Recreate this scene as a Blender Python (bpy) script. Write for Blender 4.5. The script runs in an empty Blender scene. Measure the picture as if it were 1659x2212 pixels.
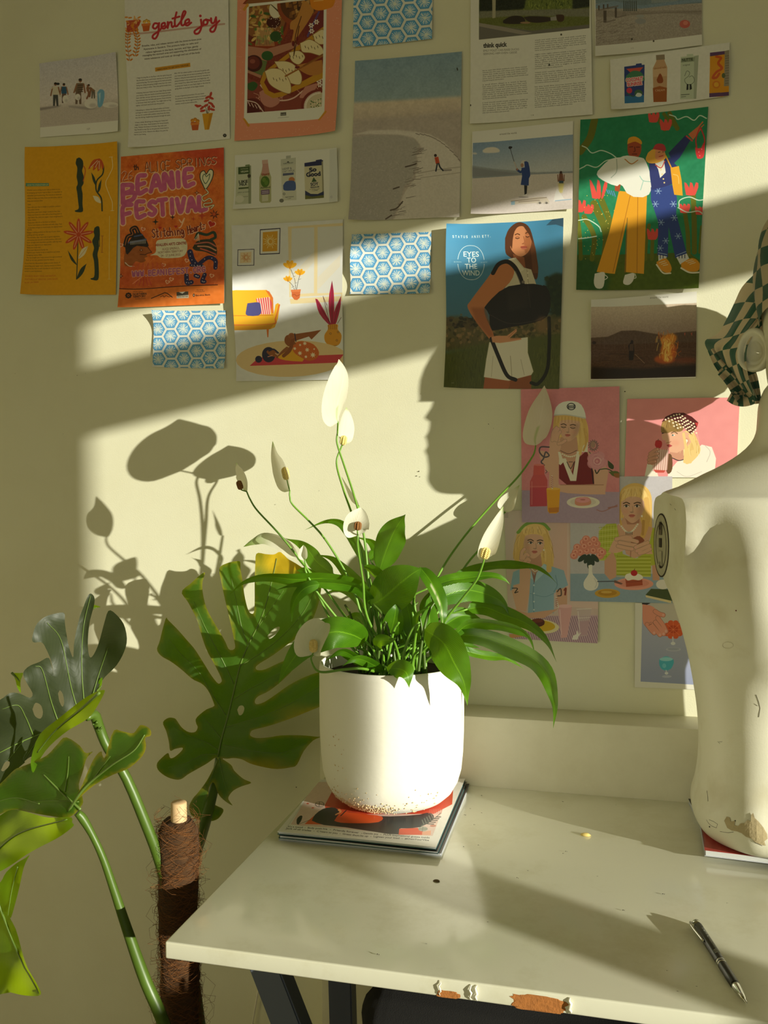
import bpy, bmesh, math, random
import numpy as np
from mathutils import Vector, Matrix
from mathutils.geometry import delaunay_2d_cdt

SC = bpy.context.scene
COL = SC.collection

# ------------------------------------------------------------------ camera
FPX, PCX, PCY = 1906.0, 829.5, 1106.0            # focal length and centre of the 1659 x 2212 frame
CAM = np.array([0.0, -1.62, 1.27])               # wall plane is Y = 0, X runs right along the wall
def _ray(px, py):
    return np.array([(px - PCX) / FPX, -(py - PCY) / FPX, -1.0])
_x = -_ray(-6669, 1100); _x /= np.linalg.norm(_x)
_y = _ray(1315, 1046.6); _y -= _x * _y.dot(_x); _y /= np.linalg.norm(_y)
RM = np.stack([_x, _y, np.cross(_x, _y)])
cam_data = bpy.data.cameras.new('camera')
cam = bpy.data.objects.new('camera', cam_data); COL.objects.link(cam)
cam_data.sensor_fit = 'VERTICAL'; cam_data.sensor_height = 24.0
cam_data.lens = FPX / 2212.0 * 24.0
cam_data.clip_start = 0.02
M = Matrix(RM.tolist()).to_4x4(); M.translation = Vector(CAM)
cam.matrix_world = M
SC.camera = cam

# ------------------------------------------------------------------ light
SUN_DIR = Vector((-0.886, 0.433, -0.171)).normalized()   # low evening sun through the window on the right
sl = bpy.data.lights.new('sun', 'SUN'); sl.energy = 6.6; sl.angle = math.radians(0.42)
sl.color = (1.0, 0.97, 0.80)
so = bpy.data.objects.new('sun', sl); COL.objects.link(so)
so.rotation_euler = SUN_DIR.to_track_quat('-Z', 'Y').to_euler()
so.location = (4, -4, 3)
W = bpy.data.worlds.new('evening_sky'); SC.world = W; W.use_nodes = True
bg = W.node_tree.nodes['Background']
bg.inputs[0].default_value = (0.96, 0.95, 0.72, 1); bg.inputs[1].default_value = 0.5
SC.view_settings.view_transform = 'Standard'; SC.view_settings.look = 'None'
SC.view_settings.gamma = 1.0; SC.view_settings.use_curve_mapping = False
SC.view_settings.exposure = 0.0

# ------------------------------------------------------------------ helpers
def PY(px, py, Y=0.0):
    """world point seen at photo pixel (px,py) on the plane Y"""
    d = RM @ _ray(px, py); t = (Y - CAM[1]) / d[1]
    return Vector(CAM + d * t)
def PZ(px, py, z):
    d = RM @ _ray(px, py); t = (z - CAM[2]) / d[2]
    return Vector(CAM + d * t)
def mpp(Y):                                       # metres per photo pixel near the plane Y
    return (Y - CAM[1]) / FPX * 1.03
def s2l(c):
    return tuple(((v / 255.0) / 12.92 if v / 255.0 <= 0.04045 else ((v / 255.0 + 0.055) / 1.055) ** 2.4) for v in c[:3]) + (1.0,)
def tag(o, label=None, cat=None, group=None, kind=None):
    if label: o['label'] = label
    if cat: o['category'] = cat
    if group: o['group'] = group
    if kind: o['kind'] = kind
    return o
def link(name, me, mat=None, parent=None, smooth=False):
    o = bpy.data.objects.new(name, me); COL.objects.link(o)
    if mat is not None:
        for m in (mat if isinstance(mat, (list, tuple)) else [mat]): me.materials.append(m)
    if smooth:
        for p in me.polygons: p.use_smooth = True
    if parent is not None: par(o, parent)
    return o
def par(o, parent):
    o.parent = parent
    o.matrix_parent_inverse = Matrix.Translation(-Vector(parent.location)) if parent.type == 'EMPTY' else Matrix.Identity(4)
def empty(name, loc):
    o = bpy.data.objects.new(name, None); COL.objects.link(o); o.location = loc
    o.empty_display_size = 0.02
    return o
def from_bm(name, bm, mat=None, parent=None, smooth=False, sharp=None):
    me = bpy.data.meshes.new(name); bm.normal_update(); bm.to_mesh(me); bm.free()
    o = link(name, me, mat, parent, smooth)
    if sharp is not None: me.set_sharp_from_angle(angle=math.radians(sharp))
    return o
def from_py(name, vs, fs, mat=None, parent=None, smooth=False, uv=None):
    me = bpy.data.meshes.new(name); me.from_pydata([tuple(v) for v in vs], [], fs); me.update()
    if uv is not None:
        l = me.uv_layers.new(name='UVMap')
        idx = np.zeros(len(me.loops), np.int32); me.loops.foreach_get('vertex_index', idx)
        l.data.foreach_set('uv', np.asarray(uv, np.float32)[idx].ravel())
    return link(name, me, mat, parent, smooth)
def bm_box(bm, lo, hi, bevel=0.0, seg=2):
    r = bmesh.ops.create_cube(bm, size=1.0)
    lo, hi = Vector(lo), Vector(hi); c = (lo + hi) / 2; s = hi - lo
    for v in r['verts']: v.co = Vector((v.co.x * s.x, v.co.y * s.y, v.co.z * s.z)) + c
    if bevel:
        es = list({e for v in r['verts'] for e in v.link_edges})
        bmesh.ops.bevel(bm, geom=es, offset=bevel, segments=seg, profile=0.5, affect='EDGES')
def box(name, lo, hi, mat, parent=None, bevel=0.0, seg=2):
    bm = bmesh.new(); bm_box(bm, lo, hi, bevel, seg)
    return from_bm(name, bm, mat, parent, smooth=bevel > 0, sharp=40 if bevel > 0 else None)
def catmull(pts, n):
    """smooth resample of a list of tuples (any dimension) to n samples"""
    P = np.array(pts, float)
    if len(P) == 2: 
        t = np.linspace(0, 1, n)[:, None]; return P[0] * (1 - t) + P[1] * t
    P = np.vstack([2 * P[0] - P[1], P, 2 * P[-1] - P[-2]])
    k = len(P) - 3
    out = []
    for s in np.linspace(0, k - 1e-9, n):
        i = int(s); t = s - i
        a, b, c, d = P[i], P[i + 1], P[i + 2], P[i + 3]
        out.append(0.5 * ((2 * b) + (-a + c) * t + (2 * a - 5 * b + 4 * c - d) * t * t + (-a + 3 * b - 3 * c + d) * t ** 3))
    return np.array(out)
def tube_data(pts, radii, seg=8, cap=True):
    P = np.array([tuple(p) for p in pts], float); n = len(P)
    R = np.full(n, radii, float) if np.isscalar(radii) else np.array(radii, float)
    T = np.gradient(P, axis=0); T /= np.linalg.norm(T, axis=1)[:, None] + 1e-12
    up = np.array([0.0, 0, 1]) if abs(T[0][2]) < 0.9 else np.array([1.0, 0, 0])
    u = np.cross(T[0], up); u /= np.linalg.norm(u)
    vs, fs = [], []
    for i in range(n):
        u = u - T[i] * u.dot(T[i]); u /= np.linalg.norm(u) + 1e-12
        w = np.cross(T[i], u)
        for k in range(seg):
            a = 2 * math.pi * k / seg
            vs.append(P[i] + R[i] * (math.cos(a) * u + math.sin(a) * w))
    for i in range(n - 1):
        for k in range(seg):
            a, b = i * seg + k, i * seg + (k + 1) % seg
            fs.append((a, b, b + seg, a + seg))
    if cap:
        fs.append(tuple(range(seg - 1, -1, -1))); fs.append(tuple((n - 1) * seg + k for k in range(seg)))
    return vs, fs
def tube(name, pts, radii, mat, parent=None, seg=8):
    vs, fs = tube_data(pts, radii, seg)
    return from_py(name, vs, fs, mat, parent, smooth=True)
def lathe(name, prof, mat, parent=None, centre=(0, 0, 0), seg=64, smooth=True, sharp=None):
    vs, fs = [], []
    for r, z in prof:
        for k in range(seg):
            a = 2 * math.pi * k / seg
            vs.append((centre[0] + r * math.cos(a), centre[1] + r * math.sin(a), centre[2] + z))
    for i in range(len(prof) - 1):
        for k in range(seg):
            a, b = i * seg + k, i * seg + (k + 1) % seg
            fs.append((a, b, b + seg, a + seg))
    o = from_py(name, vs, fs, mat, parent, smooth)
    if sharp: o.data.set_sharp_from_angle(angle=math.radians(sharp))
    return o

# ------------------------------------------------------------------ materials
def newmat(name):
    m = bpy.data.materials.new(name); m.use_nodes = True
    nt = m.node_tree; b = nt.nodes['Principled BSDF']
    return m, nt, b
def simple(name, rgb, rough=0.5, metal=0.0, spec=0.5, bump=0.0, bscale=200.0, var=0.0, vscale=20.0):
    m, nt, b = newmat(name)
    b.inputs['Base Color'].default_value = s2l(rgb); b.inputs['Roughness'].default_value = rough
    b.inputs['Metallic'].default_value = metal; b.inputs['Specular IOR Level'].default_value = spec
    tc = nt.nodes.new('ShaderNodeTexCoord')
    if var:
        n = nt.nodes.new('ShaderNodeTexNoise'); n.inputs['Scale'].default_value = vscale; n.inputs['Detail'].default_value = 4
        nt.links.new(tc.outputs['Object'], n.inputs['Vector'])
        mx = nt.nodes.new('ShaderNodeMix'); mx.data_type = 'RGBA'
        c = s2l(rgb); mx.inputs[6].default_value = tuple(v * (1 - var) for v in c[:3]) + (1,)
        mx.inputs[7].default_value = tuple(min(1, v * (1 + var)) for v in c[:3]) + (1,)
        nt.links.new(n.outputs['Fac'], mx.inputs[0]); nt.links.new(mx.outputs[2], b.inputs['Base Color'])
    if bump:
        n = nt.nodes.new('ShaderNodeTexNoise'); n.inputs['Scale'].default_value = bscale; n.inputs['Detail'].default_value = 3
        nt.links.new(tc.outputs['Object'], n.inputs['Vector'])
        bp = nt.nodes.new('ShaderNodeBump'); bp.inputs['Strength'].default_value = bump; bp.inputs['Distance'].default_value = 0.001
        nt.links.new(n.outputs['Fac'], bp.inputs['Height']); nt.links.new(bp.outputs['Normal'], b.inputs['Normal'])
    return m
# ================================================================== the setting
def worn_paint(name, rgb, dirt, rough, bump, bscale, amount=0.35, dscale=3.0):
    """paint with a fine roller texture and faint broad grime"""
    m, nt, b = newmat(name); L = nt.links.new
    tc = nt.nodes.new('ShaderNodeTexCoord')
    n1 = nt.nodes.new('ShaderNodeTexNoise'); n1.inputs['Scale'].default_value = dscale; n1.inputs['Detail'].default_value = 6
    n1.inputs['Roughness'].default_value = 0.65
    L(tc.outputs['Object'], n1.inputs['Vector'])
    r = nt.nodes.new('ShaderNodeValToRGB'); r.color_ramp.elements[0].position = 0.42; r.color_ramp.elements[1].position = 0.75
    r.color_ramp.elements[0].color = (0, 0, 0, 1); r.color_ramp.elements[1].color = (amount,) * 3 + (1,)
    L(n1.outputs['Fac'], r.inputs[0])
    mx = nt.nodes.new('ShaderNodeMix'); mx.data_type = 'RGBA'
    mx.inputs[6].default_value = s2l(rgb); mx.inputs[7].default_value = s2l(dirt)
    L(r.outputs[0], mx.inputs[0]); L(mx.outputs[2], b.inputs['Base Color'])
    b.inputs['Roughness'].default_value = rough
    n2 = nt.nodes.new('ShaderNodeTexNoise'); n2.inputs['Scale'].default_value = bscale; n2.inputs['Detail'].default_value = 2
    L(tc.outputs['Object'], n2.inputs['Vector'])
    bp = nt.nodes.new('ShaderNodeBump'); bp.inputs['Strength'].default_value = bump; bp.inputs['Distance'].default_value = 0.0012
    L(n2.outputs['Fac'], bp.inputs['Height']); L(bp.outputs['Normal'], b.inputs['Normal'])
    return m
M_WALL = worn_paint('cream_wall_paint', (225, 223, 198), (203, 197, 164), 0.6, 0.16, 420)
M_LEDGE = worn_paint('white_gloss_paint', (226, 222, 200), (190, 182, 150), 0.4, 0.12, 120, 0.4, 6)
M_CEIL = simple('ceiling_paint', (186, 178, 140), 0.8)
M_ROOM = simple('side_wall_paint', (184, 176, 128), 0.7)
M_FLOOR = simple('floor_boards', (112, 92, 62), 0.5, var=0.25, vscale=6)
M_FRAME = simple('window_frame_paint', (235, 230, 215), 0.4)
T = 0.12
XR, XL, YB, ZC = 3.0, -2.3, -4.6, 2.75
def struct(o): return tag(o, kind='structure')
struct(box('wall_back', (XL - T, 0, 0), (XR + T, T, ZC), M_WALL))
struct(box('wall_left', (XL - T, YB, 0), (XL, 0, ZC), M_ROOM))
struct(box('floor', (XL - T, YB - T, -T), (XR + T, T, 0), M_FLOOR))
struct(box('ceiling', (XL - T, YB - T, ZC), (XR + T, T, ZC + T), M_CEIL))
# right wall with the window opening the sun comes through
WY0, WY1, WZ0, WZ1 = -3.9, -0.75, 1.28, 2.41
def wall_with_hole(name, x0, x1, y0, y1, z0, z1, hy0, hy1, hz0, hz1, mat):
    bm = bmesh.new()
    for lo, hi in (((x0, y0, z0), (x1, hy0, z1)), ((x0, hy1, z0), (x1, y1, z1)), ((x0, hy0, z0), (x1, hy1, hz0)), ((x0, hy0, hz1), (x1, hy1, z1))):
        bm_box(bm, lo, hi)
    return struct(from_bm(name, bm, mat))
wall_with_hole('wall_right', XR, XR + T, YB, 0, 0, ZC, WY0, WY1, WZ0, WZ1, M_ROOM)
# its frame: one stout mullion, one transom under a row of fanlights
wf = struct(empty('window_1', (XR, WY0, WZ0)))
fx0, fx1 = XR + 0.0, XR + 0.05
for lo, hi in (((fx0, WY0, 2.165), (fx1, WY1, 2.30)),):
    box('transom', lo, hi, M_FRAME, wf, 0.004)
for y in (-2.050, -2.95):
    box('mullion', (fx0, y - 0.055, WZ0), (fx1, y + 0.055, WZ1), M_FRAME, wf, 0.004)
struct(wf)
# boxed ledge along the wall behind the desk
lz = CAM[2] - 0.4066
bm = bmesh.new(); bm_box(bm, (-0.516, -0.0864, 0.0), (XR, 0.0, lz), 0.003)
struct(from_bm('trim_1', bm, M_LEDGE, smooth=True, sharp=40))
# ================================================================== flat print: a small painter that draws artwork into an image
FR = {'A': (40, 0, 480 / 1659), 'B': (480, 0, 500 / 1659), 'C': (980, 0, 620 / 1659), 'D': (940, 440, 620 / 1659),
      'E': (320, 460, 460 / 1659), 'F': (1070, 820, 589 / 1659), 'G': (1390, 560, 269 / 1102), 'N': (580, 1420, 460 / 1659),
      'R': (0, 600, 700 / 1659), '0': (0, 0, 1.0)}
_glyphs = {}
def glyph_edges(text, bold, shear, track):
    key = (text, bold, shear, track)
    if key in _glyphs: return _glyphs[key]
    cu = bpy.data.curves.new('glyphs', 'FONT'); cu.body = text; cu.resolution_u = 3
    cu.offset = bold; cu.shear = shear; cu.space_character = track; cu.fill_mode = 'FRONT'
    ob = bpy.data.objects.new('glyphs', cu)
    me = bpy.data.meshes.new_from_object(ob)
    n = len(me.vertices); co = np.zeros(n * 3, np.float32); me.vertices.foreach_get('co', co); co = co.reshape(-1, 3)[:, :2]
    cnt = {}
    for p in me.polygons:
        for e in p.edge_keys: cnt[e] = cnt.get(e, 0) + 1
    ed = np.array([e for e, k in cnt.items() if k == 1], int)
    segs = co[ed] if len(ed) else np.zeros((0, 2, 2))
    bpy.data.objects.remove(ob); bpy.data.curves.remove(cu); bpy.data.meshes.remove(me)
    _glyphs[key] = segs
    return segs
def boxblur(m, r):
    r = int(round(r))
    if r < 1: return m
    for ax in (0, 1):
        for _ in range(2):
            p = np.pad(m, [(r + 1, r) if a == ax else (0, 0) for a in (0, 1)], mode='edge')
            cs = np.cumsum(p, axis=ax)
            k = 2 * r + 1
            m = (np.take(cs, range(k, cs.shape[ax]), ax) - np.take(cs, range(0, cs.shape[ax] - k), ax)) / k
    return m
class Canvas:
    def __init__(s, quad, bg, S=2.4, fr='0'):
        s.q = np.array(quad, float); tl, tr, br, bl = s.q
        w = (np.linalg.norm(tr - tl) + np.linalg.norm(br - bl)) / 2; h = (np.linalg.norm(bl - tl) + np.linalg.norm(br - tr)) / 2
        s.w, s.h, s.S = int(w * S), int(h * S), S
        s.a = np.empty((s.h, s.w, 3), np.float32); s.a[:] = np.array(bg, np.float32) / 255
        s.rng = np.random.default_rng(int(abs(s.q.sum())) % 9973)
        s.fr(fr)
    def fr(s, k):
        s.ox, s.oy, s.k = FR[k]; return s
    def uv(s, pts):
        p = np.asarray(pts, float).reshape(-1, 2) * s.k + (s.ox, s.oy)
        tl, tr, br, bl = s.q
        u = np.full(len(p), 0.5); v = np.full(len(p), 0.5)
        for _ in range(6):                        # Newton on the bilinear map
            e = tl * ((1 - u) * (1 - v))[:, None] + tr * (u * (1 - v))[:, None] + br * (u * v)[:, None] + bl * ((1 - u) * v)[:, None] - p
            du = (tr - tl) * (1 - v)[:, None] + (br - bl) * v[:, None]; dv = (bl - tl) * (1 - u)[:, None] + (br - tr) * u[:, None]
            det = du[:, 0] * dv[:, 1] - du[:, 1] * dv[:, 0]
            u -= (e[:, 0] * dv[:, 1] - e[:, 1] * dv[:, 0]) / det; v -= (du[:, 0] * e[:, 1] - du[:, 1] * e[:, 0]) / det
        return np.stack([u, v], 1)
    def px(s, pts): return s.uv(pts) * (s.w, s.h)
    def sc(s): return s.k * s.S
    def _mask_segs(s, segs):                      # even-odd fill of loose edges, 3 x 3 supersampled
        x0 = max(0, int(segs[..., 0].min()) - 1); x1 = min(s.w, int(segs[..., 0].max()) + 2)
        y0 = max(0, int(segs[..., 1].min()) - 1); y1 = min(s.h, int(segs[..., 1].max()) + 2)
        if x1 <= x0 or y1 <= y0: return None
        H, Wd = (y1 - y0) * 3, (x1 - x0) * 3
        D = np.zeros((H, Wd + 1), np.int16)
        q = (segs - (x0, y0)) * 3
        for (ax, ay), (bx, by) in q:
            if ay == by: continue
            if ay > by: ax, ay, bx, by = bx, by, ax, ay
            r0 = max(0, math.ceil(ay - 0.5)); r1 = min(H - 1, math.ceil(by - 0.5) - 1)
            if r1 < r0: continue
            r = np.arange(r0, r1 + 1)
            xs = ax + (r + 0.5 - ay) * (bx - ax) / (by - ay)
            D[r, np.clip(np.ceil(xs - 0.5), 0, Wd).astype(int)] += 1
        m = (np.cumsum(D[:, :-1], axis=1) & 1).astype(np.float32)
        return x0, y0, m.reshape(y1 - y0, 3, x1 - x0, 3).mean((1, 3))
    def _put(s, x0, y0, m, col, alpha=1.0, soft=0.0):
        if soft:
            r = soft * s.sc() / 2; pad = int(3 * r) + 2
            X0, Y0 = max(0, x0 - pad), max(0, y0 - pad); X1, Y1 = min(s.w, x0 + m.shape[1] + pad), min(s.h, y0 + m.shape[0] + pad)
            big = np.zeros((Y1 - Y0, X1 - X0), np.float32); big[y0 - Y0:y0 - Y0 + m.shape[0], x0 - X0:x0 - X0 + m.shape[1]] = m
            m, x0, y0 = boxblur(big, r), X0, Y0
        t = s.a[y0:y0 + m.shape[0], x0:x0 + m.shape[1]]
        mm = (m * alpha)[..., None]
        c = col if isinstance(col, np.ndarray) else np.array(col, np.float32) / 255
        t[:] = t * (1 - mm) + c * mm
    def P(s, pts, col, alpha=1.0, soft=0.0, smooth=0):
        if smooth: pts = catmull(list(pts) + [pts[0]], smooth * len(pts))
        p = s.px(pts); segs = np.stack([p, np.roll(p, -1, 0)], 1)
        r = s._mask_segs(segs)
        if r: s._put(*r, col, alpha, soft)
    def G(s, pts, c0, c1, p0, p1, soft=0.0, alpha=1.0):      # polygon with a linear gradient between two points
        p = s.px(pts); r = s._mask_segs(np.stack([p, np.roll(p, -1, 0)], 1))
        if not r: return
        x0, y0, m = r; a, b = s.px([p0, p1]); d = b - a
        if soft:
            pad = int(3 * soft * s.sc() / 2) + 2
            X0, Y0 = max(0, x0 - pad), max(0, y0 - pad); X1, Y1 = min(s.w, x0 + m.shape[1] + pad), min(s.h, y0 + m.shape[0] + pad)
            big = np.zeros((Y1 - Y0, X1 - X0), np.float32); big[y0 - Y0:y0 - Y0 + m.shape[0], x0 - X0:x0 - X0 + m.shape[1]] = m
            m, x0, y0 = boxblur(big, soft * s.sc() / 2), X0, Y0
        yy, xx = np.mgrid[y0:y0 + m.shape[0], x0:x0 + m.shape[1]]
        t = np.clip(((xx - a[0]) * d[0] + (yy - a[1]) * d[1]) / d.dot(d), 0, 1)[..., None]
        c = ((1 - t) * np.array(c0) + t * np.array(c1)) / 255
        s._put(x0, y0, m, c.astype(np.float32), alpha)
    def E(s, cx, cy, rx, ry, col, rot=0.0, alpha=1.0, soft=0.0, n=28):
        a = np.linspace(0, 2 * math.pi, n, endpoint=False); c, q = math.cos(math.radians(rot)), math.sin(math.radians(rot))
        x, y = rx * np.cos(a), ry * np.sin(a)
        s.P(np.stack([cx + x * c - y * q, cy + x * q + y * c], 1), col, alpha, soft)
    def L(s, pts, w, col, alpha=1.0, smooth=True, soft=0.0, taper=False):
        pts = np.asarray(pts, float)
        if smooth and len(pts) > 2: pts = catmull(pts, 6 * len(pts))
        p = s.px(pts); W0 = max(0.6, w * s.sc() / 2)
        x0 = max(0, int(p[:, 0].min() - W0 - 2)); x1 = min(s.w, int(p[:, 0].max() + W0 + 3))
        y0 = max(0, int(p[:, 1].min() - W0 - 2)); y1 = min(s.h, int(p[:, 1].max() + W0 + 3))
        if x1 <= x0 or y1 <= y0: return
        m = np.zeros((y1 - y0, x1 - x0), np.float32); n = len(p) - 1
        for i in range(n):
            a, b = p[i], p[i + 1]
            wi = W0 * ((1 - (i + 0.5) / n) if taper else 1.0)
            X0 = max(x0, int(min(a[0], b[0]) - wi - 2)); X1 = min(x1, int(max(a[0], b[0]) + wi + 3))
            Y0 = max(y0, int(min(a[1], b[1]) - wi - 2)); Y1 = min(y1, int(max(a[1], b[1]) + wi + 3))
            if X1 <= X0 or Y1 <= Y0: continue
            yy, xx = np.mgrid[Y0:Y1, X0:X1] + 0.5
            d = b - a; q = d.dot(d) + 1e-9
            t = np.clip(((xx - a[0]) * d[0] + (yy - a[1]) * d[1]) / q, 0, 1)
            dist = np.hypot(xx - a[0] - t * d[0], yy - a[1] - t * d[1])
            sub = m[Y0 - y0:Y1 - y0, X0 - x0:X1 - x0]
            np.maximum(sub, np.clip(wi - dist + 0.5, 0, 1), out=sub)
        s._put(x0, y0, m, col, alpha, soft)
    def T(s, text, p0, p1, col, bold=0.0, shear=0.0, track=1.0, h=None, alpha=1.0, outline=None):
        """one line of type whose first and last glyph edges sit at p0 and p1 (baseline)"""
        g = glyph_edges(text, bold, shear, track)
        if not len(g): return
        p0, p1 = np.array(p0, float), np.array(p1, float)
        x0, x1 = g[..., 0].min(), g[..., 0].max(); d = p1 - p0; ln = np.linalg.norm(d); d /= ln
        k = ln / (x1 - x0); kh = k if h is None else h / 0.72; up = np.array([d[1], -d[0]])
        q = p0 + ((g[..., 0] - x0) * k)[..., None] * d + (g[..., 1] * kh)[..., None] * up
        segs = s.px(q.reshape(-1, 2)).reshape(-1, 2, 2)
        if outline:
            for a in range(8):
                o = np.array([math.cos(a * math.pi / 4), math.sin(a * math.pi / 4)]) * outline[1] * s.sc()
                r = s._mask_segs(segs + o)
                if r: s._put(*r, outline[0], 1.0)
        r = s._mask_segs(segs)
        if r: s._put(*r, col, alpha)
    def body(s, lines, p, d, lead, size, col, alpha=0.85, bold=0.0):
        """ragged small type: lines of words; p first baseline start, d unit advance, lead line pitch"""
        p = np.array(p, float); d = np.array(d, float); d /= np.linalg.norm(d); dn = np.array([-d[1], d[0]])
        for i, t in enumerate(lines):
            if not t: continue
            g = glyph_edges(t, bold, 0.0, 1.0); ln = (g[..., 0].max() - g[..., 0].min()) * size
            a = p + dn * lead * i
            s.T(t, a, a + d * ln, col, bold=bold, alpha=alpha)
    def noise(s, amp, cell=3.0, pts=None, tint=(1, 1, 1)):
        g = int(max(1, cell * s.sc())); hh, ww = s.h // g + 3, s.w // g + 3
        n = s.rng.random((hh, ww)).astype(np.float32)
        yy, xx = np.mgrid[0:s.h, 0:s.w] / g; iy, ix = yy.astype(int), xx.astype(int); fy, fx = yy - iy, xx - ix
        v = (n[iy, ix] * (1 - fx) + n[iy, ix + 1] * fx) * (1 - fy) + (n[iy + 1, ix] * (1 - fx) + n[iy + 1, ix + 1] * fx) * fy
        d = ((v - 0.5) * 2 * amp / 255)[..., None] * np.array(tint)
        if pts is not None:
            p = s.px(pts); r = s._mask_segs(np.stack([p, np.roll(p, -1, 0)], 1))
            if not r: return
            x0, y0, m = r; t = s.a[y0:y0 + m.shape[0], x0:x0 + m.shape[1]]
            t += d[y0:y0 + m.shape[0], x0:x0 + m.shape[1]] * m[..., None]
        else: s.a += d
    def image(s, name):
        im = bpy.data.images.new(name, s.w, s.h, alpha=False)
        px = np.ones((s.h, s.w, 4), np.float32); px[..., :3] = np.clip(s.a[::-1], 0, 1)
        im.pixels.foreach_set(px.ravel()); im.update(); im.pack()
        return im
def print_material(name, im, rough=0.5, spec=0.35):
    m, nt, b = newmat(name); t = nt.nodes.new('ShaderNodeTexImage'); t.image = im; t.extension = 'EXTEND'
    nt.links.new(t.outputs['Color'], b.inputs['Base Color'])
    b.inputs['Roughness'].default_value = rough; b.inputs['Specular IOR Level'].default_value = spec
    return m
_poster_n = [0]
def poster(name, cv, label, cat='poster', curl=None, Y=None, rough=0.5, back=(215, 210, 195), group=None):
    """a sheet of paper on the wall: its corners where the photo has them, lifted and waved a little; printed on its face"""
    _poster_n[0] += 1
    y0 = -0.0018 if Y is None else Y
    tl, tr, br, bl = [PY(x, y, y0) for x, y in cv.q]
    nu, nv = 18, 22; vs, uv = [], []
    rg = random.Random(_poster_n[0] * 7)
    ph = [rg.uniform(0, 6.28) for _ in range(4)]
    curl = curl or {}
    for j in range(nv + 1):
        v = j / nv
        for i in range(nu + 1):
            u = i / nu
            p = (tl * (1 - u) + tr * u) * (1 - v) + (bl * (1 - u) + br * u) * v
            lift = 0.0006 * (1 + math.sin(5 * u + ph[0]) * math.sin(4 * v + ph[1])) + 0.0005 * (1 + math.sin(9 * v + 3 * u + ph[2]))
            for k, amt in curl.items():           # l r t b edges; lt lb rt rb corners
                du = u if 'l' in k else (1 - u) if 'r' in k else 0; dv = v if 't' in k else (1 - v) if 'b' in k else 0
                if k in ('l', 'r'): e = max(0, 1 - du / 0.35) ** 2 * (0.55 + 0.45 * math.sin(7 * v + ph[3]))
                elif k in ('t', 'b'): e = max(0, 1 - dv / 0.3) ** 2 * (0.6 + 0.4 * math.sin(6 * u + ph[3]))
                else: e = max(0, 1 - math.hypot(du, dv) / 0.4) ** 2
                lift += amt * max(0, e)
            vs.append(p + Vector((0, -lift, 0))); uv.append((u, 1 - v))
    fs = [(j * (nu + 1) + i, (j + 1) * (nu + 1) + i, (j + 1) * (nu + 1) + i + 1, j * (nu + 1) + i + 1) for j in range(nv) for i in range(nu)]
    m = print_material(name + '_print', cv.image(name), rough)
    c = sum(vs, Vector()) / len(vs)
    N = len(vs); back_vs = [v - c + Vector((0, 0.0003, 0)) for v in vs]
    rim = [j * (nu + 1) for j in range(nv + 1)] + [nv * (nu + 1) + i for i in range(1, nu + 1)] + [j * (nu + 1) + nu for j in range(nv - 1, -1, -1)] + [i for i in range(nu - 1, 0, -1)]
    nr = len(rim)
    av = [v - c for v in vs] + back_vs + [vs[i] - c for i in rim] + [back_vs[i] for i in rim]
    af = fs + [(N + f[0], N + f[3], N + f[2], N + f[1]) for f in fs] + [(2 * N + k, 2 * N + nr + k, 2 * N + nr + (k + 1) % nr, 2 * N + (k + 1) % nr) for k in range(nr)]
    o = from_py(name, av, af, m, None, True, uv + uv + [(0, 0)] * (2 * nr)); o.location = c
    if not M_PAPER: M_PAPER.append(simple('paper_back', back, 0.7))
    o.data.materials.append(M_PAPER[0])
    o.data.polygons.foreach_set('material_index', np.array([0] * len(fs) + [1] * (len(fs) + nr), np.int32))
    tag(o, label, cat, group)
    return o
M_PAPER = []
PAPER = (232, 230, 224)
INK = (48, 44, 42)
# ------------------------------------------------------------------ prints, left half of the wall
def person(c, x, y, h, top, legs, skin=(150, 105, 80), bend=0.0, hair=(45, 35, 30)):
    """tiny standing figure for the beach photographs; x,y = feet, h = height"""
    w = h * 0.13; hx = x + bend * h * 0.5; hy = y - h * (0.94 - abs(bend) * 0.25)
    c.P([(x - w * .9, y), (x - w * .8, y - h * .5), (x + w * .8, y - h * .5), (x + w * .9, y), (x + w * .3, y), (x, y - h * .35), (x - w * .3, y)], legs)
    c.P([(x - w, y - h * .48), (hx - w * 1.1, hy + h * .1), (hx + w * 1.0, hy + h * .1), (x + w * 1.1, y - h * .48)], top)
    c.E(hx, hy, h * .065, h * .075, skin); c.E(hx, hy - h * .03, h * .066, h * .05, hair)
    c.L([(hx - w, hy + h * .14), (x - w * 1.6 + bend * h * .3, y - h * .45)], h * .06, skin); c.L([(hx + w, hy + h * .14), (x + w * 1.6 + bend * h * .3, y - h * .45)], h * .06, skin)

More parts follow.
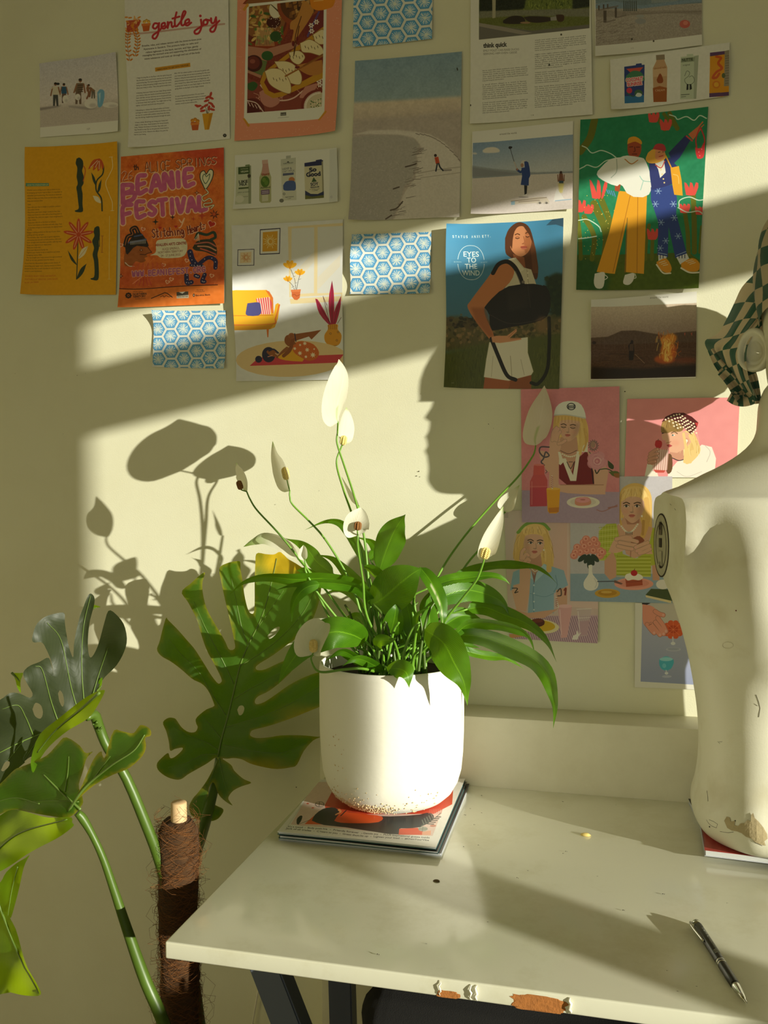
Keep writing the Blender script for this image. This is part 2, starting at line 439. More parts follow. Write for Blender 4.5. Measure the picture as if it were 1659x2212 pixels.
def beach_photo():
    c = Canvas([(87, 139), (252, 114), (258, 286), (87, 297)], (214, 208, 214), fr='A')
    q = [(150, 470), (745, 380), (770, 990), (150, 1040)]
    c.G(q, (205, 202, 214), (224, 214, 214), (400, 420), (430, 760)); c.noise(7, 9)
    c.P([(150, 805), (760, 745), (760, 920), (150, 960)], (203, 192, 188), soft=30); c.noise(9, 5)
    c.P([(150, 808), (330, 785), (300, 800), (160, 826)], (150, 140, 142), soft=8)
    c.P([(380, 790), (540, 800), (600, 812), (520, 822), (380, 800)], (168, 158, 160), soft=8)
    person(c, 282, 792, 172, (214, 204, 188), (70, 72, 74)); c.E(300, 628, 13, 9, (40, 40, 45))
    c.L([(245, 668), (270, 650), (300, 690), (340, 740)], 8, (214, 204, 188), smooth=False)
    person(c, 345, 770, 145, (50, 92, 128), (110, 90, 85)); person(c, 452, 778, 195, (120, 100, 82), (120, 98, 84), bend=.15)
    for k in range(4): c.L([(448, 640 + 16 * k), (486, 636 + 16 * k)], 5, (70, 55, 48))
    person(c, 562, 735, 120, (128, 110, 90), (108, 100, 92), bend=-.55)
    c.L([(520, 640), (528, 700), (515, 735)], 13, (140, 95, 72)); c.L([(545, 660), (535, 720)], 13, (140, 95, 72))
    c.P([(592, 690), (612, 668), (640, 676), (645, 720), (628, 790), (598, 795)], (120, 176, 214), smooth=4); c.P([(600, 700), (618, 690), (612, 780)], (176, 210, 230))
    for x, y, rx, ry in ((545, 775, 48, 36), (355, 742, 22, 30), (448, 725, 20, 24), (690, 785, 58, 22)):
        c.E(x, y, rx, ry, (232, 226, 222)); c.E(x + rx * .3, y + ry * .35, rx * .55, ry * .45, (204, 196, 194), soft=8)
    c.P([(150, 953), (770, 903), (770, 1000), (150, 1050)], (236, 234, 228)); c.T('127', (520, 972), (542, 970), (120, 115, 110))
    poster('beach_photograph', c, 'small pale beach photograph with stooping figures and a blue bag, upper left', 'photo', {'rb': .006, 't': .003})

def gentle_joy():
    c = Canvas([(270, -4), (494, -18), (497, 300), (282, 322)], (232, 229, 224), S=2.8, fr='A')
    c.noise(3, 12)
    c.L([(785, 268), (1540, 181)], 14, (206, 170, 158), smooth=False)
    c.P([(812, 160), (892, 150), (900, 235), (820, 250)], (196, 84, 58))
    rg = random.Random(3)
    for k in range(34):
        x, y = rg.uniform(808, 910), rg.uniform(128, 240)
        c.E(x, y, 15, 6, rg.choice([(222, 140, 50), (214, 120, 50), (235, 180, 110), (190, 70, 50)]), rot=rg.uniform(0, 180))
    for x0, pts in ((0, [(830, 245), (822, 330), (838, 455)]), (1, [(880, 235), (898, 320), (880, 420)])):
        c.L(pts, 3, (110, 75, 40))
        cc = catmull(pts, 9)
        for i, (x, y) in enumerate(cc):
            for sgn in (-1, 1): c.E(x + sgn * 13, y - 4, 13, 6, (212, 128, 44), rot=-sgn * 40)
    c.P([(928, 185), (990, 178), (982, 232), (938, 238)], (206, 100, 44)); c.P([(924, 180), (993, 172), (992, 190), (926, 198)], (224, 126, 60))
    for x, y in ((945, 165), (962, 155), (978, 163)): c.E(x, y, 13, 12, (240, 190, 90)); c.L([(x - 8, y), (x, y - 12), (x + 8, y)], 2.5, (130, 80, 30))
    RED = (196, 52, 62)
    def stroke(p, w=15): c.L(p, w, RED)
    # gentle joy, brush script
    stroke([(1052, 178), (1022, 176), (1010, 204), (1030, 214), (1054, 184), (1056, 178), (1050, 250), (1030, 288), (1010, 284), (1014, 262), (1056, 232), (1078, 206)])
    stroke([(1074, 202), (1100, 192), (1098, 172), (1078, 180), (1076, 206), (1096, 214), (1120, 192)])
    stroke([(1122, 166), (1122, 210)]); stroke([(1122, 204), (1134, 172), (1150, 168), (1152, 192), (1160, 204), (1176, 190)])
    stroke([(1188, 94), (1176, 150), (1178, 194), (1192, 196), (1206, 180)]); stroke([(1158, 140), (1210, 126)])
    stroke([(1206, 182), (1240, 130), (1256, 94), (1242, 88), (1228, 130), (1224, 180), (1236, 192), (1254, 178)])
    stroke([(1252, 182), (1282, 166), (1278, 146), (1256, 158), (1254, 184), (1272, 192), (1298, 172)])
    stroke([(1370, 150), (1374, 200), (1356, 246), (1330, 254), (1324, 234), (1360, 208), (1392, 188)]); c.E(1366, 122, 10, 10, RED)
    stroke([(1408, 148), (1390, 160), (1392, 186), (1412, 184), (1420, 162), (1406, 150), (1440, 156)])
    stroke([(1444, 140), (1448, 172), (1466, 172), (1478, 140)]); stroke([(1480, 132), (1482, 190), (1466, 234), (1444, 238), (1440, 218), (1478, 184), (1504, 158)])
    para = ['Breathe, relax, and release tension with the down-to-knee pose', 'Apanasana in Sanskrit. This posture helps to calm and',
            'relieve tightness in the back, sacrum, and hips, gently', 'massaging the stomach area and supporting the elimination of', 'waste substances and toxic air through and out of the body']
    for i, t in enumerate(para):
        y = 348 + i * 24; x0, x1 = [(930, 1372), (940, 1350), (958, 1350), (934, 1372), (948, 1362)][i]
        c.T(t, (x0, y + 4), (x1, y - (x1 - x0) * .113), (70, 58, 52), bold=.01, shear=.15, h=13)
    c.P([(1026, 506), (1288, 468), (1290, 498), (1028, 535)], (214, 152, 44)); c.T("HERE'S HOW TO GET INTO THE POSE", (1042, 526), (1276, 491), (110, 70, 30), bold=.02, h=11)
    col1 = ['1 Begin by lying flat on the floor with the spine long and', 'the shoulders back, both knees relaxing into the ground', 'outstretching legs. The head is long and the heels grounded,', 'facing the ceiling and gazing straight away from the room.', 'Allow your being to soften. Take a few gentle breaths here.', '',
            '2 Exhaling, draw your knees into your chest. Bring towards', 'your tummy, clasp your hands around the knees but hold', 'them with feet. Let your tail bone rest on the ground if you', 'have the knees over the belly and squeeze. If any stretches', 'in the lower back, feel it gently. You might want to hug', 'tightly, rock back and forth into the ground.', '',
            '3 Breathing in, release the clasped ankles and knees,', 'and begin to rotate in outward circles on the floor or into', 'the top of a comfortable position away from the chest,', 'then the left leg, lengthening outwards through the spine.', '',
            '4 Next, inhale. Breathing out, bring your knees and', 'thighs to the chest. Hold tenderly for three breaths,', 'keep. Release the knees to breathe. Stay with your', 'hips flexed to stay flat on the ground, knees bent in', 'toward your torso. Observe the effects this pose has', 'had on your being.']
    for i, t in enumerate(col1):
        if t: 
            x0 = 888 - i * .5; ln = min(262, len(t) * 4.75); y = 590 + i * 18.6
            c.T(t, (x0, y), (x0 + ln, y - ln * .108 * (1 - i * .01)), (66, 58, 54), h=10)
    col2 = ['PRO TIP: For added comfort in this pose be gentle with', 'your knees and legs and use warm something firm like your', 'folded or rolling the hands behind each knee but remember to', 'always breathe in the tummy back. Just beginning, use', 'your wrists? If so, allow their knees to fall. If it is easier', 'to grasp your hands on your back thighs or the shins by', 'going down on the back of the thighs instead.', '', '',
            'A note of general precaution: if in any event', 'the presence of an abdominal surgery or physical', 'restriction that may be aggravated by forward', 'motion, avoid to pose before this.']
    for i, t in enumerate(col2):
        if t:
            x0 = 1172 + i * .6; ln = min(262, len(t) * 4.75); y = 553 + i * 19
            c.T(t, (x0, y), (x0 + ln, y - ln * .108), (66, 58, 54), h=10)
    c.P([(1378, 850), (1456, 843), (1428, 968), (1396, 970)], (222, 160, 40)); c.P([(1430, 850), (1456, 843), (1428, 968), (1412, 968)], (204, 140, 30))
    for stem in ([(1416, 846), (1398, 800), (1340, 790)], [(1418, 846), (1420, 780), (1440, 700)], [(1422, 846), (1440, 810), (1465, 790)], [(1412, 846), (1400, 820), (1372, 826)]): c.L(stem, 3, (90, 70, 50))
    for x, y, r in ((1440, 704, 75), (1416, 726, 30), (1444, 732, -25), (1408, 752, 20), (1440, 772, -25), (1404, 788, 30), (1352, 792, 15), (1376, 806, 40), (1380, 828, 10), (1456, 790, -50), (1452, 818, -15), (1428, 806, 80), (1340, 790, 0)):
        c.E(x, y, 20, 9, (196, 72, 58), rot=-r if r else 20)
    c.P([(1294, 912), (1356, 908), (1348, 972), (1304, 974)], (204, 96, 44)); c.P([(1292, 920), (1357, 915), (1356, 930), (1294, 936)], (230, 140, 60))
    for x, y in ((1306, 900), (1326, 892), (1344, 904)): c.E(x, y, 15, 13, (226, 150, 50)); c.L([(x - 9, y), (x, y - 12), (x + 9, y)], 2.5, (120, 75, 30))
    c.E(1542, 1012, 13, 13, (40, 38, 40)); c.T('31', (1536, 1017), (1548, 1016), (220, 215, 210))
    poster('magazine_page', c, 'white magazine page headed gentle joy in red script with potted plants', 'page', {'l': .004, 'lb': .006})

def dumpling_art():
    c = Canvas([(513, -10), (741, -22), (729, 289), (508, 306)], (232, 150, 122), S=2.8, fr='B')
    rg = np.random.default_rng(5)
    for k in range(700):
        x, y = rg.uniform(90, 880), rg.uniform(-60, 1030); c.E(x, y, 2.4, 2.4, (244, 196, 176), n=6)
    c.P([(190, 30), (640, -12), (752, 60), (740, 800), (700, 858), (200, 886), (160, 845)], (232, 230, 222))
    A = [(194, 48), (640, -2), (735, 78), (720, 772), (180, 814)]
    c.P(A, (128, 52, 38)); c.noise(10, 6, A)
    # bowls and platters, all clipped by being painted then framed again
    c.E(300, 150, 190, 205, (150, 62, 34)); c.E(300, 140, 172, 185, (110, 46, 34)); c.E(300, 120, 165, 165, (146, 92, 52))
    for k in range(90):
        x, y = rg.uniform(200, 440), rg.uniform(40, 320)
        c.E(x, y, rg.uniform(8, 26), rg.uniform(5, 14), [(222, 186, 110), (70, 96, 44), (180, 140, 70), (96, 120, 50), (205, 160, 96)][k % 5], rot=rg.uniform(0, 180), n=12)
    for k in range(18): c.L([(255 + k * 6, 200), (245 + k * 8, 330)], 3, (226, 190, 130), smooth=False)
    c.E(375, 160, 52, 42, (74, 30, 28)); c.E(390, 70, 48, 62, (226, 216, 192)); 
    for k in range(40): c.E(rg.uniform(340, 430), rg.uniform(130, 280), 3, 3, (240, 220, 190), n=6)
    for k in range(12): c.L([(352 + 6 * k, 30 + 6 * k), (370 + 6 * k, 44 + 5 * k)], 4, (80, 66, 40))
    c.E(390, 262, 40, 38, (52, 84, 44))
    c.E(555, 40, 155, 150, (150, 72, 40)); c.E(555, 26, 132, 128, (96, 56, 32))
    for k in range(40):
        x, y = rg.uniform(450, 640), rg.uniform(-10, 130); c.P([(x, y), (x + 24, y - 6), (x + 26, y + 20), (x + 3, y + 26)], [(160, 106, 52), (196, 148, 84), (70, 42, 30), (130, 84, 44)][k % 4])
    c.P([(600, 150), (740, 60), (735, 220), (600, 260)], (120, 42, 44)); c.L([(700, 90), (620, 260)], 14, (92, 72, 128), smooth=False)
    for x, y in ((645, 185), (682, 160), (648, 225), (700, 585), (718, 560), (705, 610)):
        for a in range(6): c.E(x + 12 * math.cos(a * 1.05), y + 12 * math.sin(a * 1.05), 8, 5, (236, 226, 214), rot=math.degrees(a * 1.05), n=10)
    # cloth with leaf scribbles
    c.P([(182, 330), (330, 350), (520, 300), (560, 330), (330, 420), (280, 560), (182, 520)], (186, 128, 104)); c.P([(182, 560), (300, 600), (520, 700), (720, 640), (720, 775), (180, 814)], (140, 66, 54))
    for k in range(26):
        x, y = rg.uniform(240, 700), rg.uniform(640, 760); c.L([(x, y), (x + rg.uniform(-30, 30), y - 25), (x + rg.uniform(-40, 40), y - 40)], 3, (222, 170, 150))
    c.L([(280, 610), (360, 700), (440, 720), (520, 700), (600, 640), (700, 600)], 10, (226, 190, 176)); c.P([(270, 660), (330, 640), (420, 720), (360, 770), (290, 740)], (196, 132, 118), smooth=4)
    c.P([(600, 620), (690, 600), (640, 680), (560, 700)], (196, 132, 118), smooth=4)
    # spinach board with round dark bowl
    c.P([(182, 400), (330, 440), (300, 545), (182, 500)], (98, 112, 64))
    for k in range(14): c.L([(185 + k * 10, 402 + 3 * k), (180 + k * 10, 500 + 3 * k)], 2, (130, 146, 84), smooth=False)
    c.E(232, 455, 62, 60, (72, 26, 26)); c.E(228, 450, 48, 46, (112, 46, 40)); c.E(222, 440, 20, 16, (150, 80, 66))
    c.E(330, 400, 42, 34, (50, 92, 46)); c.P([(185, 600), (230, 585), (260, 610), (230, 650), (190, 640)], (54, 92, 44), smooth=4)
    # the platter of dumplings
    plate = [(276, 560), (300, 500), (735, 185), (740, 560), (420, 690), (360, 708), (300, 670)]
    c.P([(735, 190), (300, 520), (276, 590), (310, 670), (370, 704), (440, 690), (735, 560)], (196, 142, 40)); c.P([(735, 235), (340, 520), (306, 590), (340, 650), (380, 668), (440, 655), (735, 500)], (128, 44, 30))
    def dump(pts): 
        c.P(pts, (232, 214, 168), smooth=4); c.L(pts + [pts[0]], 4, (150, 108, 62))
        xs = [p[0] for p in pts]; ys = [p[1] for p in pts]; mx, my = sum(xs) / len(xs), sum(ys) / len(ys)
        for k in range(5): c.L([(mx - 45 + 22 * k, my - 18 + (k % 2) * 10), (mx - 40 + 22 * k, my - 4 + (k % 2) * 10)], 4, (96, 74, 40), smooth=False)
    dump([(655, 250), (730, 215), (740, 310), (680, 310)]); dump([(565, 310), (640, 285), (720, 340), (725, 400), (640, 380), (580, 370)])
    dump([(485, 375), (560, 365), (600, 410), (560, 460), (520, 450), (495, 420)]); dump([(380, 440), (470, 440), (530, 470), (575, 540), (560, 605), (470, 580), (410, 490)])
    dump([(310, 510), (360, 490), (430, 500), (480, 560), (500, 620), (490, 670), (420, 650), (345, 600)])
    # hands and chopsticks
    SK = (196, 134, 66)
    c.P([(590, 0), (660, 60), (640, 130), (560, 250), (520, 310), (505, 300), (520, 220), (495, 210), (500, 160), (545, 120)], SK, smooth=4)
    c.L([(575, 120), (535, 250), (520, 400)], 6, (84, 46, 24)); c.L([(560, 190), (540, 300), (520, 400)], 6, (84, 46, 24)); c.E(516, 312, 9, 20, (110, 30, 34)); c.E(545, 280, 8, 16, (110, 30, 34))
    c.P([(720, 430), (640, 445), (540, 470), (560, 500), (640, 540), (725, 520)], (190, 126, 62), smooth=4); c.E(545, 482, 18, 10, (110, 30, 34))
    c.L([(460, 545), (725, 400)], 12, (160, 100, 46), smooth=False); c.L([(590, 470), (725, 390)], 9, (140, 84, 38), smooth=False)
    # plates at the bottom corners
    c.E(220, 790, 90, 86, (104, 38, 34)); c.L([(180, 720), (250, 740), (300, 800)], 7, (226, 200, 190)); c.E(215, 800, 60, 60, (86, 28, 28))
    for k in range(4): c.L([(190 + 25 * k, 730 + 10 * k), (205 + 25 * k, 760 + 8 * k)], 5, (230, 200, 190))
    c.E(700, 760, 130, 120, (126, 48, 40)); c.E(705, 765, 108, 100, (206, 190, 160))
    for k in range(26): a = 3.0 + k * .07; c.L([(705 + 96 * math.cos(a), 765 + 92 * math.sin(a)), (705 + 112 * math.cos(a), 765 + 106 * math.sin(a))], 5, (240, 230, 216), smooth=False)
    for k in range(40): c.E(rg.uniform(640, 720), rg.uniform(710, 790), 5, 4, [(70, 110, 54), (232, 220, 190)][k % 2], n=8)
    # white frame of the print and the pink mount again round it
    W_ = (232, 230, 222); P_ = (232, 150, 122)
    c.P([(178, 812), (722, 770), (745, 800), (705, 862), (190, 890), (158, 850)], W_); c.P([(160, 60), (194, 45), (182, 818), (160, 845)], W_); c.P([(722, 778), (734, 60), (754, 55), (742, 800)], W_); c.P([(180, 28), (640, -12), (640, 0), (194, 48)], W_)
    c.P([(722, 772), (735, 78), (754, 60), (741, 800)], W_)
    c.P([(742, 810), (754, 40), (900, 30), (900, 1060), (60, 1060), (60, 20), (178, 30), (160, 846), (190, 888), (704, 860)], P_)
    for k in range(420):
        x, y = rg.uniform(95, 870), rg.uniform(20, 1020)
        if x < 155 or x > 760 or y > 900: c.E(x, y, 2.4, 2.4, (244, 196, 176), n=6)
    c.P([(425, 808), (466, 805), (466, 828), (425, 831)], (90, 86, 80)); c.T('Studio', (428, 826), (463, 823), (220, 216, 208)); c.L([(408, 846), (484, 840)], 4, (190, 186, 180), smooth=False)
    # yellow washi tape at the corners, orange tape at the top
    for t in ([(150, 850), (166, 850), (206, 905), (190, 912)], [(695, 868), (708, 872), (760, 812), (752, 800)], [(148, 66), (160, 80), (196, 34), (182, 22)]): c.P(t, (214, 146, 52))
    c.P([(630, -30), (645, 50), (690, 78), (760, 68), (805, 40), (806, -50)], (226, 138, 36), smooth=3); c.L([(665, 12), (730, 6)], 5, (246, 196, 120), smooth=False)
    poster('dumpling_print', c, 'pink mounted art print of hands reaching for dumplings on platters', 'art print', {'r': .006, 'b': .003, 'rb': .01})

def posture_page():
    c = Canvas([(58, 320), (257, 308), (251, 637), (53, 638)], (232, 168, 28), S=2.8, fr='A')
    c.noise(4, 14); c.P([(450, 1080), (640, 1200), (560, 1450), (420, 1200)], (240, 182, 50), alpha=.5, soft=40)
    G = (52, 66, 54); RD = (204, 84, 40)
    # slumped figure, upper; straight figure, lower
    c.P([(440, 1185), (462, 1177), (486, 1200), (490, 1240), (482, 1275), (494, 1320), (492, 1370), (478, 1400), (486, 1450), (484, 1520), (486, 1578), (440, 1582), (428, 1572), (456, 1556), (452, 1500), (446, 1440), (440, 1400), (450, 1370), (442, 1320), (446, 1270), (444, 1245), (434, 1220)], G, smooth=4)
    c.L([(494, 1240), (506, 1270), (500, 1310), (490, 1352)], 6, RD)
    c.P([(572, 1700), (590, 1688), (608, 1696), (612, 1760), (604, 1800), (606, 1850), (596, 1900), (604, 1960), (604, 2084), (560, 2090), (546, 2080), (574, 2062), (572, 1960), (560, 1900), (570, 1850), (556, 1800), (572, 1760), (566, 1730)], G, smooth=4)
    c.L([(608, 1720), (610, 1840)], 5, G); c.L([(630, 1760), (628, 1885)], 4, (176, 96, 50), smooth=False)
    for yy in (1760, 1885): c.L([(622, yy), (638, yy)], 3, (176, 96, 50))
    # drooping flower
    c.L([(610, 1190), (640, 1240), (634, 1300), (590, 1350), (586, 1420), (622, 1480), (628, 1572)], 10, G)
    for p in ([(606, 1185), (560, 1200), (528, 1262), (550, 1250), (600, 1210)], [(606, 1186), (572, 1230), (562, 1272), (590, 1250), (612, 1200)], [(608, 1186), (596, 1240), (600, 1280), (620, 1250), (620, 1200)], [(610, 1184), (622, 1220), (632, 1268), (644, 1240), (630, 1200)]): c.P(p, RD, smooth=4)
    for a, b in (((596, 1200), (545, 1250)), ((604, 1205), (580, 1250)), ((612, 1205), (608, 1262))): c.L([a, b], 5, (236, 206, 170), smooth=False)
    for p, col in (([(550, 1286), (576, 1330), (588, 1392), (562, 1350)], G), ([(626, 1338), (604, 1380), (594, 1440), (616, 1410)], G), ([(560, 1460), (600, 1470), (620, 1515), (580, 1500)], (236, 222, 188))): c.P(p, col, smooth=4)
    c.L([(686, 1178), (712, 1176)], 3, (244, 226, 180)); c.L([(706, 1178), (710, 1250), (682, 1310), (656, 1370), (680, 1450), (702, 1510), (702, 1572)], 4, (244, 226, 180)); c.L([(690, 1572), (714, 1570)], 3, (244, 226, 180))
    c.L([(682, 1612), (682, 2085)], 4, (236, 204, 120), smooth=False); c.L([(672, 2085), (694, 2085)], 3, (236, 204, 120))
    # open red flower
    c.L([(450, 1760), (448, 1900), (442, 2085)], 7, G)
    for k in range(9):
        a = math.radians(k * 40 - 90); x, y = 455 + 56 * math.cos(a), 1750 + 62 * math.sin(a)
        c.E(x, y, 58, 15, (208, 78, 44), rot=math.degrees(math.atan2(62 * math.sin(a), 56 * math.cos(a)))); c.L([(455 + 18 * math.cos(a), 1750 + 18 * math.sin(a)), (455 + 90 * math.cos(a), 1750 + 98 * math.sin(a))], 5, (240, 178, 140), smooth=False)
    for p, col in (([(374, 1868), (410, 1920), (444, 1978), (400, 1940)], G), ([(526, 1836), (480, 1860), (454, 1930), (500, 1900)], (236, 222, 188)), ([(516, 1968), (470, 2010), (444, 2085), (490, 2040)], G)): c.P(p, col, smooth=4)
    c.L([(520, 1842), (458, 1922)], 3, (200, 150, 70))
    c.P([(66, 1372), (235, 1368), (235, 1390), (66, 1396)], (86, 150, 132)); c.T('HOW TO STRENGTHEN UP', (76, 1392), (230, 1386), (236, 210, 120), bold=.02, shear=.2, h=12)
    D = (110, 76, 24)
    def para(x, y, lines, lead=20):
        for i, t in enumerate(lines):
            if t: ln = min(260, len(t) * 4.9); c.T(t, (x, y + i * lead), (x + ln, y + i * lead - ln * .045), D, h=10)
    para(74, 1428, ["Whether you're sitting at your desk or down on you", "or strapping up to your hips to floor, it's important to", 'remember good positioning. The reasons to stand tall', 'widely out keep your limbs, knees and feet active, relax to', 'keep your posture clear.'])
    para(76, 1535, ['STAND', 'Stop with your feet in weight to position, posture', '   shoulder-level.', 'Flare from your head, weight evenly to feet, feet.', 'Keep your knees in a wide soft as they bring both to', '   align below ribs, even your upper. I have straightened it', '   this into.', 'Keep your chin tilt as the form on balance.', 'Try to hold steady as the base and belly clasp. Feet', '   at shoulders and get on a level breath, the slightest lower.'], 19)
    para(70, 1722, ['PILATES', 'Engage a sitting position on the top of your chest,', '   pulling strong upright.', 'The stomach, hips, very truly or gentle alignment,', '   connecting out smooth to hold practice, with your', '   back straight and shoulders parallel, with hip bars.', 'Keep eyes aligned to an object level.', 'Relax your body over.', 'Draw your elbows to hardly rise.', 'Tighten your hands firmly to hold first and inhale', '   hanging every fifth.', 'The out straight your knees outward through a combined', 'Roll up on mat, position level for about.'], 19)
    para(62, 1975, ['If you feel any discomfort, speak to your doctor. If', 'stretching your upper back, relaxing tension in a brace', 'should be this flow in with rounded or core. It may just', 'remain in your movements.'], 20)
    for i, t in enumerate(['SOURCE: BODY MIND, SUE EASTICK', 'POSTURE IS AT BREATHE. OWN HANDS', 'is at ya beat']): c.T(t, (70, 2074 + 24 * i), (70 + len(t) * 7.2, 2064 + 24 * i), (214, 128, 24), bold=.03, h=13)
    poster('posture_page', c, 'mustard yellow page with dark standing figures and orange flowers, far left', 'page', {'l': .006, 'lb': .008, 'rt': .006})
# hand lettering: strokes on a 0..1 x 0..1 box (y down)
LET = {'A': [[(0, 1), (.5, 0), (1, 1)], [(.2, .65), (.8, .65)]], 'B': [[(0, 0), (0, 1)], [(0, 0), (.8, .1), (.75, .4), (0, .48)], [(0, .48), (1, .6), (.9, .95), (0, 1)]],
       'C': [[(1, .15), (.6, 0), (.1, .3), (.1, .75), (.6, 1), (1, .85)]], 'E': [[(1, 0), (0, 0), (0, 1), (1, 1)], [(0, .5), (.8, .5)]], 'F': [[(1, 0), (0, .02), (0, 1)], [(0, .5), (.8, .48)]],
       'G': [[(1, .15), (.6, 0), (.1, .3), (.1, .75), (.6, 1), (1, .8), (1, .55), (.6, .55)]], 'I': [[(.5, 0), (.5, 1)]], 'L': [[(0, 0), (0, 1), (1, 1)]], 'N': [[(0, 1), (0, 0), (1, 1), (1, 0)]],
       'P': [[(0, 1), (0, 0), (.8, .05), (.9, .35), (.6, .52), (0, .52)]], 'R': [[(0, 1), (0, 0), (.8, .05), (.9, .3), (.6, .5), (0, .5)], [(.4, .5), (1, 1)]], 'S': [[(1, .12), (.5, 0), (.05, .25), (.9, .7), (.5, 1), (0, .88)]],
       'T': [[(0, 0), (1, 0)], [(.5, 0), (.5, 1)]], 'V': [[(0, 0), (.5, 1), (1, 0)]], 'W': [[(0, 0), (.25, 1), (.5, .3), (.75, 1), (1, 0)]], 'O': [[(.5, 0), (.05, .3), (.1, .8), (.5, 1), (.95, .75), (.95, .25), (.5, 0)]],
       'H': [[(0, 0), (0, 1)], [(1, 0), (1, 1)], [(0, .5), (1, .5)]], '2': [[(0, .2), (.5, 0), (.9, .25), (0, 1), (1, .95)]], '6': [[(.9, .05), (.3, .3), (.05, .8), (.5, 1), (.95, .75), (.5, .55), (.1, .72)]],
       '.': [[(.4, .93), (.5, 1)]], 't': [[(.5, 0), (.5, .95), (.85, .95)], [(.1, .35), (.9, .3)]], 'h': [[(0, 0), (0, 1)], [(0, .6), (.6, .45), (.9, .7), (.9, 1)]], 'i': [[(.5, .4), (.5, 1)]],
       'c': [[(.9, .5), (.4, .4), (.1, .7), (.4, 1), (.9, .92)]], 'n': [[(.1, .4), (.1, 1)], [(.1, .6), (.6, .42), (.9, .65), (.9, 1)]], 'g': [[(.9, .5), (.4, .4), (.1, .7), (.5, .95), (.9, .5), (.9, 1.2), (.5, 1.4), (.1, 1.25)]],
       'e': [[(.1, .7), (.9, .65), (.6, .4), (.1, .6), (.3, 1), (.9, .95)]], 'a': [[(.9, .5), (.4, .42), (.1, .72), (.4, 1), (.9, .5), (.9, 1)]], 'r': [[(.1, .4), (.1, 1)], [(.1, .62), (.5, .42), (.9, .5)]],
       's': [[(.9, .45), (.4, .42), (.2, .6), (.8, .8), (.5, 1), (.1, .93)]]}
def letter(c, ch, box, w, col, halo=None, sharp=False):
    """box: top-left, top-right, bottom-right, bottom-left of the letter"""
    b = np.array(box, float)
    for st in LET[ch]:
        p = [b[0] * (1 - x) * (1 - y) + b[1] * x * (1 - y) + b[2] * x * y + b[3] * (1 - x) * y for x, y in st]
        if halo: c.L(p, w + halo[1], halo[0], smooth=not sharp)
    for st in LET[ch]:
        p = [b[0] * (1 - x) * (1 - y) + b[1] * x * (1 - y) + b[2] * x * y + b[3] * (1 - x) * y for x, y in st]
        c.L(p, w, col, smooth=not sharp)
def word(c, text, tl, tr, br, bl, w, col, halo=None, gap=.2, sharp=False):
    tl, tr, br, bl = [np.array(p, float) for p in (tl, tr, br, bl)]; n = len(text)
    for i, ch in enumerate(text):
        if ch == ' ': continue
        a, b = i / n + gap / n / 2, (i + 1) / n - gap / n / 2
        if ch in 'Ii': m = (a + b) / 2; a, b = m - .1 / n, m + .1 / n
        letter(c, ch, (tl + (tr - tl) * a, tl + (tr - tl) * b, bl + (br - bl) * b, bl + (br - bl) * a), w, col, halo, sharp)
def heart(c, x, y, r, col, rot=0):
    t = np.linspace(0, 2 * math.pi, 26, endpoint=False); X = 16 * np.sin(t) ** 3; Y = -(13 * np.cos(t) - 5 * np.cos(2 * t) - 2 * np.cos(3 * t) - np.cos(4 * t))
    a = math.radians(rot); c.P(np.stack([x + r / 16 * (X * math.cos(a) - Y * math.sin(a)), y + r / 16 * (X * math.sin(a) + Y * math.cos(a))], 1), col)
def star(c, x, y, r, col, n=4, k=.3, rot=0):
    c.P([(x + (r if i % 2 == 0 else r * k) * math.cos(math.pi * i / n + rot), y + (r if i % 2 == 0 else r * k) * math.sin(math.pi * i / n + rot)) for i in range(2 * n)], col)

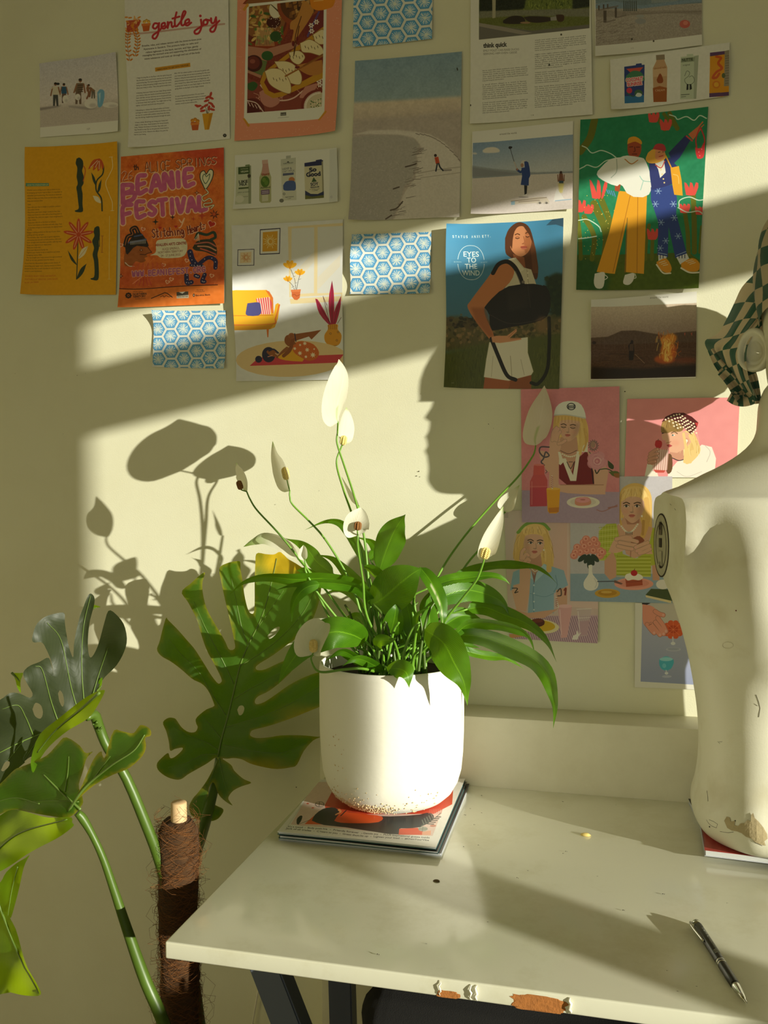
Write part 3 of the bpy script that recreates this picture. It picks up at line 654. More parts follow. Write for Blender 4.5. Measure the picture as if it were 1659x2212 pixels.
def festival_poster():
    c = Canvas([(262, 339), (484, 319), (486, 656), (260, 666)], (224, 112, 44), S=3.0, fr='A')
    c.noise(16, 60, tint=(.5, 1, .6)); c.noise(10, 14, tint=(.6, 1, .5)); c.noise(8, 4)
    c.P([(1100, 1090), (1560, 1090), (1560, 1300), (1300, 1200)], (206, 66, 50), alpha=.7, soft=70)
    c.P([(750, 1550), (1000, 1500), (1000, 1700), (740, 1750)], (228, 140, 60), alpha=.5, soft=60); c.P([(740, 1960), (1560, 2000), (1560, 2130), (740, 2150)], (206, 84, 52), alpha=.5, soft=60)
    WH = (246, 196, 160); PK = (206, 98, 148); DK = (70, 36, 32)
    rg = random.Random(9)
    for k in range(60):
        x, y = rg.uniform(760, 1520), rg.uniform(1180, 2130); c.L([(x, y), (x + rg.uniform(-30, 30), y + rg.uniform(10, 40))], 3, (240, 160, 90), alpha=.5, smooth=False)
    word(c, '26', (772, 1285), (860, 1275), (866, 1340), (780, 1350), 10, WH); word(c, '26', (774, 1287), (862, 1277), (868, 1342), (782, 1352), 5, (176, 62, 40))
    word(c, 'th', (862, 1235), (905, 1230), (905, 1268), (864, 1270), 7, DK)
    for off, w, col in ((3, 9, WH), (0, 5, (120, 50, 34))):
        word(c, 'ALICE', (946 + off, 1213 + off), (1140 + off, 1200 + off), (1144 + off, 1272 + off), (950 + off, 1285 + off), w, col)
        word(c, 'SPRINGS', (1176 + off, 1195 + off), (1484 + off, 1168 + off), (1484 + off, 1222 + off), (1180 + off, 1262 + off), w, col)
    for halo in ((WH, 16), None):
        wd = 54
        for ch, b in zip('BEANIE', [[(785, 1385), (868, 1370), (872, 1490), (790, 1520)], [(900, 1325), (952, 1310), (962, 1420), (904, 1442)], [(1000, 1320), (1070, 1300), (1076, 1420), (996, 1430)], [(1098, 1300), (1150, 1290), (1160, 1400), (1100, 1410)], [(1190, 1290), (1206, 1288), (1212, 1390), (1196, 1392)], [(1250, 1275), (1300, 1262), (1312, 1370), (1256, 1385)]]): letter(c, ch, b, 34, PK, halo)
        for ch, b in zip('FESTIVAL', [[(790, 1545), (852, 1530), (850, 1650), (788, 1668)], [(890, 1515), (942, 1505), (950, 1605), (896, 1620)], [(980, 1510), (1030, 1500), (1034, 1600), (984, 1606)], [(1052, 1495), (1110, 1488), (1112, 1600), (1060, 1604)], [(1146, 1490), (1160, 1488), (1164, 1590), (1150, 1592)], [(1190, 1486), (1244, 1480), (1240, 1580), (1196, 1584)], [(1268, 1480), (1320, 1476), (1330, 1570), (1270, 1576)], [(1352, 1470), (1400, 1466), (1404, 1560), (1358, 1566)]]): letter(c, ch, b, 32, PK, halo)
    # balloon heart with its ribbon
    h = [(1405, 1300), (1390, 1275), (1366, 1290), (1362, 1330), (1382, 1380), (1402, 1412), (1432, 1370), (1454, 1320), (1456, 1276), (1432, 1266), (1408, 1300)]
    c.P(h, (232, 224, 190), smooth=4); c.L(h, 6, (44, 58, 50)); h2 = [(1408, 1320), (1392, 1300), (1380, 1330), (1400, 1370), (1424, 1340), (1432, 1300), (1412, 1316)]; c.L(h2, 5, (60, 90, 70))
    rib = [(1402, 1412), (1420, 1440), (1376, 1470), (1390, 1500), (1430, 1480), (1446, 1510), (1390, 1520), (1400, 1545), (1460, 1530), (1440, 1556)]; c.L(rib, 12, (60, 60, 50)); c.L(rib, 7, (240, 226, 190))
    for x, y, r, col in ((1030, 1655, 26, (36, 44, 40)), (1338, 1438, 20, DK), (1158, 1620, 22, DK), (1312, 1634, 18, (196, 70, 40)), (770, 2062, 22, DK), (1375, 1610, 34, (200, 70, 40))): star(c, x, y, r, col)
    star(c, 1465, 1600, 38, DK, 7, .4); star(c, 1463, 1598, 24, (206, 84, 40), 7, .4); star(c, 1338, 1438, 10, WH); star(c, 770, 2062, 9, WH)
    c.L([(1208, 1640), (1225, 1660), (1245, 1630), (1220, 1690), (1205, 1700)], 9, WH)
    heart(c, 1445, 1672, 32, WH, 20); heart(c, 1445, 1672, 26, (196, 46, 40), 20)
    for off, w, col in ((2, 14, WH), (0, 8, (132, 44, 34))):
        word(c, 'Stitching', (1000 + off, 1712 + off), (1238 + off, 1690 + off), (1246 + off, 1748 + off), (1004 + off, 1772 + off), w, col); word(c, 'Hearts', (1264 + off, 1690 + off), (1398 + off, 1652 + off), (1400 + off, 1704 + off), (1272 + off, 1746 + off), w, col)
    heart(c, 1064, 1700, 12, (196, 46, 40)); heart(c, 1182, 1690, 12, (196, 46, 40))
    # profile in a knitted hat, speaking
    c.P([(800, 1870), (870, 1830), (966, 1830), (985, 1870), (1000, 1880), (972, 1892), (960, 1900), (968, 1915), (945, 1925), (955, 1945), (920, 1960), (880, 1950), (860, 1980), (800, 1985), (790, 1930)], (168, 92, 44), smooth=3)
    c.L([(966, 1838), (1000, 1882), (970, 1890), (952, 1900), (912, 1898)], 5, DK, smooth=False); c.E(920, 1866, 11, 7, DK); c.E(921, 1866, 5, 4, WH)
    c.L([(800, 1960), (830, 1985), (866, 1988)], 6, (226, 214, 196))
    c.P([(800, 1845), (860, 1760), (900, 1730), (940, 1760), (976, 1840), (880, 1836), (815, 1900)], (44, 36, 40), smooth=3); c.L([(830, 1812), (955, 1786)], 14, (72, 86, 130)); c.L([(870, 1765), (930, 1752)], 10, (72, 86, 130))
    for k in range(12): c.L([(842 + k * 10, 1800 - k), (842 + k * 10, 1826 - k)], 3, (220, 214, 210), smooth=False)
    hat = [(900, 1735), (880, 1700), (850, 1715), (858, 1750), (820, 1770), (800, 1830)]; c.L(hat, 30, (36, 28, 30)); c.L(hat, 6, (190, 110, 60))
    b = [(985, 1905), (1030, 1880), (1034, 1806), (1080, 1786), (1230, 1780), (1266, 1820), (1262, 1880), (1220, 1920), (1080, 1925), (1040, 1905)]; c.P(b, (232, 224, 196), smooth=4)
    c.T('ARALUEN ARTS CENTRE', (1028, 1838), (1262, 1822), (150, 60, 48), bold=.03, h=20); c.T('ALICE SPRINGS,', (1080, 1868), (1210, 1858), (140, 86, 62), h=18); c.T('NORTHERN TERRITORY', (1048, 1892), (1238, 1880), (140, 86, 62), h=17); c.T('24 - 27 JUNE 2022', (1070, 1916), (1216, 1906), (140, 86, 62), h=16)
    # striped hat and the blue dotted figure
    c.P([(1306, 1850), (1340, 1800), (1400, 1786), (1450, 1790), (1482, 1840), (1480, 1910), (1400, 1880), (1330, 1870)], (58, 56, 44), smooth=3)
    for k in range(3): c.L([(1326 + 20 * k, 1800 + 18 * k + 20), (1420, 1810 + 32 * k), (1478, 1840 + 30 * k)], 10, [(196, 110, 92), (214, 150, 120), (204, 96, 80)][k])
    t = [(1330, 1775), (1350, 1740), (1410, 1752), (1460, 1734), (1474, 1770), (1440, 1790)]; c.L(t, 20, (44, 66, 54))
    for k in range(5): c.L([(1350, 1742), (1318 + 10 * k, 1790 + 3 * k)], 3, (220, 210, 190), smooth=False)
    NB = (46, 44, 92)
    for p, w in (([(1288, 1882), (1306, 1940), (1340, 1985)], 42), ([(1340, 1985), (1420, 1925), (1474, 1945), (1476, 2000)], 30), ([(1296, 1980), (1380, 1985)], 22), ([(1262, 2056), (1268, 2110), (1300, 2108)], 34), ([(1330, 2058), (1350, 2066)], 30), ([(1398, 2052), (1380, 2100), (1396, 2104)], 30)):
        c.L(p, w, NB)
        for q in catmull(p, 5): c.E(q[0] + rg.uniform(-6, 6), q[1], 4, 4, (214, 206, 220), n=8)
    for x, y in ((936, 1710), (1265, 1945), (1090, 1978), (1450, 2060), (1120, 2105), (1150, 2085), (1385, 1690), (770, 1830)): heart(c, x, y, 18, WH, 15); heart(c, x, y, 11, (220, 110, 70), 15)
    for k in range(5): c.L([(870 + 30 * k, 2050), (900 + 20 * k, 2080), (880 + 30 * k, 2130)], 7, (206, 72, 54)); c.L([(950 - k * 6, 2040 + k * 8), (860, 2120)], 4, (244, 150, 110), alpha=.6)
    for k in range(7): c.L([(870 + 34 * k, 1965), (850 + 40 * k, 2010)], 12, (214, 92, 60), alpha=.7)
    word(c, 'WWW.BEANIEFEST.ORG', (850, 2026), (1402, 1992), (1404, 2030), (852, 2064), 11, (180, 96, 140), (WH, 5), gap=.3)
    c.P([(740, 2162), (1492, 2126), (1500, 2128), (1560, 2126), (1560, 2300), (730, 2320)], (234, 126, 52)); c.noise(8, 20)
    c.L([(750, 2158), (900, 2160), (1200, 2138), (1492, 2128)], 6, DK)
    c.fr('R'); K = (58, 40, 34)
    for a in range(8): c.E(666 + 11 * math.cos(a * .785), 93 + 11 * math.sin(a * .785), 6, 5, K, n=10)
    c.E(666, 93, 4, 4, K); c.T('NORTHERN TERRITORY', (688, 76), (738, 74), K, h=4); c.T('NORTHERN', (688, 91), (756, 87), K, bold=.03, h=11); c.T('TERRITORY', (688, 104), (752, 100), K, bold=.03, h=11); c.T('GOVERNMENT', (700, 112), (752, 109), K, h=4)
    c.L([(780, 106), (850, 76), (862, 80), (888, 100)], 4, K, smooth=False); c.L([(826, 98), (840, 92), (846, 99), (856, 92), (870, 98), (884, 94)], 2.5, K)
    c.P([(910, 74), (970, 70), (970, 88), (910, 94)], (70, 66, 60)); c.P([(922, 74), (940, 82), (955, 71)], (222, 214, 200)); c.P([(910, 93), (972, 88), (972, 104), (910, 106)], (200, 190, 170)); c.T('Alice Springs', (914, 100), (968, 97), K, h=6)
    c.T('Alice Springs', (1012, 66), (1046, 64), K, h=5); c.T('Community Bank', (1006, 74), (1054, 72), K, h=5); c.E(998, 90, 5.5, 8, K); c.E(998, 90, 2, 4, (236, 220, 200)); c.T('Bendigo Bank', (1008, 95), (1082, 91), K, bold=.02, h=8)
    poster('festival_poster', c, 'orange festival poster with pink hand lettering and a blue dotted figure', 'poster', {'lb': .008, 'l': .003, 'rb': .003})

def hex_paper(quad, name, label, pitch, fr0, cx, cy, rot, curl, hw=1.0):
    """blue honeycomb paper: hexagon cells with a white starburst in each; photo px"""
    c = Canvas(quad, (226, 228, 222), S=3.2); c.noise(3, 6)
    rg = random.Random(int(cx)); dx = pitch * .87; R = pitch * .53
    ca, sa = math.cos(math.radians(rot)), math.sin(math.radians(rot))
    for i in range(-6, 7):
        for j in range(-6, 7):
            x, y = i * dx * hw, (j + (.5 if i % 2 else 0)) * pitch
            X, Y = cx + x * ca - y * sa, cy + x * sa + y * ca
            q = c.q
            if not (q[:, 0].min() - R < X < q[:, 0].max() + R and q[:, 1].min() - R < Y < q[:, 1].max() + R): continue
            def hp(r): return [(X + r * math.cos(a * math.pi / 3 + math.radians(rot)) * hw, Y + r * math.sin(a * math.pi / 3 + math.radians(rot))) for a in range(6)]
            c.P(hp(R * .93), (70, 142, 200)); c.P(hp(R * .84), (98, 168, 220))
            for k in range(18):
                a = k * math.pi / 9 + rg.uniform(-.1, .1); r0, r1 = R * rg.uniform(.2, .32), R * rg.uniform(.56, .7)
                c.L([(X + r0 * math.cos(a) * hw, Y + r0 * math.sin(a)), (X + r1 * math.cos(a) * hw, Y + r1 * math.sin(a))], 1.3, (228, 234, 228), smooth=False)
            c.E(X, Y, R * .22 * hw, R * .22, (220, 230, 226), n=10)
    poster(name, c, label, 'patterned paper', curl, group='blue honeycomb papers')

def carton_strip_left():
    c = Canvas([(508, 336), (729, 321), (731, 437), (506, 454)], (228, 228, 222), S=3.2, fr='B')
    K = (40, 44, 46)
    c.P([(775, 1078), (830, 1070), (832, 1450), (772, 1455)], (214, 216, 214), soft=4)
    c.P([(100, 1198), (208, 1185), (214, 1462), (100, 1472)], (196, 200, 178)); c.P([(184, 1192), (210, 1186), (214, 1462), (196, 1464)], (150, 156, 130)); c.P([(168, 1182), (200, 1178), (202, 1190), (168, 1193)], (110, 130, 90))
    c.P([(116, 1200), (200, 1192), (200, 1243), (116, 1250)], (66, 88, 50)); c.T('AUSTRALIAN', (134, 1216), (188, 1212), (220, 220, 190), h=9); c.T('VEGAN', (134, 1238), (190, 1232), (226, 226, 200), bold=.02, h=13); c.E(196, 1261, 12, 14, (70, 66, 56))
    c.T('LIKE', (122, 1314), (188, 1308), K, bold=.03, h=20); c.T('MILK', (128, 1334), (186, 1328), K, bold=.03, h=18); c.P([(120, 1346), (194, 1340), (194, 1352), (120, 1358)], (86, 100, 64)); c.T('plant protein', (116, 1386), (200, 1379), (96, 100, 84), h=10); c.T('unsweetened', (130, 1418), (190, 1413), (110, 110, 96), h=9); c.E(130, 1430, 32, 28, (214, 214, 198))
    # green bottle
    c.P([(292, 1152), (332, 1148), (336, 1190), (344, 1230), (358, 1270), (358, 1440), (350, 1452), (285, 1456), (272, 1440), (272, 1270), (286, 1230), (294, 1190)], (176, 176, 132)); c.P([(292, 1152), (332, 1148), (335, 1176), (342, 1240), (286, 1250), (294, 1190)], (196, 150, 140)); c.P([(290, 1148), (333, 1144), (333, 1172), (291, 1175)], (206, 170, 160))
    c.T('Vitasoy', (286, 1262), (346, 1252), (150, 50, 50), bold=.03, h=18); c.E(314, 1303, 32, 40, (78, 112, 44)); c.E(306, 1290, 14, 16, (110, 140, 60)); c.E(322, 1310, 14, 18, (100, 134, 56)); c.T('Almond', (280, 1354), (352, 1348), (76, 82, 56), bold=.02, h=14); c.P([(284, 1364), (346, 1358), (346, 1392), (284, 1397)], (110, 86, 122)); c.L([(292, 1374), (338, 1370)], 4, (220, 210, 220)); c.L([(292, 1386), (338, 1382)], 4, (220, 210, 220)); c.P([(292, 1400), (336, 1396), (336, 1440), (292, 1446)], (204, 202, 180))
    # hemp carton
    c.P([(426, 1142), (534, 1130), (538, 1434), (438, 1438)], (206, 206, 192)); c.P([(426, 1142), (534, 1130), (534, 1176), (426, 1190)], (196, 198, 186)); c.P([(464, 1118), (498, 1114), (498, 1134), (464, 1138)], (176, 178, 170)); c.P([(468, 1166), (478, 1156), (490, 1164)], K); c.T('PURE HARVEST', (446, 1178), (516, 1170), K, h=8)
    c.T('HEMP &', (440, 1222), (506, 1214), (90, 92, 110), h=17); c.T('OAT MYLK', (440, 1240), (528, 1231), (90, 92, 110), h=16); c.P([(442, 1244), (520, 1238), (520, 1254), (442, 1262)], (92, 100, 130))
    c.E(506, 1290, 22, 20, (190, 120, 70)); c.P([(444, 1330), (466, 1302), (510, 1296), (532, 1310), (532, 1360), (500, 1366), (450, 1364)], (70, 92, 150), smooth=4); c.E(450, 1390, 8, 8, K); c.E(450, 1390, 5, 5, (214, 214, 204)); c.E(432, 1438, 16, 14, (120, 120, 110)); c.T('organic hempseed', (458, 1417), (518, 1412), K, h=9); c.T('1 Litre', (476, 1427), (500, 1424), K, h=7)
    # navy soy carton
    c.P([(596, 1172), (726, 1156), (734, 1420), (600, 1428)], (206, 200, 172)); c.P([(596, 1170), (728, 1150), (728, 1186), (597, 1196)], (46, 50, 92)); c.P([(676, 1150), (718, 1144), (722, 1162), (680, 1168)], (46, 50, 92)); c.P([(718, 1160), (728, 1158), (734, 1420), (724, 1421)], (150, 146, 122))
    N = (36, 38, 66); c.T('So', (632, 1236), (684, 1228), N, bold=.05, h=30); c.T('Good', (610, 1270), (712, 1260), N, bold=.05, h=30); star(c, 664, 1294, 22, (60, 88, 56), 3, .5, .4); c.T('SOY', (640, 1334), (696, 1328), N, bold=.03, h=22); c.T('REGULAR', (640, 1350), (702, 1344), N, bold=.03, h=11); c.T('no added sugar', (630, 1362), (706, 1356), (90, 88, 80), h=8); c.T('1 LITRE', (650, 1372), (690, 1368), N, h=9)
    c.P([(600, 1366), (640, 1390), (690, 1392), (733, 1372), (734, 1420), (600, 1428)], (54, 60, 96), smooth=0); c.P([(600, 1398), (650, 1410), (734, 1400), (734, 1420), (600, 1428)], (104, 106, 58))
    c.E(788, 1416, 10, 10, (196, 196, 200), soft=6)
    poster('carton_strip', c, 'white paper strip of four drink cartons beneath the dumpling print', 'magazine cutting', {'lb': .007, 'r': .004})

def living_room_print():
    c = Canvas([(503, 489), (741, 474), (742, 820), (513, 824)], (226, 226, 226), S=3.0, fr='E')
    c.noise(3, 30)
    c.P([(1098, 108), (1640, 70), (1640, 700), (1108, 664)], (232, 214, 172)); 
    for p in ([(1126, 122), (1300, 112), (1300, 624), (1120, 634)], [(1326, 110), (1640, 96), (1640, 622), (1326, 626)]): c.P(p, (222, 222, 220))
    c.P([(1112, 668), (1510, 644), (1510, 690), (1118, 708)], (232, 214, 172)); c.P([(1104, 656), (1510, 636), (1510, 650), (1104, 668)], (224, 224, 222))
    for p in ([(1140, 470), (1300, 300), (1300, 380), (1140, 560)], [(1330, 500), (1500, 330), (1500, 420), (1330, 600)]): c.P(p, (228, 218, 196), alpha=.6)
    NV = (44, 42, 70)
    def frame(q, inner, fill, sc):
        c.P(q, NV); q = np.array(q, float); m = q.mean(0); c.P(m + (q - m) * .93, (226, 224, 220)); c.P(inner, fill); i = np.array(inner, float).mean(0)
        for k in range(16): a = k * math.pi / 8; c.L([i + sc * .5 * np.array([math.cos(a), math.sin(a)]), i + sc * (1.25 if k % 2 else .9) * np.array([math.cos(a), math.sin(a)])], 4, (236, 220, 160) if sc > 30 else (206, 140, 90), smooth=False)
        c.E(*i, sc * .45, sc * .5, (236, 220, 160) if sc > 30 else (206, 140, 90)); c.E(*(i + (3, 0)), sc * .34, sc * .4, fill)
    frame([(880, 130), (1040, 118), (1034, 318), (876, 326)], [(902, 152), (1018, 142), (1014, 296), (898, 302)], (216, 158, 44), 44)
    frame([(708, 290), (836, 282), (834, 410), (707, 418)], [(728, 312), (814, 304), (812, 388), (726, 396)], (228, 206, 168), 28)
    # sofa
    Y1, Y2 = (236, 176, 44), (222, 120, 50)
    c.P([(640, 620), (700, 608), (930, 598), (970, 640), (985, 760), (985, 830), (640, 850)], Y1, smooth=0); c.P([(920, 600), (950, 610), (980, 660), (985, 780), (970, 780), (960, 660)], Y2)
    c.P([(640, 806), (985, 792), (1000, 712), (1020, 700), (1034, 720), (1020, 820), (995, 890), (960, 905), (640, 920)], Y1); c.L([(640, 808), (980, 794)], 5, (196, 120, 40)); c.L([(640, 880), (970, 866), (1000, 820), (1030, 716)], 12, Y2); c.P([(640, 884), (960, 868), (990, 860), (958, 905), (640, 920)], (214, 150, 36))
    c.P([(930, 905), (948, 905), (944, 968), (936, 968)], Y2)
    c.P([(846, 670), (950, 654), (972, 700), (962, 788), (890, 790)], (216, 84, 92)); 
    for k in range(6): c.L([(858 + k * 18, 666 - 2 * k), (884 + k * 15, 786)], 7, (240, 214, 200), smooth=False)
    c.P([(784, 706), (868, 696), (884, 730), (878, 794), (778, 800), (776, 750)], (76, 76, 134), smooth=3)
    # potted yellow flowers
    for p in ([(1160, 600), (1150, 520), (1120, 440)], [(1165, 600), (1175, 540), (1190, 480)], [(1150, 600), (1130, 560), (1100, 530)]): c.L(p, 3, (70, 66, 60))
    for x, y in ((1136, 500), (1180, 520), (1150, 550), (1128, 580), (1140, 470)): c.E(x + 10, y, 9, 4, (226, 226, 222), rot=-30); c.L([(x, y), (x + 18, y - 8)], 2, (70, 66, 60))
    def bloom(x, y, r):
        for a in (-60, -20, 20, 60): c.E(x + r * .6 * math.sin(math.radians(a)), y - r * .5 * math.cos(math.radians(a)), r * .36, r * .75, (240, 176, 40), rot=a)
        for a in (-40, 0, 40): c.L([(x, y + r * .4), (x + r * .6 * math.sin(math.radians(a)), y - r * .8)], 2.5, (190, 110, 30), smooth=False)
    bloom(1112, 420, 44); bloom(1190, 475, 34); bloom(1096, 524, 30)
    c.P([(1124, 600), (1196, 596), (1190, 660), (1170, 678), (1148, 676), (1128, 650)], (214, 112, 64)); c.P([(1120, 598), (1198, 594), (1196, 612), (1122, 616)], (226, 130, 80)); c.L([(1130, 640), (1150, 634), (1165, 646), (1192, 636)], 3, (150, 66, 40))
    # crimson leaves in the round vase
    for p in ([(1310, 668), (1340, 690), (1432, 866), (1410, 866), (1340, 780)], [(1440, 528), (1456, 650), (1452, 860), (1428, 860), (1414, 680)], [(1510, 650), (1504, 740), (1468, 866), (1446, 862), (1460, 760)]): c.P(p, (176, 44, 78), smooth=3)
    for p in ([(1316, 676), (1425, 862)], [(1440, 540), (1440, 858)], [(1506, 660), (1454, 862)], [(1370, 650), (1420, 850)], [(1370, 650), (1400, 720)], [(1510, 815), (1480, 862)]): c.L(p, 3, (90, 30, 50), smooth=False)
    c.P([(1404, 872), (1480, 868), (1482, 908), (1510, 950), (1500, 1010), (1470, 1036), (1420, 1036), (1384, 1000), (1380, 950), (1406, 908)], (220, 152, 40), smooth=3)
    for k in range(5): c.L([(1414 + 14 * k, 872), (1412 + 14 * k, 906)], 4, (150, 92, 30), smooth=False)
    for x, y in ((1426, 940), (1484, 928), (1474, 992)): c.E(x, y, 8, 8, (120, 80, 30)); c.E(x, y, 4.5, 4.5, (230, 170, 60))
    c.L([(1420, 1034), (1474, 1032)], 3, (120, 80, 30))
    # rug, mat and the stretching figure
    c.E(1120, 1135, 430, 142, (226, 198, 150), rot=-2)
    c.P([(798, 1192), (870, 1126), (1524, 1102), (1478, 1166)], (206, 66, 78))
    SK = (150, 88, 48)
    c.E(868, 1140, 27, 27, NV); c.E(946, 1104, 52, 60, NV); c.P([(935, 1072), (985, 1064), (1022, 1088), (1000, 1104), (1020, 1092), (1004, 1120), (960, 1112), (930, 1086)], SK, smooth=3); c.L([(950, 1074), (985, 1062), (1022, 1090)], 12, NV); c.L([(940, 1120), (975, 1110)], 6, (226, 150, 120)); c.L([(998, 1092), (1015, 1106)], 5, (222, 190, 160))
    c.P([(1020, 1106), (1060, 1062), (1100, 1040), (1120, 1110), (1080, 1136), (1000, 1128)], SK, smooth=2); c.P([(1020, 1120), (1100, 1070), (1180, 1060), (1230, 1150), (1110, 1152), (1030, 1136)], (226, 166, 40), smooth=2)
    c.P([(1130, 1020), (1200, 998), (1290, 1020), (1336, 1080), (1320, 1130), (1260, 1152), (1190, 1120), (1140, 1080)], (206, 104, 44), smooth=3)
    for x, y, r in ((1150, 1056, 15), (1192, 1028, 12), (1246, 1066, 20), (1290, 1106, 24), (1190, 1092, 20), (1228, 1016, 18), (1300, 1060, 9), (1236, 1120, 14)): star(c, x, y, r, (238, 220, 190), 7, .45)
    c.P([(1072, 990), (1100, 950), (1140, 945), (1280, 924), (1356, 910), (1280, 986), (1260, 962), (1150, 998), (1160, 1020), (1100, 1040), (1080, 1020)], SK, smooth=0); c.E(1100, 990, 30, 40, SK)
    c.L([(1064, 1112), (1110, 1070), (1130, 1010), (1140, 965)], 28, (138, 78, 42)); c.E(1126, 958, 26, 24, (166, 100, 58)); c.L([(1150, 940), (1160, 1000)], 7, NV)
    for k in range(4): c.L([(1112, 952 + 8 * k), (1140, 946 + 9 * k)], 2, (110, 60, 34), smooth=False)
    c.P([(1464, 1250), (1508, 1222), (1520, 1250), (1490, 1282)], (206, 208, 214), soft=8)
    poster('living_room_print', c, 'illustration of a mustard sofa and person stretching on a red mat', 'art print', {'l': .011, 'lb': .003, 'r': .004, 'lt': .004})
# ------------------------------------------------------------------ prints, right half of the wall
def shore_page():
    c = Canvas([(768, 133), (998, 112), (993, 470), (757, 479)], (196, 186, 180), S=2.6, fr='0')
    c.G([(750, 120), (1010, 100), (1010, 215), (750, 240)], (132, 158, 178), (150, 170, 180), (880, 120), (880, 220))
    c.G([(750, 222), (1010, 208), (1010, 300), (750, 300)], (212, 196, 178), (186, 172, 164), (880, 220), (880, 275), soft=6)
    c.P([(750, 262), (1010, 240), (1010, 480), (750, 490)], (184, 172, 166), soft=8); c.noise(5, 5); c.noise(4, 14)
    c.P([(762, 292), (800, 282), (850, 280), (900, 284), (930, 290), (960, 306), (985, 335), (1005, 370), (1005, 480), (850, 480), (858, 466), (866, 446), (872, 424), (886, 400), (900, 384), (898, 370), (905, 355), (902, 335), (915, 322), (905, 308), (895, 297), (860, 291), (800, 290)], (214, 206, 200), soft=2.5)
    c.P([(752, 300), (800, 292), (870, 292), (898, 300), (908, 312), (900, 340), (902, 356), (896, 372), (892, 388), (876, 402), (868, 428), (856, 460), (845, 482), (752, 488)], (176, 170, 166), soft=3); c.noise(6, 3)
    rg = random.Random(4)
    for k in range(46):
        t = rg.random(); x, y = 906 - 50 * t ** 1.4 + rg.uniform(-14, 6), 320 + 155 * t; c.L([(x, y), (x + rg.uniform(6, 20), y - rg.uniform(0, 5))], rg.uniform(.6, 1.8), (118, 108, 102), alpha=.7)
    for p in ([(878, 360), (890, 357), (901, 353)], [(852, 408), (864, 404)], [(846, 455), (860, 450), (872, 436)], [(836, 474), (848, 466)]): c.L(p, 3, (92, 80, 74))
    for k in range(12): x = 900 + 9 * k; c.L([(x, 288 + k * k * .55), (x + 8, 291 + k * k * .6)], 1.6, (120, 108, 100), alpha=.8)
    for k in range(120): c.E(rg.uniform(760, 900), rg.uniform(350, 470), 1.3, .6, (206, 200, 194), n=6)
    c.L([(905, 374), (950, 366), (1000, 360)], 2, (178, 168, 160)); c.L([(910, 384), (1000, 372)], 1.5, (178, 168, 160)); c.L([(958, 368), (975, 367)], 3.5, (150, 142, 140))
    c.P([(940, 340), (948, 338), (951, 352), (943, 354)], (206, 84, 52)); c.E(942, 335.5, 3, 3.3, (60, 44, 40)); c.L([(946, 353), (943, 369)], 3, (44, 48, 60)); c.L([(949, 353), (952, 361), (958, 368)], 3, (44, 48, 60)); c.L([(943, 342), (947, 352)], 2, (180, 70, 44))
    c.L([(988, 148), (989, 152)], 2.4, (60, 60, 60))
    poster('shore_page', c, 'tall grey seashore page with one small walker in orange', 'page', {'lb': .012, 'l': .004, 'b': .004}, Y=-.0022)

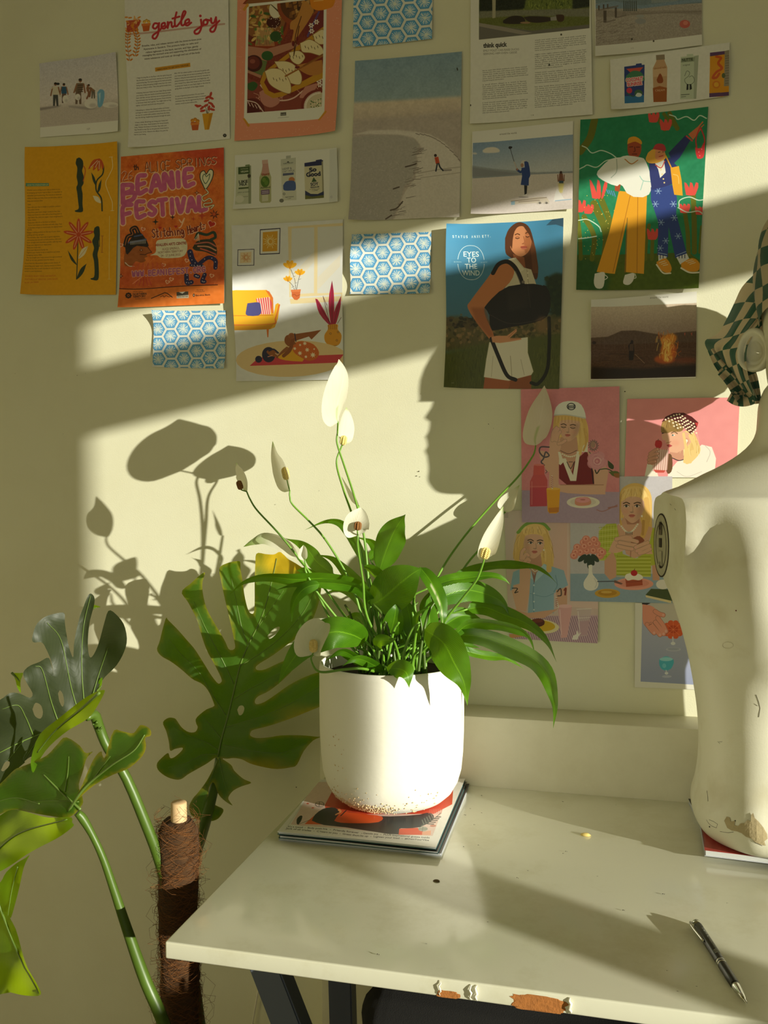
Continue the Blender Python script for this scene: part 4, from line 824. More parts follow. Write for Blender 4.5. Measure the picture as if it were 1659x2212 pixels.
def essay_page():
    c = Canvas([(1017, -14), (1275, -28), (1280, 249), (1016, 270)], (230, 228, 222), S=2.8, fr='C')
    c.noise(3, 14)
    q = [(150, -80), (786, -100), (785, 164), (148, 230)]
    c.P(q, (110, 116, 70)); c.P([(150, -80), (440, -80), (440, 50), (150, 80)], (38, 44, 34), soft=10); c.P([(440, -80), (690, -80), (690, 70), (410, 64)], (104, 116, 56), soft=8)
    rg = random.Random(8)
    for k in range(170): x, y = rg.uniform(420, 780), rg.uniform(-40, 70); c.L([(x, y), (x + rg.uniform(-12, 12), y - rg.uniform(8, 22))], 4, [(140, 150, 70), (60, 76, 36), (116, 128, 60)][k % 3], smooth=False)
    c.P([(690, -80), (790, -90), (790, 40), (690, 58)], (42, 48, 36), soft=8); c.P([(150, 66), (786, 50), (786, 120), (150, 110)], (122, 122, 102), soft=6); c.P([(150, 108), (400, 92), (786, 98), (786, 150), (150, 150)], (104, 110, 54), soft=6); c.noise(10, 5, q)
    c.P([(226, -40), (248, -40), (246, 104), (228, 108)], (170, 164, 140)); c.P([(150, 138), (460, 178), (786, 142), (786, 166), (148, 230)], (112, 108, 102), soft=3); c.P([(150, 134), (300, 158), (460, 190), (400, 200), (150, 154)], (150, 142, 132))
    c.P([(290, 120), (340, 94), (400, 96), (420, 122), (400, 138), (300, 138)], (52, 44, 38), smooth=3); c.P([(410, 100), (460, 94), (560, 100), (580, 118), (500, 132), (440, 126)], (56, 46, 40), smooth=3); c.P([(564, 100), (604, 94), (600, 118), (566, 120)], (150, 146, 140)); c.P([(596, 86), (640, 88), (638, 122), (606, 124)], (70, 50, 38), smooth=3); c.E(420, 132, 30, 6, (150, 120, 90))
    c.P([(40, 165), (40, 300), (850, 260), (850, 158), (786, 164), (148, 232), (148, -80), (40, -80)], (230, 228, 222)); c.P([(786, -100), (860, -110), (860, 170), (785, 164)], (230, 228, 222))
    c.T('think quick', (174, 276), (314, 268), (44, 42, 40), bold=.035, h=26)
    c.T('EMILY POLET CAN RAISE DUCKS', (174, 300), (384, 290), (130, 126, 116), h=12); c.T('SEEKING HIM EVEN GEESE', (174, 318), (372, 308), (130, 126, 116), h=12)
    words = 'when we moved out to the end of the track the others said it would be a quiet place to think and of course they were right for a while until the rain came and the creek rose over the lower paddock then nothing could be done but wait and watch it run past our window each night she told me how her mother used to walk this same road with a lamp to bring the children home'.split()
    def col(x0, x1, y, n, slope):
        for i in range(n):
            if n > 10 and i in (6, 15, 22): continue
            t = ' '.join(rg.choice(words) for _ in range(9)); e = x1 - (rg.uniform(60, 160) if i in (5, 14, 21, n - 1) else rg.uniform(0, 10))
            c.T(t, (x0, y + i * 11.8), (e, y + i * 11.8 - (e - x0) * slope), (86, 84, 80), h=7)
    col(170, 436, 412, 22, .085); col(476, 768, 236, 34, .09)
    c.T('118', (454, 672), (470, 671), (140, 136, 128), h=7)
    for x, y in ((626, 200), (558, 376), (98, 612)): c.E(x, y, 5, 6, (70, 66, 60))
    poster('essay_page', c, 'magazine page headed think quick, two text columns below a garden photo', 'page', {'lb': .003, 'b': .003, 'r': .003}, Y=-.0024)

def groyne_photo():
    c = Canvas([(1284, -10), (1516, -28), (1516, 100), (1286, 126)], (230, 228, 222), S=2.8, fr='C')
    q = [(820, -60), (1434, -80), (1434, 204), (820, 270)]
    c.P(q, (168, 158, 150)); c.noise(10, 5, q); c.P([(820, -60), (1434, -80), (1434, 20), (1090, 40), (820, 20)], (120, 136, 146)); c.P([(1140, -20), (1300, -50), (1300, 10), (1150, 20)], (140, 150, 156)); c.P([(820, 24), (930, 8), (1090, 34), (1434, -10), (1434, 10), (1090, 52), (820, 50)], (128, 148, 168), soft=4)
    c.P([(820, 56), (1020, 66), (1434, 60), (1434, 86), (1200, 76), (900, 100), (820, 100)], (150, 140, 132), soft=6); c.noise(12, 3, q)
    rg = random.Random(2)
    for x, y, h, w in ((876, 132, 70, 18), (940, 104, 60, 12), (840, 60, 28, 9), (868, 54, 28, 9), (892, 50, 26, 8)): c.P([(x - w / 2, y - h), (x + w / 2, y - h), (x + w / 2, y), (x - w / 2, y)], (92, 82, 76)); c.L([(x, y), (x + 60, y - 14)], 6, (120, 110, 104), soft=3)
    for k in range(7): c.P([(984 + k * 12, 4 + (k % 3) * 4), (990 + k * 12, 4), (992 + k * 12, 66), (984 + k * 12, 66)], (88, 96, 96))
    for k in range(90): x, y = rg.uniform(820, 1030), rg.uniform(120, 262); c.L([(x, y), (x + rg.uniform(8, 40), y - rg.uniform(2, 10))], 3, (134, 124, 116), alpha=.7, smooth=False)
    c.E(1084, 124, 32, 16, (150, 150, 152)); c.E(1082, 96, 24, 10, (160, 160, 160)); c.E(1338, 140, 30, 24, (196, 100, 92)); c.E(1342, 134, 14, 12, (214, 130, 116)); c.L([(1030, 84), (1430, 68)], 4, (120, 110, 104), alpha=.6)
    c.P([(800, 272), (820, 270), (1434, 203), (1460, 200), (1460, 320), (800, 350)], (230, 228, 222)); c.P([(800, -80), (820, -80), (820, 272), (800, 280)], (230, 228, 222)); c.T('112', (1030, 285), (1044, 283), (140, 136, 128), h=7)
    for x, y in ((1034, 226), (1160, 238)): c.E(x, y, 5, 6, (70, 66, 60))
    poster('groyne_photograph', c, 'beach photograph with rows of wooden posts, cut by the top edge', 'photo', {'b': .004, 'lb': .004}, Y=-.0018)

def carton_strip_right():
    c = Canvas([(1318, 130), (1576, 92), (1574, 208), (1320, 242)], (230, 228, 222), S=3.0, fr='C')
    c.noise(3, 10)
    q = [(988, 388), (1056, 378), (1058, 370), (1090, 366), (1092, 376), (1108, 374), (1104, 592), (990, 604)]; c.P(q, (48, 66, 132)); c.P([(990, 560), (1104, 550), (1104, 592), (990, 604)], (56, 120, 176)); c.P([(1000, 400), (1100, 388), (1070, 425), (1030, 425)], (206, 86, 70)); c.P([(1000, 440), (1040, 410), (1090, 420), (1104, 470), (1000, 480)], (72, 130, 96), smooth=3)
    c.T('COCONUT', (1000, 478), (1100, 464), (220, 84, 96), bold=.04, h=22, outline=((240, 220, 220), 3)); c.T('SUNRISE', (1006, 502), (1094, 490), (220, 84, 96), bold=.04, h=20, outline=((240, 220, 220), 3)); c.E(1018, 526, 17, 17, (206, 60, 84)); c.E(1072, 540, 24, 20, (70, 106, 76)); c.E(1072, 550, 20, 12, (214, 220, 216)); c.L([(1004, 540), (1040, 560), (1060, 540)], 6, (60, 100, 80))
    c.P([(1178, 326), (1222, 322), (1224, 350), (1240, 390), (1236, 588), (1160, 590), (1156, 395), (1176, 355)], (200, 160, 122)); c.P([(1174, 320), (1224, 316), (1226, 344), (1176, 348)], (146, 130, 108)); c.P([(1156, 510), (1196, 498), (1238, 508), (1236, 588), (1160, 590)], (164, 92, 42)); c.P([(1158, 400), (1238, 392), (1238, 440), (1158, 446)], (214, 178, 142)); c.P([(1178, 462), (1198, 424), (1216, 460), (1210, 480), (1186, 480)], (150, 76, 40), smooth=3); c.T('almond milk', (1164, 402), (1234, 394), (150, 90, 50), h=12); c.T('CREAM', (1170, 530), (1226, 526), (226, 190, 150), h=12)
    c.P([(1318, 330), (1352, 326), (1352, 314), (1388, 312), (1390, 324), (1420, 320), (1406, 572), (1314, 574)], (196, 206, 186)); c.P([(1394, 326), (1420, 320), (1406, 572), (1392, 572)], (170, 178, 160)); c.P([(1320, 338), (1400, 330), (1396, 356), (1318, 362)], (150, 160, 136)); c.T('NUTTIE', (1326, 356), (1388, 350), (60, 70, 54), bold=.03, h=16); c.T('original', (1330, 382), (1370, 378), (90, 96, 84), h=10)
    c.L([(1340, 440), (1352, 412), (1368, 420), (1362, 440), (1340, 460), (1350, 484), (1376, 488), (1396, 466), (1384, 440), (1366, 446)], 3, (110, 120, 104)); c.P([(1352, 486), (1362, 486), (1362, 518), (1350, 520)], (50, 52, 48)); c.P([(1368, 486), (1378, 486), (1382, 514), (1368, 520)], (50, 52, 48)); c.L([(1320, 548), (1366, 544)], 4, (90, 96, 84)); c.L([(1320, 560), (1346, 558)], 3, (90, 96, 84))
    c.P([(1484, 308), (1566, 298), (1562, 562), (1480, 562)], (222, 152, 34)); c.P([(1566, 298), (1592, 292), (1590, 556), (1562, 562)], (150, 140, 120)); c.P([(1484, 306), (1566, 298), (1566, 318), (1484, 328)], (96, 66, 110)); c.P([(1480, 540), (1590, 534), (1590, 556), (1480, 564)], (96, 66, 110)); c.P([(1540, 502), (1590, 498), (1590, 534), (1540, 538)], (222, 152, 34))
    c.L([(1520, 330), (1545, 340), (1530, 370), (1550, 400), (1520, 420), (1500, 450), (1520, 450), (1535, 430)], 14, (206, 90, 36)); c.E(1520, 490, 22, 22, (214, 124, 36)); c.E(1520, 490, 14, 14, (232, 170, 50)); c.E(1560, 440, 10, 14, (90, 100, 60))
    for k in range(12): c.L([(1570, 330 + 14 * k), (1588, 328 + 14 * k)], 3, (110, 100, 84), smooth=False)
    poster('carton_strip', c, 'white paper strip of four drink packs below the wooden posts photograph, upper right', 'magazine cutting', {'lb': .010, 'l': .003, 'r': .003}, Y=-.0042)

def selfie_photo():
    c = Canvas([(1021, 286), (1238, 262), (1237, 452), (1019, 466)], (232, 230, 226), S=3.0, fr='C')
    q = [(114, 832), (690, 778), (690, 1212), (104, 1240)]
    c.G(q, (134, 158, 190), (196, 200, 208), (380, 800), (400, 1000)); c.P([(110, 960), (240, 976), (480, 998), (690, 990), (690, 1030), (110, 1040)], (150, 156, 166), soft=4); c.P([(110, 1032), (470, 1010), (700, 1000), (700, 1225), (100, 1250)], (216, 206, 204)); c.noise(5, 6, q)
    c.P([(170, 872), (196, 856), (240, 852), (268, 866), (260, 882), (180, 886)], (222, 214, 206), smooth=3, soft=3); c.E(124, 892, 14, 6, (210, 206, 204), soft=3)
    c.P([(110, 968), (200, 982), (400, 1006), (300, 1014), (110, 1024)], (138, 142, 150), soft=4)
    c.E(330, 854, 9, 8, (40, 40, 46)); c.E(338, 852, 5, 5, (40, 40, 46)); c.L([(332, 862), (352, 930), (376, 986)], 3, (60, 60, 66), smooth=False); c.L([(354, 936), (370, 976)], 5, (196, 180, 170), smooth=False)
    NV = (48, 70, 134); c.E(410, 944, 18, 17, (206, 200, 196)); c.P([(412, 934), (434, 936), (444, 980), (446, 1024), (424, 1026)], NV, smooth=2); c.P([(396, 972), (430, 966), (440, 1020), (438, 1074), (392, 1070), (400, 1020)], NV); c.L([(370, 980), (392, 996), (404, 980)], 12, NV); c.E(400, 956, 9, 12, (170, 130, 110)); c.E(372, 980, 6, 6, (170, 120, 100))
    c.P([(412, 1072), (430, 1074), (426, 1130), (414, 1130)], (44, 44, 52)); c.P([(398, 1134), (428, 1120), (428, 1138)], (226, 220, 218)); c.E(408, 1140, 30, 4, (160, 150, 150), soft=4)
    c.P([(612, 1004), (632, 1004), (638, 1050), (608, 1050)], (130, 84, 66)); c.E(622, 998, 7, 8, (60, 44, 40)); c.P([(610, 1046), (636, 1046), (636, 1062), (612, 1062)], (60, 80, 100)); c.P([(606, 1060), (640, 1060), (630, 1116), (612, 1116)], (220, 206, 110), alpha=.7, soft=5); c.L([(604, 1012), (606, 1050)], 5, (130, 84, 66)); c.L([(640, 1012), (640, 1046)], 5, (130, 84, 66))
    c.P([(336, 1160), (500, 1138), (540, 1140), (560, 1170), (380, 1180), (336, 1186)], (206, 194, 180)); c.L([(336, 1164), (540, 1142)], 4, (150, 134, 120), smooth=False); c.L([(380, 1168), (500, 1158)], 4, (150, 134, 120), smooth=False); c.P([(336, 1166), (358, 1162), (358, 1184), (336, 1186)], (150, 180, 200)); 
    for x in (502, 540): c.P([(x - 20, 1180), (x - 4, 1158), (x + 16, 1178)], (190, 180, 170)); c.E(x, 1174, 7, 6, (110, 104, 100))
    c.P([(590, 1116), (600, 1090), (640, 1150), (660, 1158), (580, 1165)], (226, 222, 220)); c.L([(590, 1162), (680, 1154)], 5, (150, 180, 206), smooth=False)
    c.T('around the world', (270, 782), (368, 774), (110, 104, 98), h=11)
    poster('shoreline_photograph', c, 'seaside photograph of a figure in a long blue coat holding a stick', 'photo', {'lb': .008, 'l': .004, 'rb': .003})

def couple_print():
    c = Canvas([(1254, 262), (1530, 231), (1508, 625), (1245, 629)], (38, 134, 92), S=2.8, fr='0')
    c.noise(6, 20, tint=(.6, 1, .7))
    c.P([(1240, 552), (1400, 548), (1520, 545), (1520, 640), (1240, 640)], (84, 104, 28)); c.P([(1240, 552), (1280, 560), (1320, 600), (1310, 640), (1240, 640)], (44, 92, 56), alpha=.7, soft=10); c.P([(1480, 540), (1530, 530), (1520, 570)], (38, 130, 92)); c.noise(5, 5)
    OL = (106, 112, 32); RD = (226, 82, 72)
    def stalk(p, w): c.L(p, w, OL, taper=False)
    for p, w in (([(1254, 330), (1275, 300), (1285, 262)], 16), ([(1255, 560), (1252, 500), (1244, 450)], 9), ([(1280, 560), (1284, 510), (1262, 468)], 11), ([(1308, 560), (1310, 500), (1284, 440)], 16), ([(1320, 545), (1322, 490), (1296, 420)], 13), ([(1396, 560), (1398, 520), (1404, 486)], 8), ([(1410, 560), (1412, 500)], 8), ([(1424, 556), (1428, 510)], 7), ([(1500, 545), (1500, 480), (1498, 420)], 11), ([(1488, 550), (1486, 500), (1480, 456)], 9), ([(1512, 545), (1516, 490)], 8), ([(1438, 280), (1420, 250)], 8), ([(1465, 278), (1448, 245)], 9), ([(1452, 270), (1436, 246)], 7)): stalk(p, w)
    for x, y, r in ((1294, 410, 20), (1272, 452, 10), (1252, 446, 13), (1412, 506, 12), (1494, 408, 14), (1480, 450, 10), (1414, 254, 11), (1440, 270, 12), (1512, 455, 9)):
        for a in (-.5, 0, .5): c.P([(x - 4 + a * r, y + r * .9), (x + a * r * 1.7 - 3, y - r), (x + a * r * 1.7 + 4, y - r * .7), (x + 5 + a * r * .5, y + r * .9)], RD, smooth=2)
    CL = (206, 224, 206)
    for p in ([(1258, 318), (1268, 322), (1280, 332), (1300, 326), (1320, 332), (1332, 340)], [(1250, 368), (1262, 362), (1270, 358), (1290, 362), (1310, 348), (1330, 344)], [(1448, 248), (1460, 252), (1466, 258), (1484, 252), (1500, 260), (1512, 250), (1526, 256)], [(1468, 446), (1470, 432), (1490, 425), (1510, 432), (1528, 428)], [(1466, 448), (1486, 458), (1510, 456), (1524, 470)], [(1250, 476), (1270, 474), (1294, 488), (1300, 500)], [(1250, 516), (1268, 514), (1290, 510)]): c.L(p, 2.2, CL)
    rg = random.Random(6)
    for k in range(50): x, y = rg.uniform(1256, 1330), rg.uniform(420, 560); c.E(x, y, 1, 1, (226, 196, 90), n=6)
    # man in a white sweater and mustard trousers
    SK = (170, 76, 44)
    c.P([(1339, 412), (1400, 418), (1393, 592), (1354, 588), (1358, 470), (1330, 592), (1290, 588), (1318, 500)], (232, 164, 42)); c.L([(1364, 420), (1326, 588)], 1.4, (180, 116, 30)); c.L([(1380, 420), (1378, 590)], 1.4, (180, 116, 30)); c.L([(1357, 470), (1352, 588)], 1.6, (170, 108, 30))
    c.P([(1286, 592), (1306, 588), (1308, 600), (1304, 622), (1290, 624), (1284, 612)], (228, 226, 220), smooth=3); c.P([(1352, 594), (1372, 590), (1370, 606), (1360, 616), (1348, 612)], (228, 226, 220), smooth=3); c.L([(1308, 594), (1314, 600), (1306, 606)], 1.8, (228, 226, 220)); c.L([(1374, 592), (1376, 600), (1370, 602)], 1.6, (228, 226, 220))
    c.P([(1368, 330), (1380, 330), (1382, 345), (1358, 345)], SK); c.P([(1358, 305), (1372, 300), (1386, 308), (1387, 328), (1378, 342), (1366, 342), (1358, 328)], SK, smooth=3); c.P([(1357, 312), (1360, 299), (1374, 295), (1387, 303), (1388, 312), (1374, 306)], (226, 158, 44), smooth=3)
    for p in ([(1362, 318), (1369, 317)], [(1377, 318), (1384, 318)], [(1368, 333), (1378, 333)], [(1373, 318), (1374, 326), (1371, 328)]): c.L(p, 1.6, (96, 36, 26))
    c.P([(1330, 398), (1344, 392), (1340, 414), (1330, 412)], SK)
    c.P([(1342, 340), (1356, 336), (1386, 340), (1396, 346), (1406, 372), (1411, 402), (1398, 424), (1362, 422), (1344, 398), (1332, 402), (1300, 388), (1290, 376), (1300, 362), (1320, 344)], (234, 234, 228), smooth=2); c.L([(1334, 344), (1334, 370), (1322, 384)], 2, (180, 190, 180)); c.L([(1352, 344), (1366, 354), (1380, 346)], 2, (196, 130, 60)); c.L([(1384, 380), (1392, 390), (1408, 392)], 1.4, (150, 200, 190)); c.L([(1392, 390), (1386, 410)], 1.4, (150, 200, 190))
    for k in range(4): c.L([(1312 + 5 * k, 410 + k), (1316 + 5 * k, 418 + 2 * k)], 2, (90, 140, 200), smooth=False)
    # woman in a blue jacket, arm raised with a red bag
    NV = (48, 56, 116)
    c.P([(1408, 404), (1460, 398), (1464, 430), (1462, 460), (1484, 548), (1460, 558), (1446, 490), (1444, 556), (1422, 552), (1424, 480), (1408, 430)], (52, 72, 142))
    for x, y in ((1424, 412), (1418, 440), (1456, 440), (1430, 480), (1466, 510), (1440, 520), (1428, 536), (1458, 470)):
        for k in range(6): a = k * 1.05; c.L([(x, y), (x + 7 * math.cos(a), y + 7 * math.sin(a))], 1.1, (160, 190, 226), smooth=False)
    for p in ([(1424, 546), (1442, 550)], [(1462, 552), (1482, 544)]): c.L(p, 1.4, (170, 190, 220))
    for p in ([(1424, 550), (1442, 554), (1438, 566), (1424, 564)], [(1462, 556), (1484, 548), (1492, 566), (1470, 572)]): c.P(p, (220, 222, 224)); 
    for x in (1428, 1434, 1468, 1474, 1480): c.L([(x, 551), (x, 558)], 1.6, (40, 50, 90), smooth=False)
    c.P([(1420, 566), (1440, 558), (1452, 578), (1448, 590), (1436, 588), (1422, 576)], (226, 154, 40), smooth=3); c.L([(1420, 572), (1434, 590), (1450, 591)], 3, (232, 226, 210)); c.P([(1472, 570), (1494, 558), (1510, 568), (1508, 586), (1490, 588), (1474, 582)], (226, 154, 40), smooth=3); c.L([(1472, 580), (1490, 590), (1512, 590)], 3.4, (232, 226, 210))
    for k in range(3): c.L([(1426 + 4 * k, 568 + 3 * k), (1438 + 3 * k, 564 + 4 * k)], 1.2, (236, 230, 210)); c.L([(1482 + 4 * k, 566 + 3 * k), (1496 + 3 * k, 562 + 3 * k)], 1.2, (236, 230, 210))
    c.P([(1404, 352), (1424, 344), (1450, 340), (1456, 350), (1466, 360), (1470, 388), (1456, 396), (1440, 402), (1410, 410), (1406, 380)], NV); c.P([(1416, 350), (1436, 344), (1440, 372), (1428, 384), (1424, 366)], (232, 230, 224)); c.L([(1418, 356), (1430, 362), (1438, 348)], 2, (206, 70, 60))
    c.P([(1446, 330), (1482, 292), (1494, 300), (1470, 340), (1456, 354)], NV); c.P([(1488, 290), (1510, 272), (1516, 278), (1498, 302)], (214, 120, 76)); c.L([(1508, 276), (1518, 264)], 3, (214, 120, 76)); c.L([(1512, 278), (1520, 270)], 2.4, (214, 120, 76)); c.L([(1484, 294), (1496, 304)], 3, (206, 80, 70), smooth=False)
    c.L([(1512, 276), (1504, 300), (1506, 322)], 2.6, (206, 56, 56)); c.L([(1514, 276), (1522, 300), (1521, 320)], 2.6, (206, 56, 56)); c.P([(1502, 318), (1514, 320), (1522, 305), (1522, 330), (1518, 341), (1506, 341)], (216, 58, 60), smooth=2)
    for x, y in ((1510, 328), (1516, 322), (1512, 336)): c.E(x, y, 1.2, 1.2, (240, 150, 140))
    c.P([(1402, 330), (1414, 322), (1436, 326), (1440, 340), (1434, 346), (1420, 352), (1404, 352), (1397, 344)], (236, 176, 70), smooth=3); c.P([(1418, 324), (1436, 324), (1438, 338), (1428, 346), (1418, 342)], (230, 150, 104), smooth=3); c.P([(1412, 322), (1420, 311), (1436, 312), (1440, 326), (1426, 324)], (190, 60, 66), smooth=3); c.L([(1426, 338), (1434, 336)], 1.8, (190, 50, 50)); c.L([(1424, 329), (1428, 328)], 1.4, (80, 50, 40)); c.L([(1433, 328), (1436, 328)], 1.4, (80, 50, 40))
    for y in (358, 366, 376, 386, 394): c.E(1428 + (y - 358) * .25, y, 1.7, 1.7, (236, 214, 150))
    c.P([(1450, 362), (1468, 358), (1474, 390), (1476, 422), (1458, 420), (1454, 398)], (232, 166, 44)); c.L([(1440, 336), (1452, 362)], 2.6, (232, 166, 44)); c.L([(1456, 376), (1466, 380), (1468, 396)], 1.6, (240, 200, 110))
    poster('couple_print', c, 'green illustration of a man in mustard trousers beside a woman raising a bag', 'art print', {'l': .007, 'rb': .006, 'b': .003}, Y=-.003)

def bag_advert():
    c = Canvas([(967, 487), (1218, 475), (1208, 841), (963, 839)], (70, 140, 184), S=3.0, fr='D')
    c.G([(50, 80), (760, 60), (760, 700), (40, 720)], (78, 150, 196), (70, 116, 140), (400, 100), (400, 640)); 
    c.P([(40, 660), (140, 650), (260, 680), (300, 700), (640, 640), (760, 620), (760, 800), (40, 860)], (96, 88, 54), soft=20); c.P([(640, 430), (700, 400), (760, 410), (760, 640), (680, 660), (650, 560)], (42, 56, 36), soft=16)
    rg = random.Random(12)
    for k in range(220):
        x, y = rg.uniform(50, 740), rg.gauss(740, 46); c.E(x, y, rg.uniform(6, 20), rg.uniform(5, 13), [(56, 52, 30), (116, 98, 62), (150, 120, 80), (88, 84, 48), (140, 112, 70)][k % 5], rot=rg.uniform(0, 180), alpha=.6, n=8)
    for k in range(60):
        x, y = rg.uniform(70, 240), rg.gauss(685, 18); c.E(x, y, rg.uniform(8, 18), rg.uniform(6, 12), [(44, 42, 28), (90, 76, 50)][k % 2], alpha=.7, n=8)
    for k in range(40):
        x, y = rg.uniform(645, 745), rg.uniform(420, 640); c.E(x, y, rg.uniform(8, 18), rg.uniform(6, 14), [(36, 50, 34), (52, 66, 40)][k % 2], alpha=.6, n=8)
    c.P([(40, 860), (300, 800), (760, 740), (760, 1100), (40, 1100)], (86, 92, 44), soft=30)
    for k in range(420): x, y = rg.uniform(50, 740), rg.uniform(830, 1080); c.L([(x, y), (x + rg.uniform(-7, 7), y - rg.uniform(15, 40))], 3, [(110, 112, 54), (62, 66, 32), (96, 98, 50)][k % 3], alpha=.6, smooth=False)
    SK, SD = (196, 124, 78), (150, 86, 52)
    # thighs, shorts
    c.P([(292, 1000), (450, 1010), (420, 1100), (280, 1100)], (168, 96, 60)); c.P([(440, 1010), (560, 990), (560, 1100), (430, 1100)], SD)
    c.P([(318, 800), (540, 770), (540, 860), (572, 970), (560, 990), (430, 1024), (286, 1002), (300, 900)], (226, 220, 204), soft=2); c.L([(440, 880), (450, 1018)], 4, (176, 166, 146)); c.L([(340, 880), (330, 1000)], 3, (190, 182, 164)); c.L([(500, 900), (520, 990)], 3, (180, 172, 150))
    # hair behind, neck, head
    HR = (92, 54, 34)
    c.P([(410, 200), (430, 150), (470, 114), (510, 110), (550, 140), (575, 220), (590, 300), (600, 380), (585, 440), (520, 360), (440, 310), (412, 280)], HR, smooth=3); 
    for k in range(10): c.L([(540 + 4 * k, 160 + 8 * k), (560 + 3 * k, 280), (570 + 3 * k, 400)], 3, (120, 74, 46), alpha=.7)
    c.P([(455, 290), (520, 310), (530, 390), (470, 370)], (150, 88, 56)); c.P([(440, 250), (452, 170), (490, 132), (530, 140), (560, 190), (560, 230), (545, 275), (510, 304), (474, 296), (450, 272)], (206, 138, 96), smooth=3); c.P([(530, 150), (560, 200), (556, 250), (530, 290), (520, 240)], (170, 104, 66), smooth=3, soft=8)
    c.P([(440, 240), (446, 180), (475, 130), (505, 116), (470, 150), (455, 200), (450, 260)], HR, smooth=3); c.P([(505, 116), (535, 130), (562, 180), (568, 230), (548, 180), (525, 146)], HR, smooth=3)
    for x0, x1, y in ((468, 494, 194), (528, 550, 186)): c.L([(x0, y - 14), ((x0 + x1) / 2, y - 20), (x1, y - 14)], 5, (84, 48, 30)); c.L([(x0 + 2, y + 4), ((x0 + x1) / 2, y + 8), (x1 - 2, y + 4)], 4, (60, 32, 22)); c.E((x0 + x1) / 2, y - 2, 11, 5, (186, 116, 78))
    c.L([(516, 190), (522, 222), (508, 232), (526, 232)], 4, (160, 96, 64)); c.E(518, 250, 20, 6, (176, 84, 66)); c.E(518, 258, 16, 6, (190, 104, 84)); c.L([(500, 253), (536, 251)], 2.5, (110, 50, 40))
    # sleeveless top with collar
    c.P([(430, 330), (470, 310), (520, 370), (560, 380), (590, 470), (560, 520), (400, 520), (430, 420)], (206, 196, 170)); c.P([(428, 320), (460, 312), (520, 380), (490, 400)], (222, 212, 188)); c.L([(535, 380), (545, 470)], 3, (160, 148, 120))
    for y in (400, 430, 460): c.E(540, y, 4, 4, (236, 226, 200))
    # arm bent with hand on the hip
    c.P([(430, 338), (462, 380), (440, 450), (330, 560), (290, 600), (300, 660), (345, 760), (330, 790), (310, 770), (240, 680), (192, 600), (210, 560), (300, 440), (370, 350)], SK, smooth=3); c.P([(210, 600), (300, 600), (340, 760), (318, 770), (240, 680)], SD, alpha=.6, soft=12)
    # bag
    BK = (38, 34, 32)
    c.P([(290, 600), (330, 550), (420, 480), (560, 462), (640, 480), (665, 520), (668, 600), (640, 660), (560, 690), (420, 716), (330, 730), (318, 640)], BK, smooth=2); c.P([(420, 500), (560, 476), (540, 600), (430, 620)], (54, 48, 44), alpha=.6, soft=20); c.L([(320, 640), (430, 690), (560, 680), (640, 650)], 3, (70, 62, 56)); c.L([(540, 470), (556, 600)], 2.5, (66, 58, 52))
    c.L([(340, 400), (372, 350), (420, 334), (460, 360), (490, 410), (512, 470)], 24, BK); c.L([(470, 390), (500, 462)], 4, (110, 100, 90)); c.E(514, 452, 9, 9, (120, 110, 100)); c.L([(630, 474), (644, 480)], 8, BK)
    c.L([(330, 780), (370, 880), (420, 990), (470, 1018)], 22, BK); c.L([(660, 660), (662, 800), (650, 960), (600, 1040), (560, 1036)], 20, (34, 34, 26)); c.E(620, 700, 36, 50, (180, 130, 90), alpha=.4, soft=20)
    # hand
    c.P([(330, 770), (360, 762), (420, 762), (474, 722), (478, 736), (436, 776), (500, 774), (504, 784), (440, 796), (380, 804), (336, 800)], (212, 150, 110), smooth=0, soft=1.5); c.L([(440, 782), (500, 776)], 2, (150, 90, 60)); c.L([(430, 770), (470, 730)], 2, (150, 90, 60))
    WH = (226, 238, 240)
    for ch, x in zip('STATUS ANXIETY.', np.linspace(112, 328, 15)):
        if ch != ' ': c.T(ch, (x - 4.5, 206 - (x - 112) * .055), (x + (4.5 if ch not in 'I.' else -2), 206 - (x - 112) * .055 - .5), WH, bold=.02, h=15)
    a = np.linspace(0, 2 * math.pi, 60); c.L([(213 + 76 * math.cos(t) * abs(math.cos(t)) ** -.15, 342 + 98 * math.sin(t)) for t in a[:-1]] + [(289, 342)], 2.4, WH)
    for t, x0, x1, y in (('EYES', 170, 258, 306), ('TO', 190, 242, 340), ('THE', 178, 248, 376), ('WIND', 162, 262, 414)): c.T(t, (x0, y + 3), (x1, y), WH, bold=.008, h=30)
    c.P([(100, 330), (160, 326), (160, 352), (100, 354)], (72, 132, 168)); c.P([(266, 326), (322, 322), (322, 346), (266, 348)], (72, 132, 168)); c.T('BE STRONG', (116, 347), (158, 344), (180, 206, 214), h=7); c.T('OR GENTLE', (268, 343), (306, 340), (180, 206, 214), h=7); c.L([(200, 440), (222, 439)], 2, WH)
    c.P([(645, 130), (690, 90), (752, 92), (752, 146), (700, 128)], (60, 96, 124)); c.T('BAGS', (104, 1044), (118, 1043), (160, 160, 130), h=7)
    poster('bag_advert', c, 'blue sky advert of a woman with a large black shoulder bag', 'poster', {'l': .016, 'rt': .012, 'rb': .004, 'lb': .006}, rough=.35, Y=-.0025)

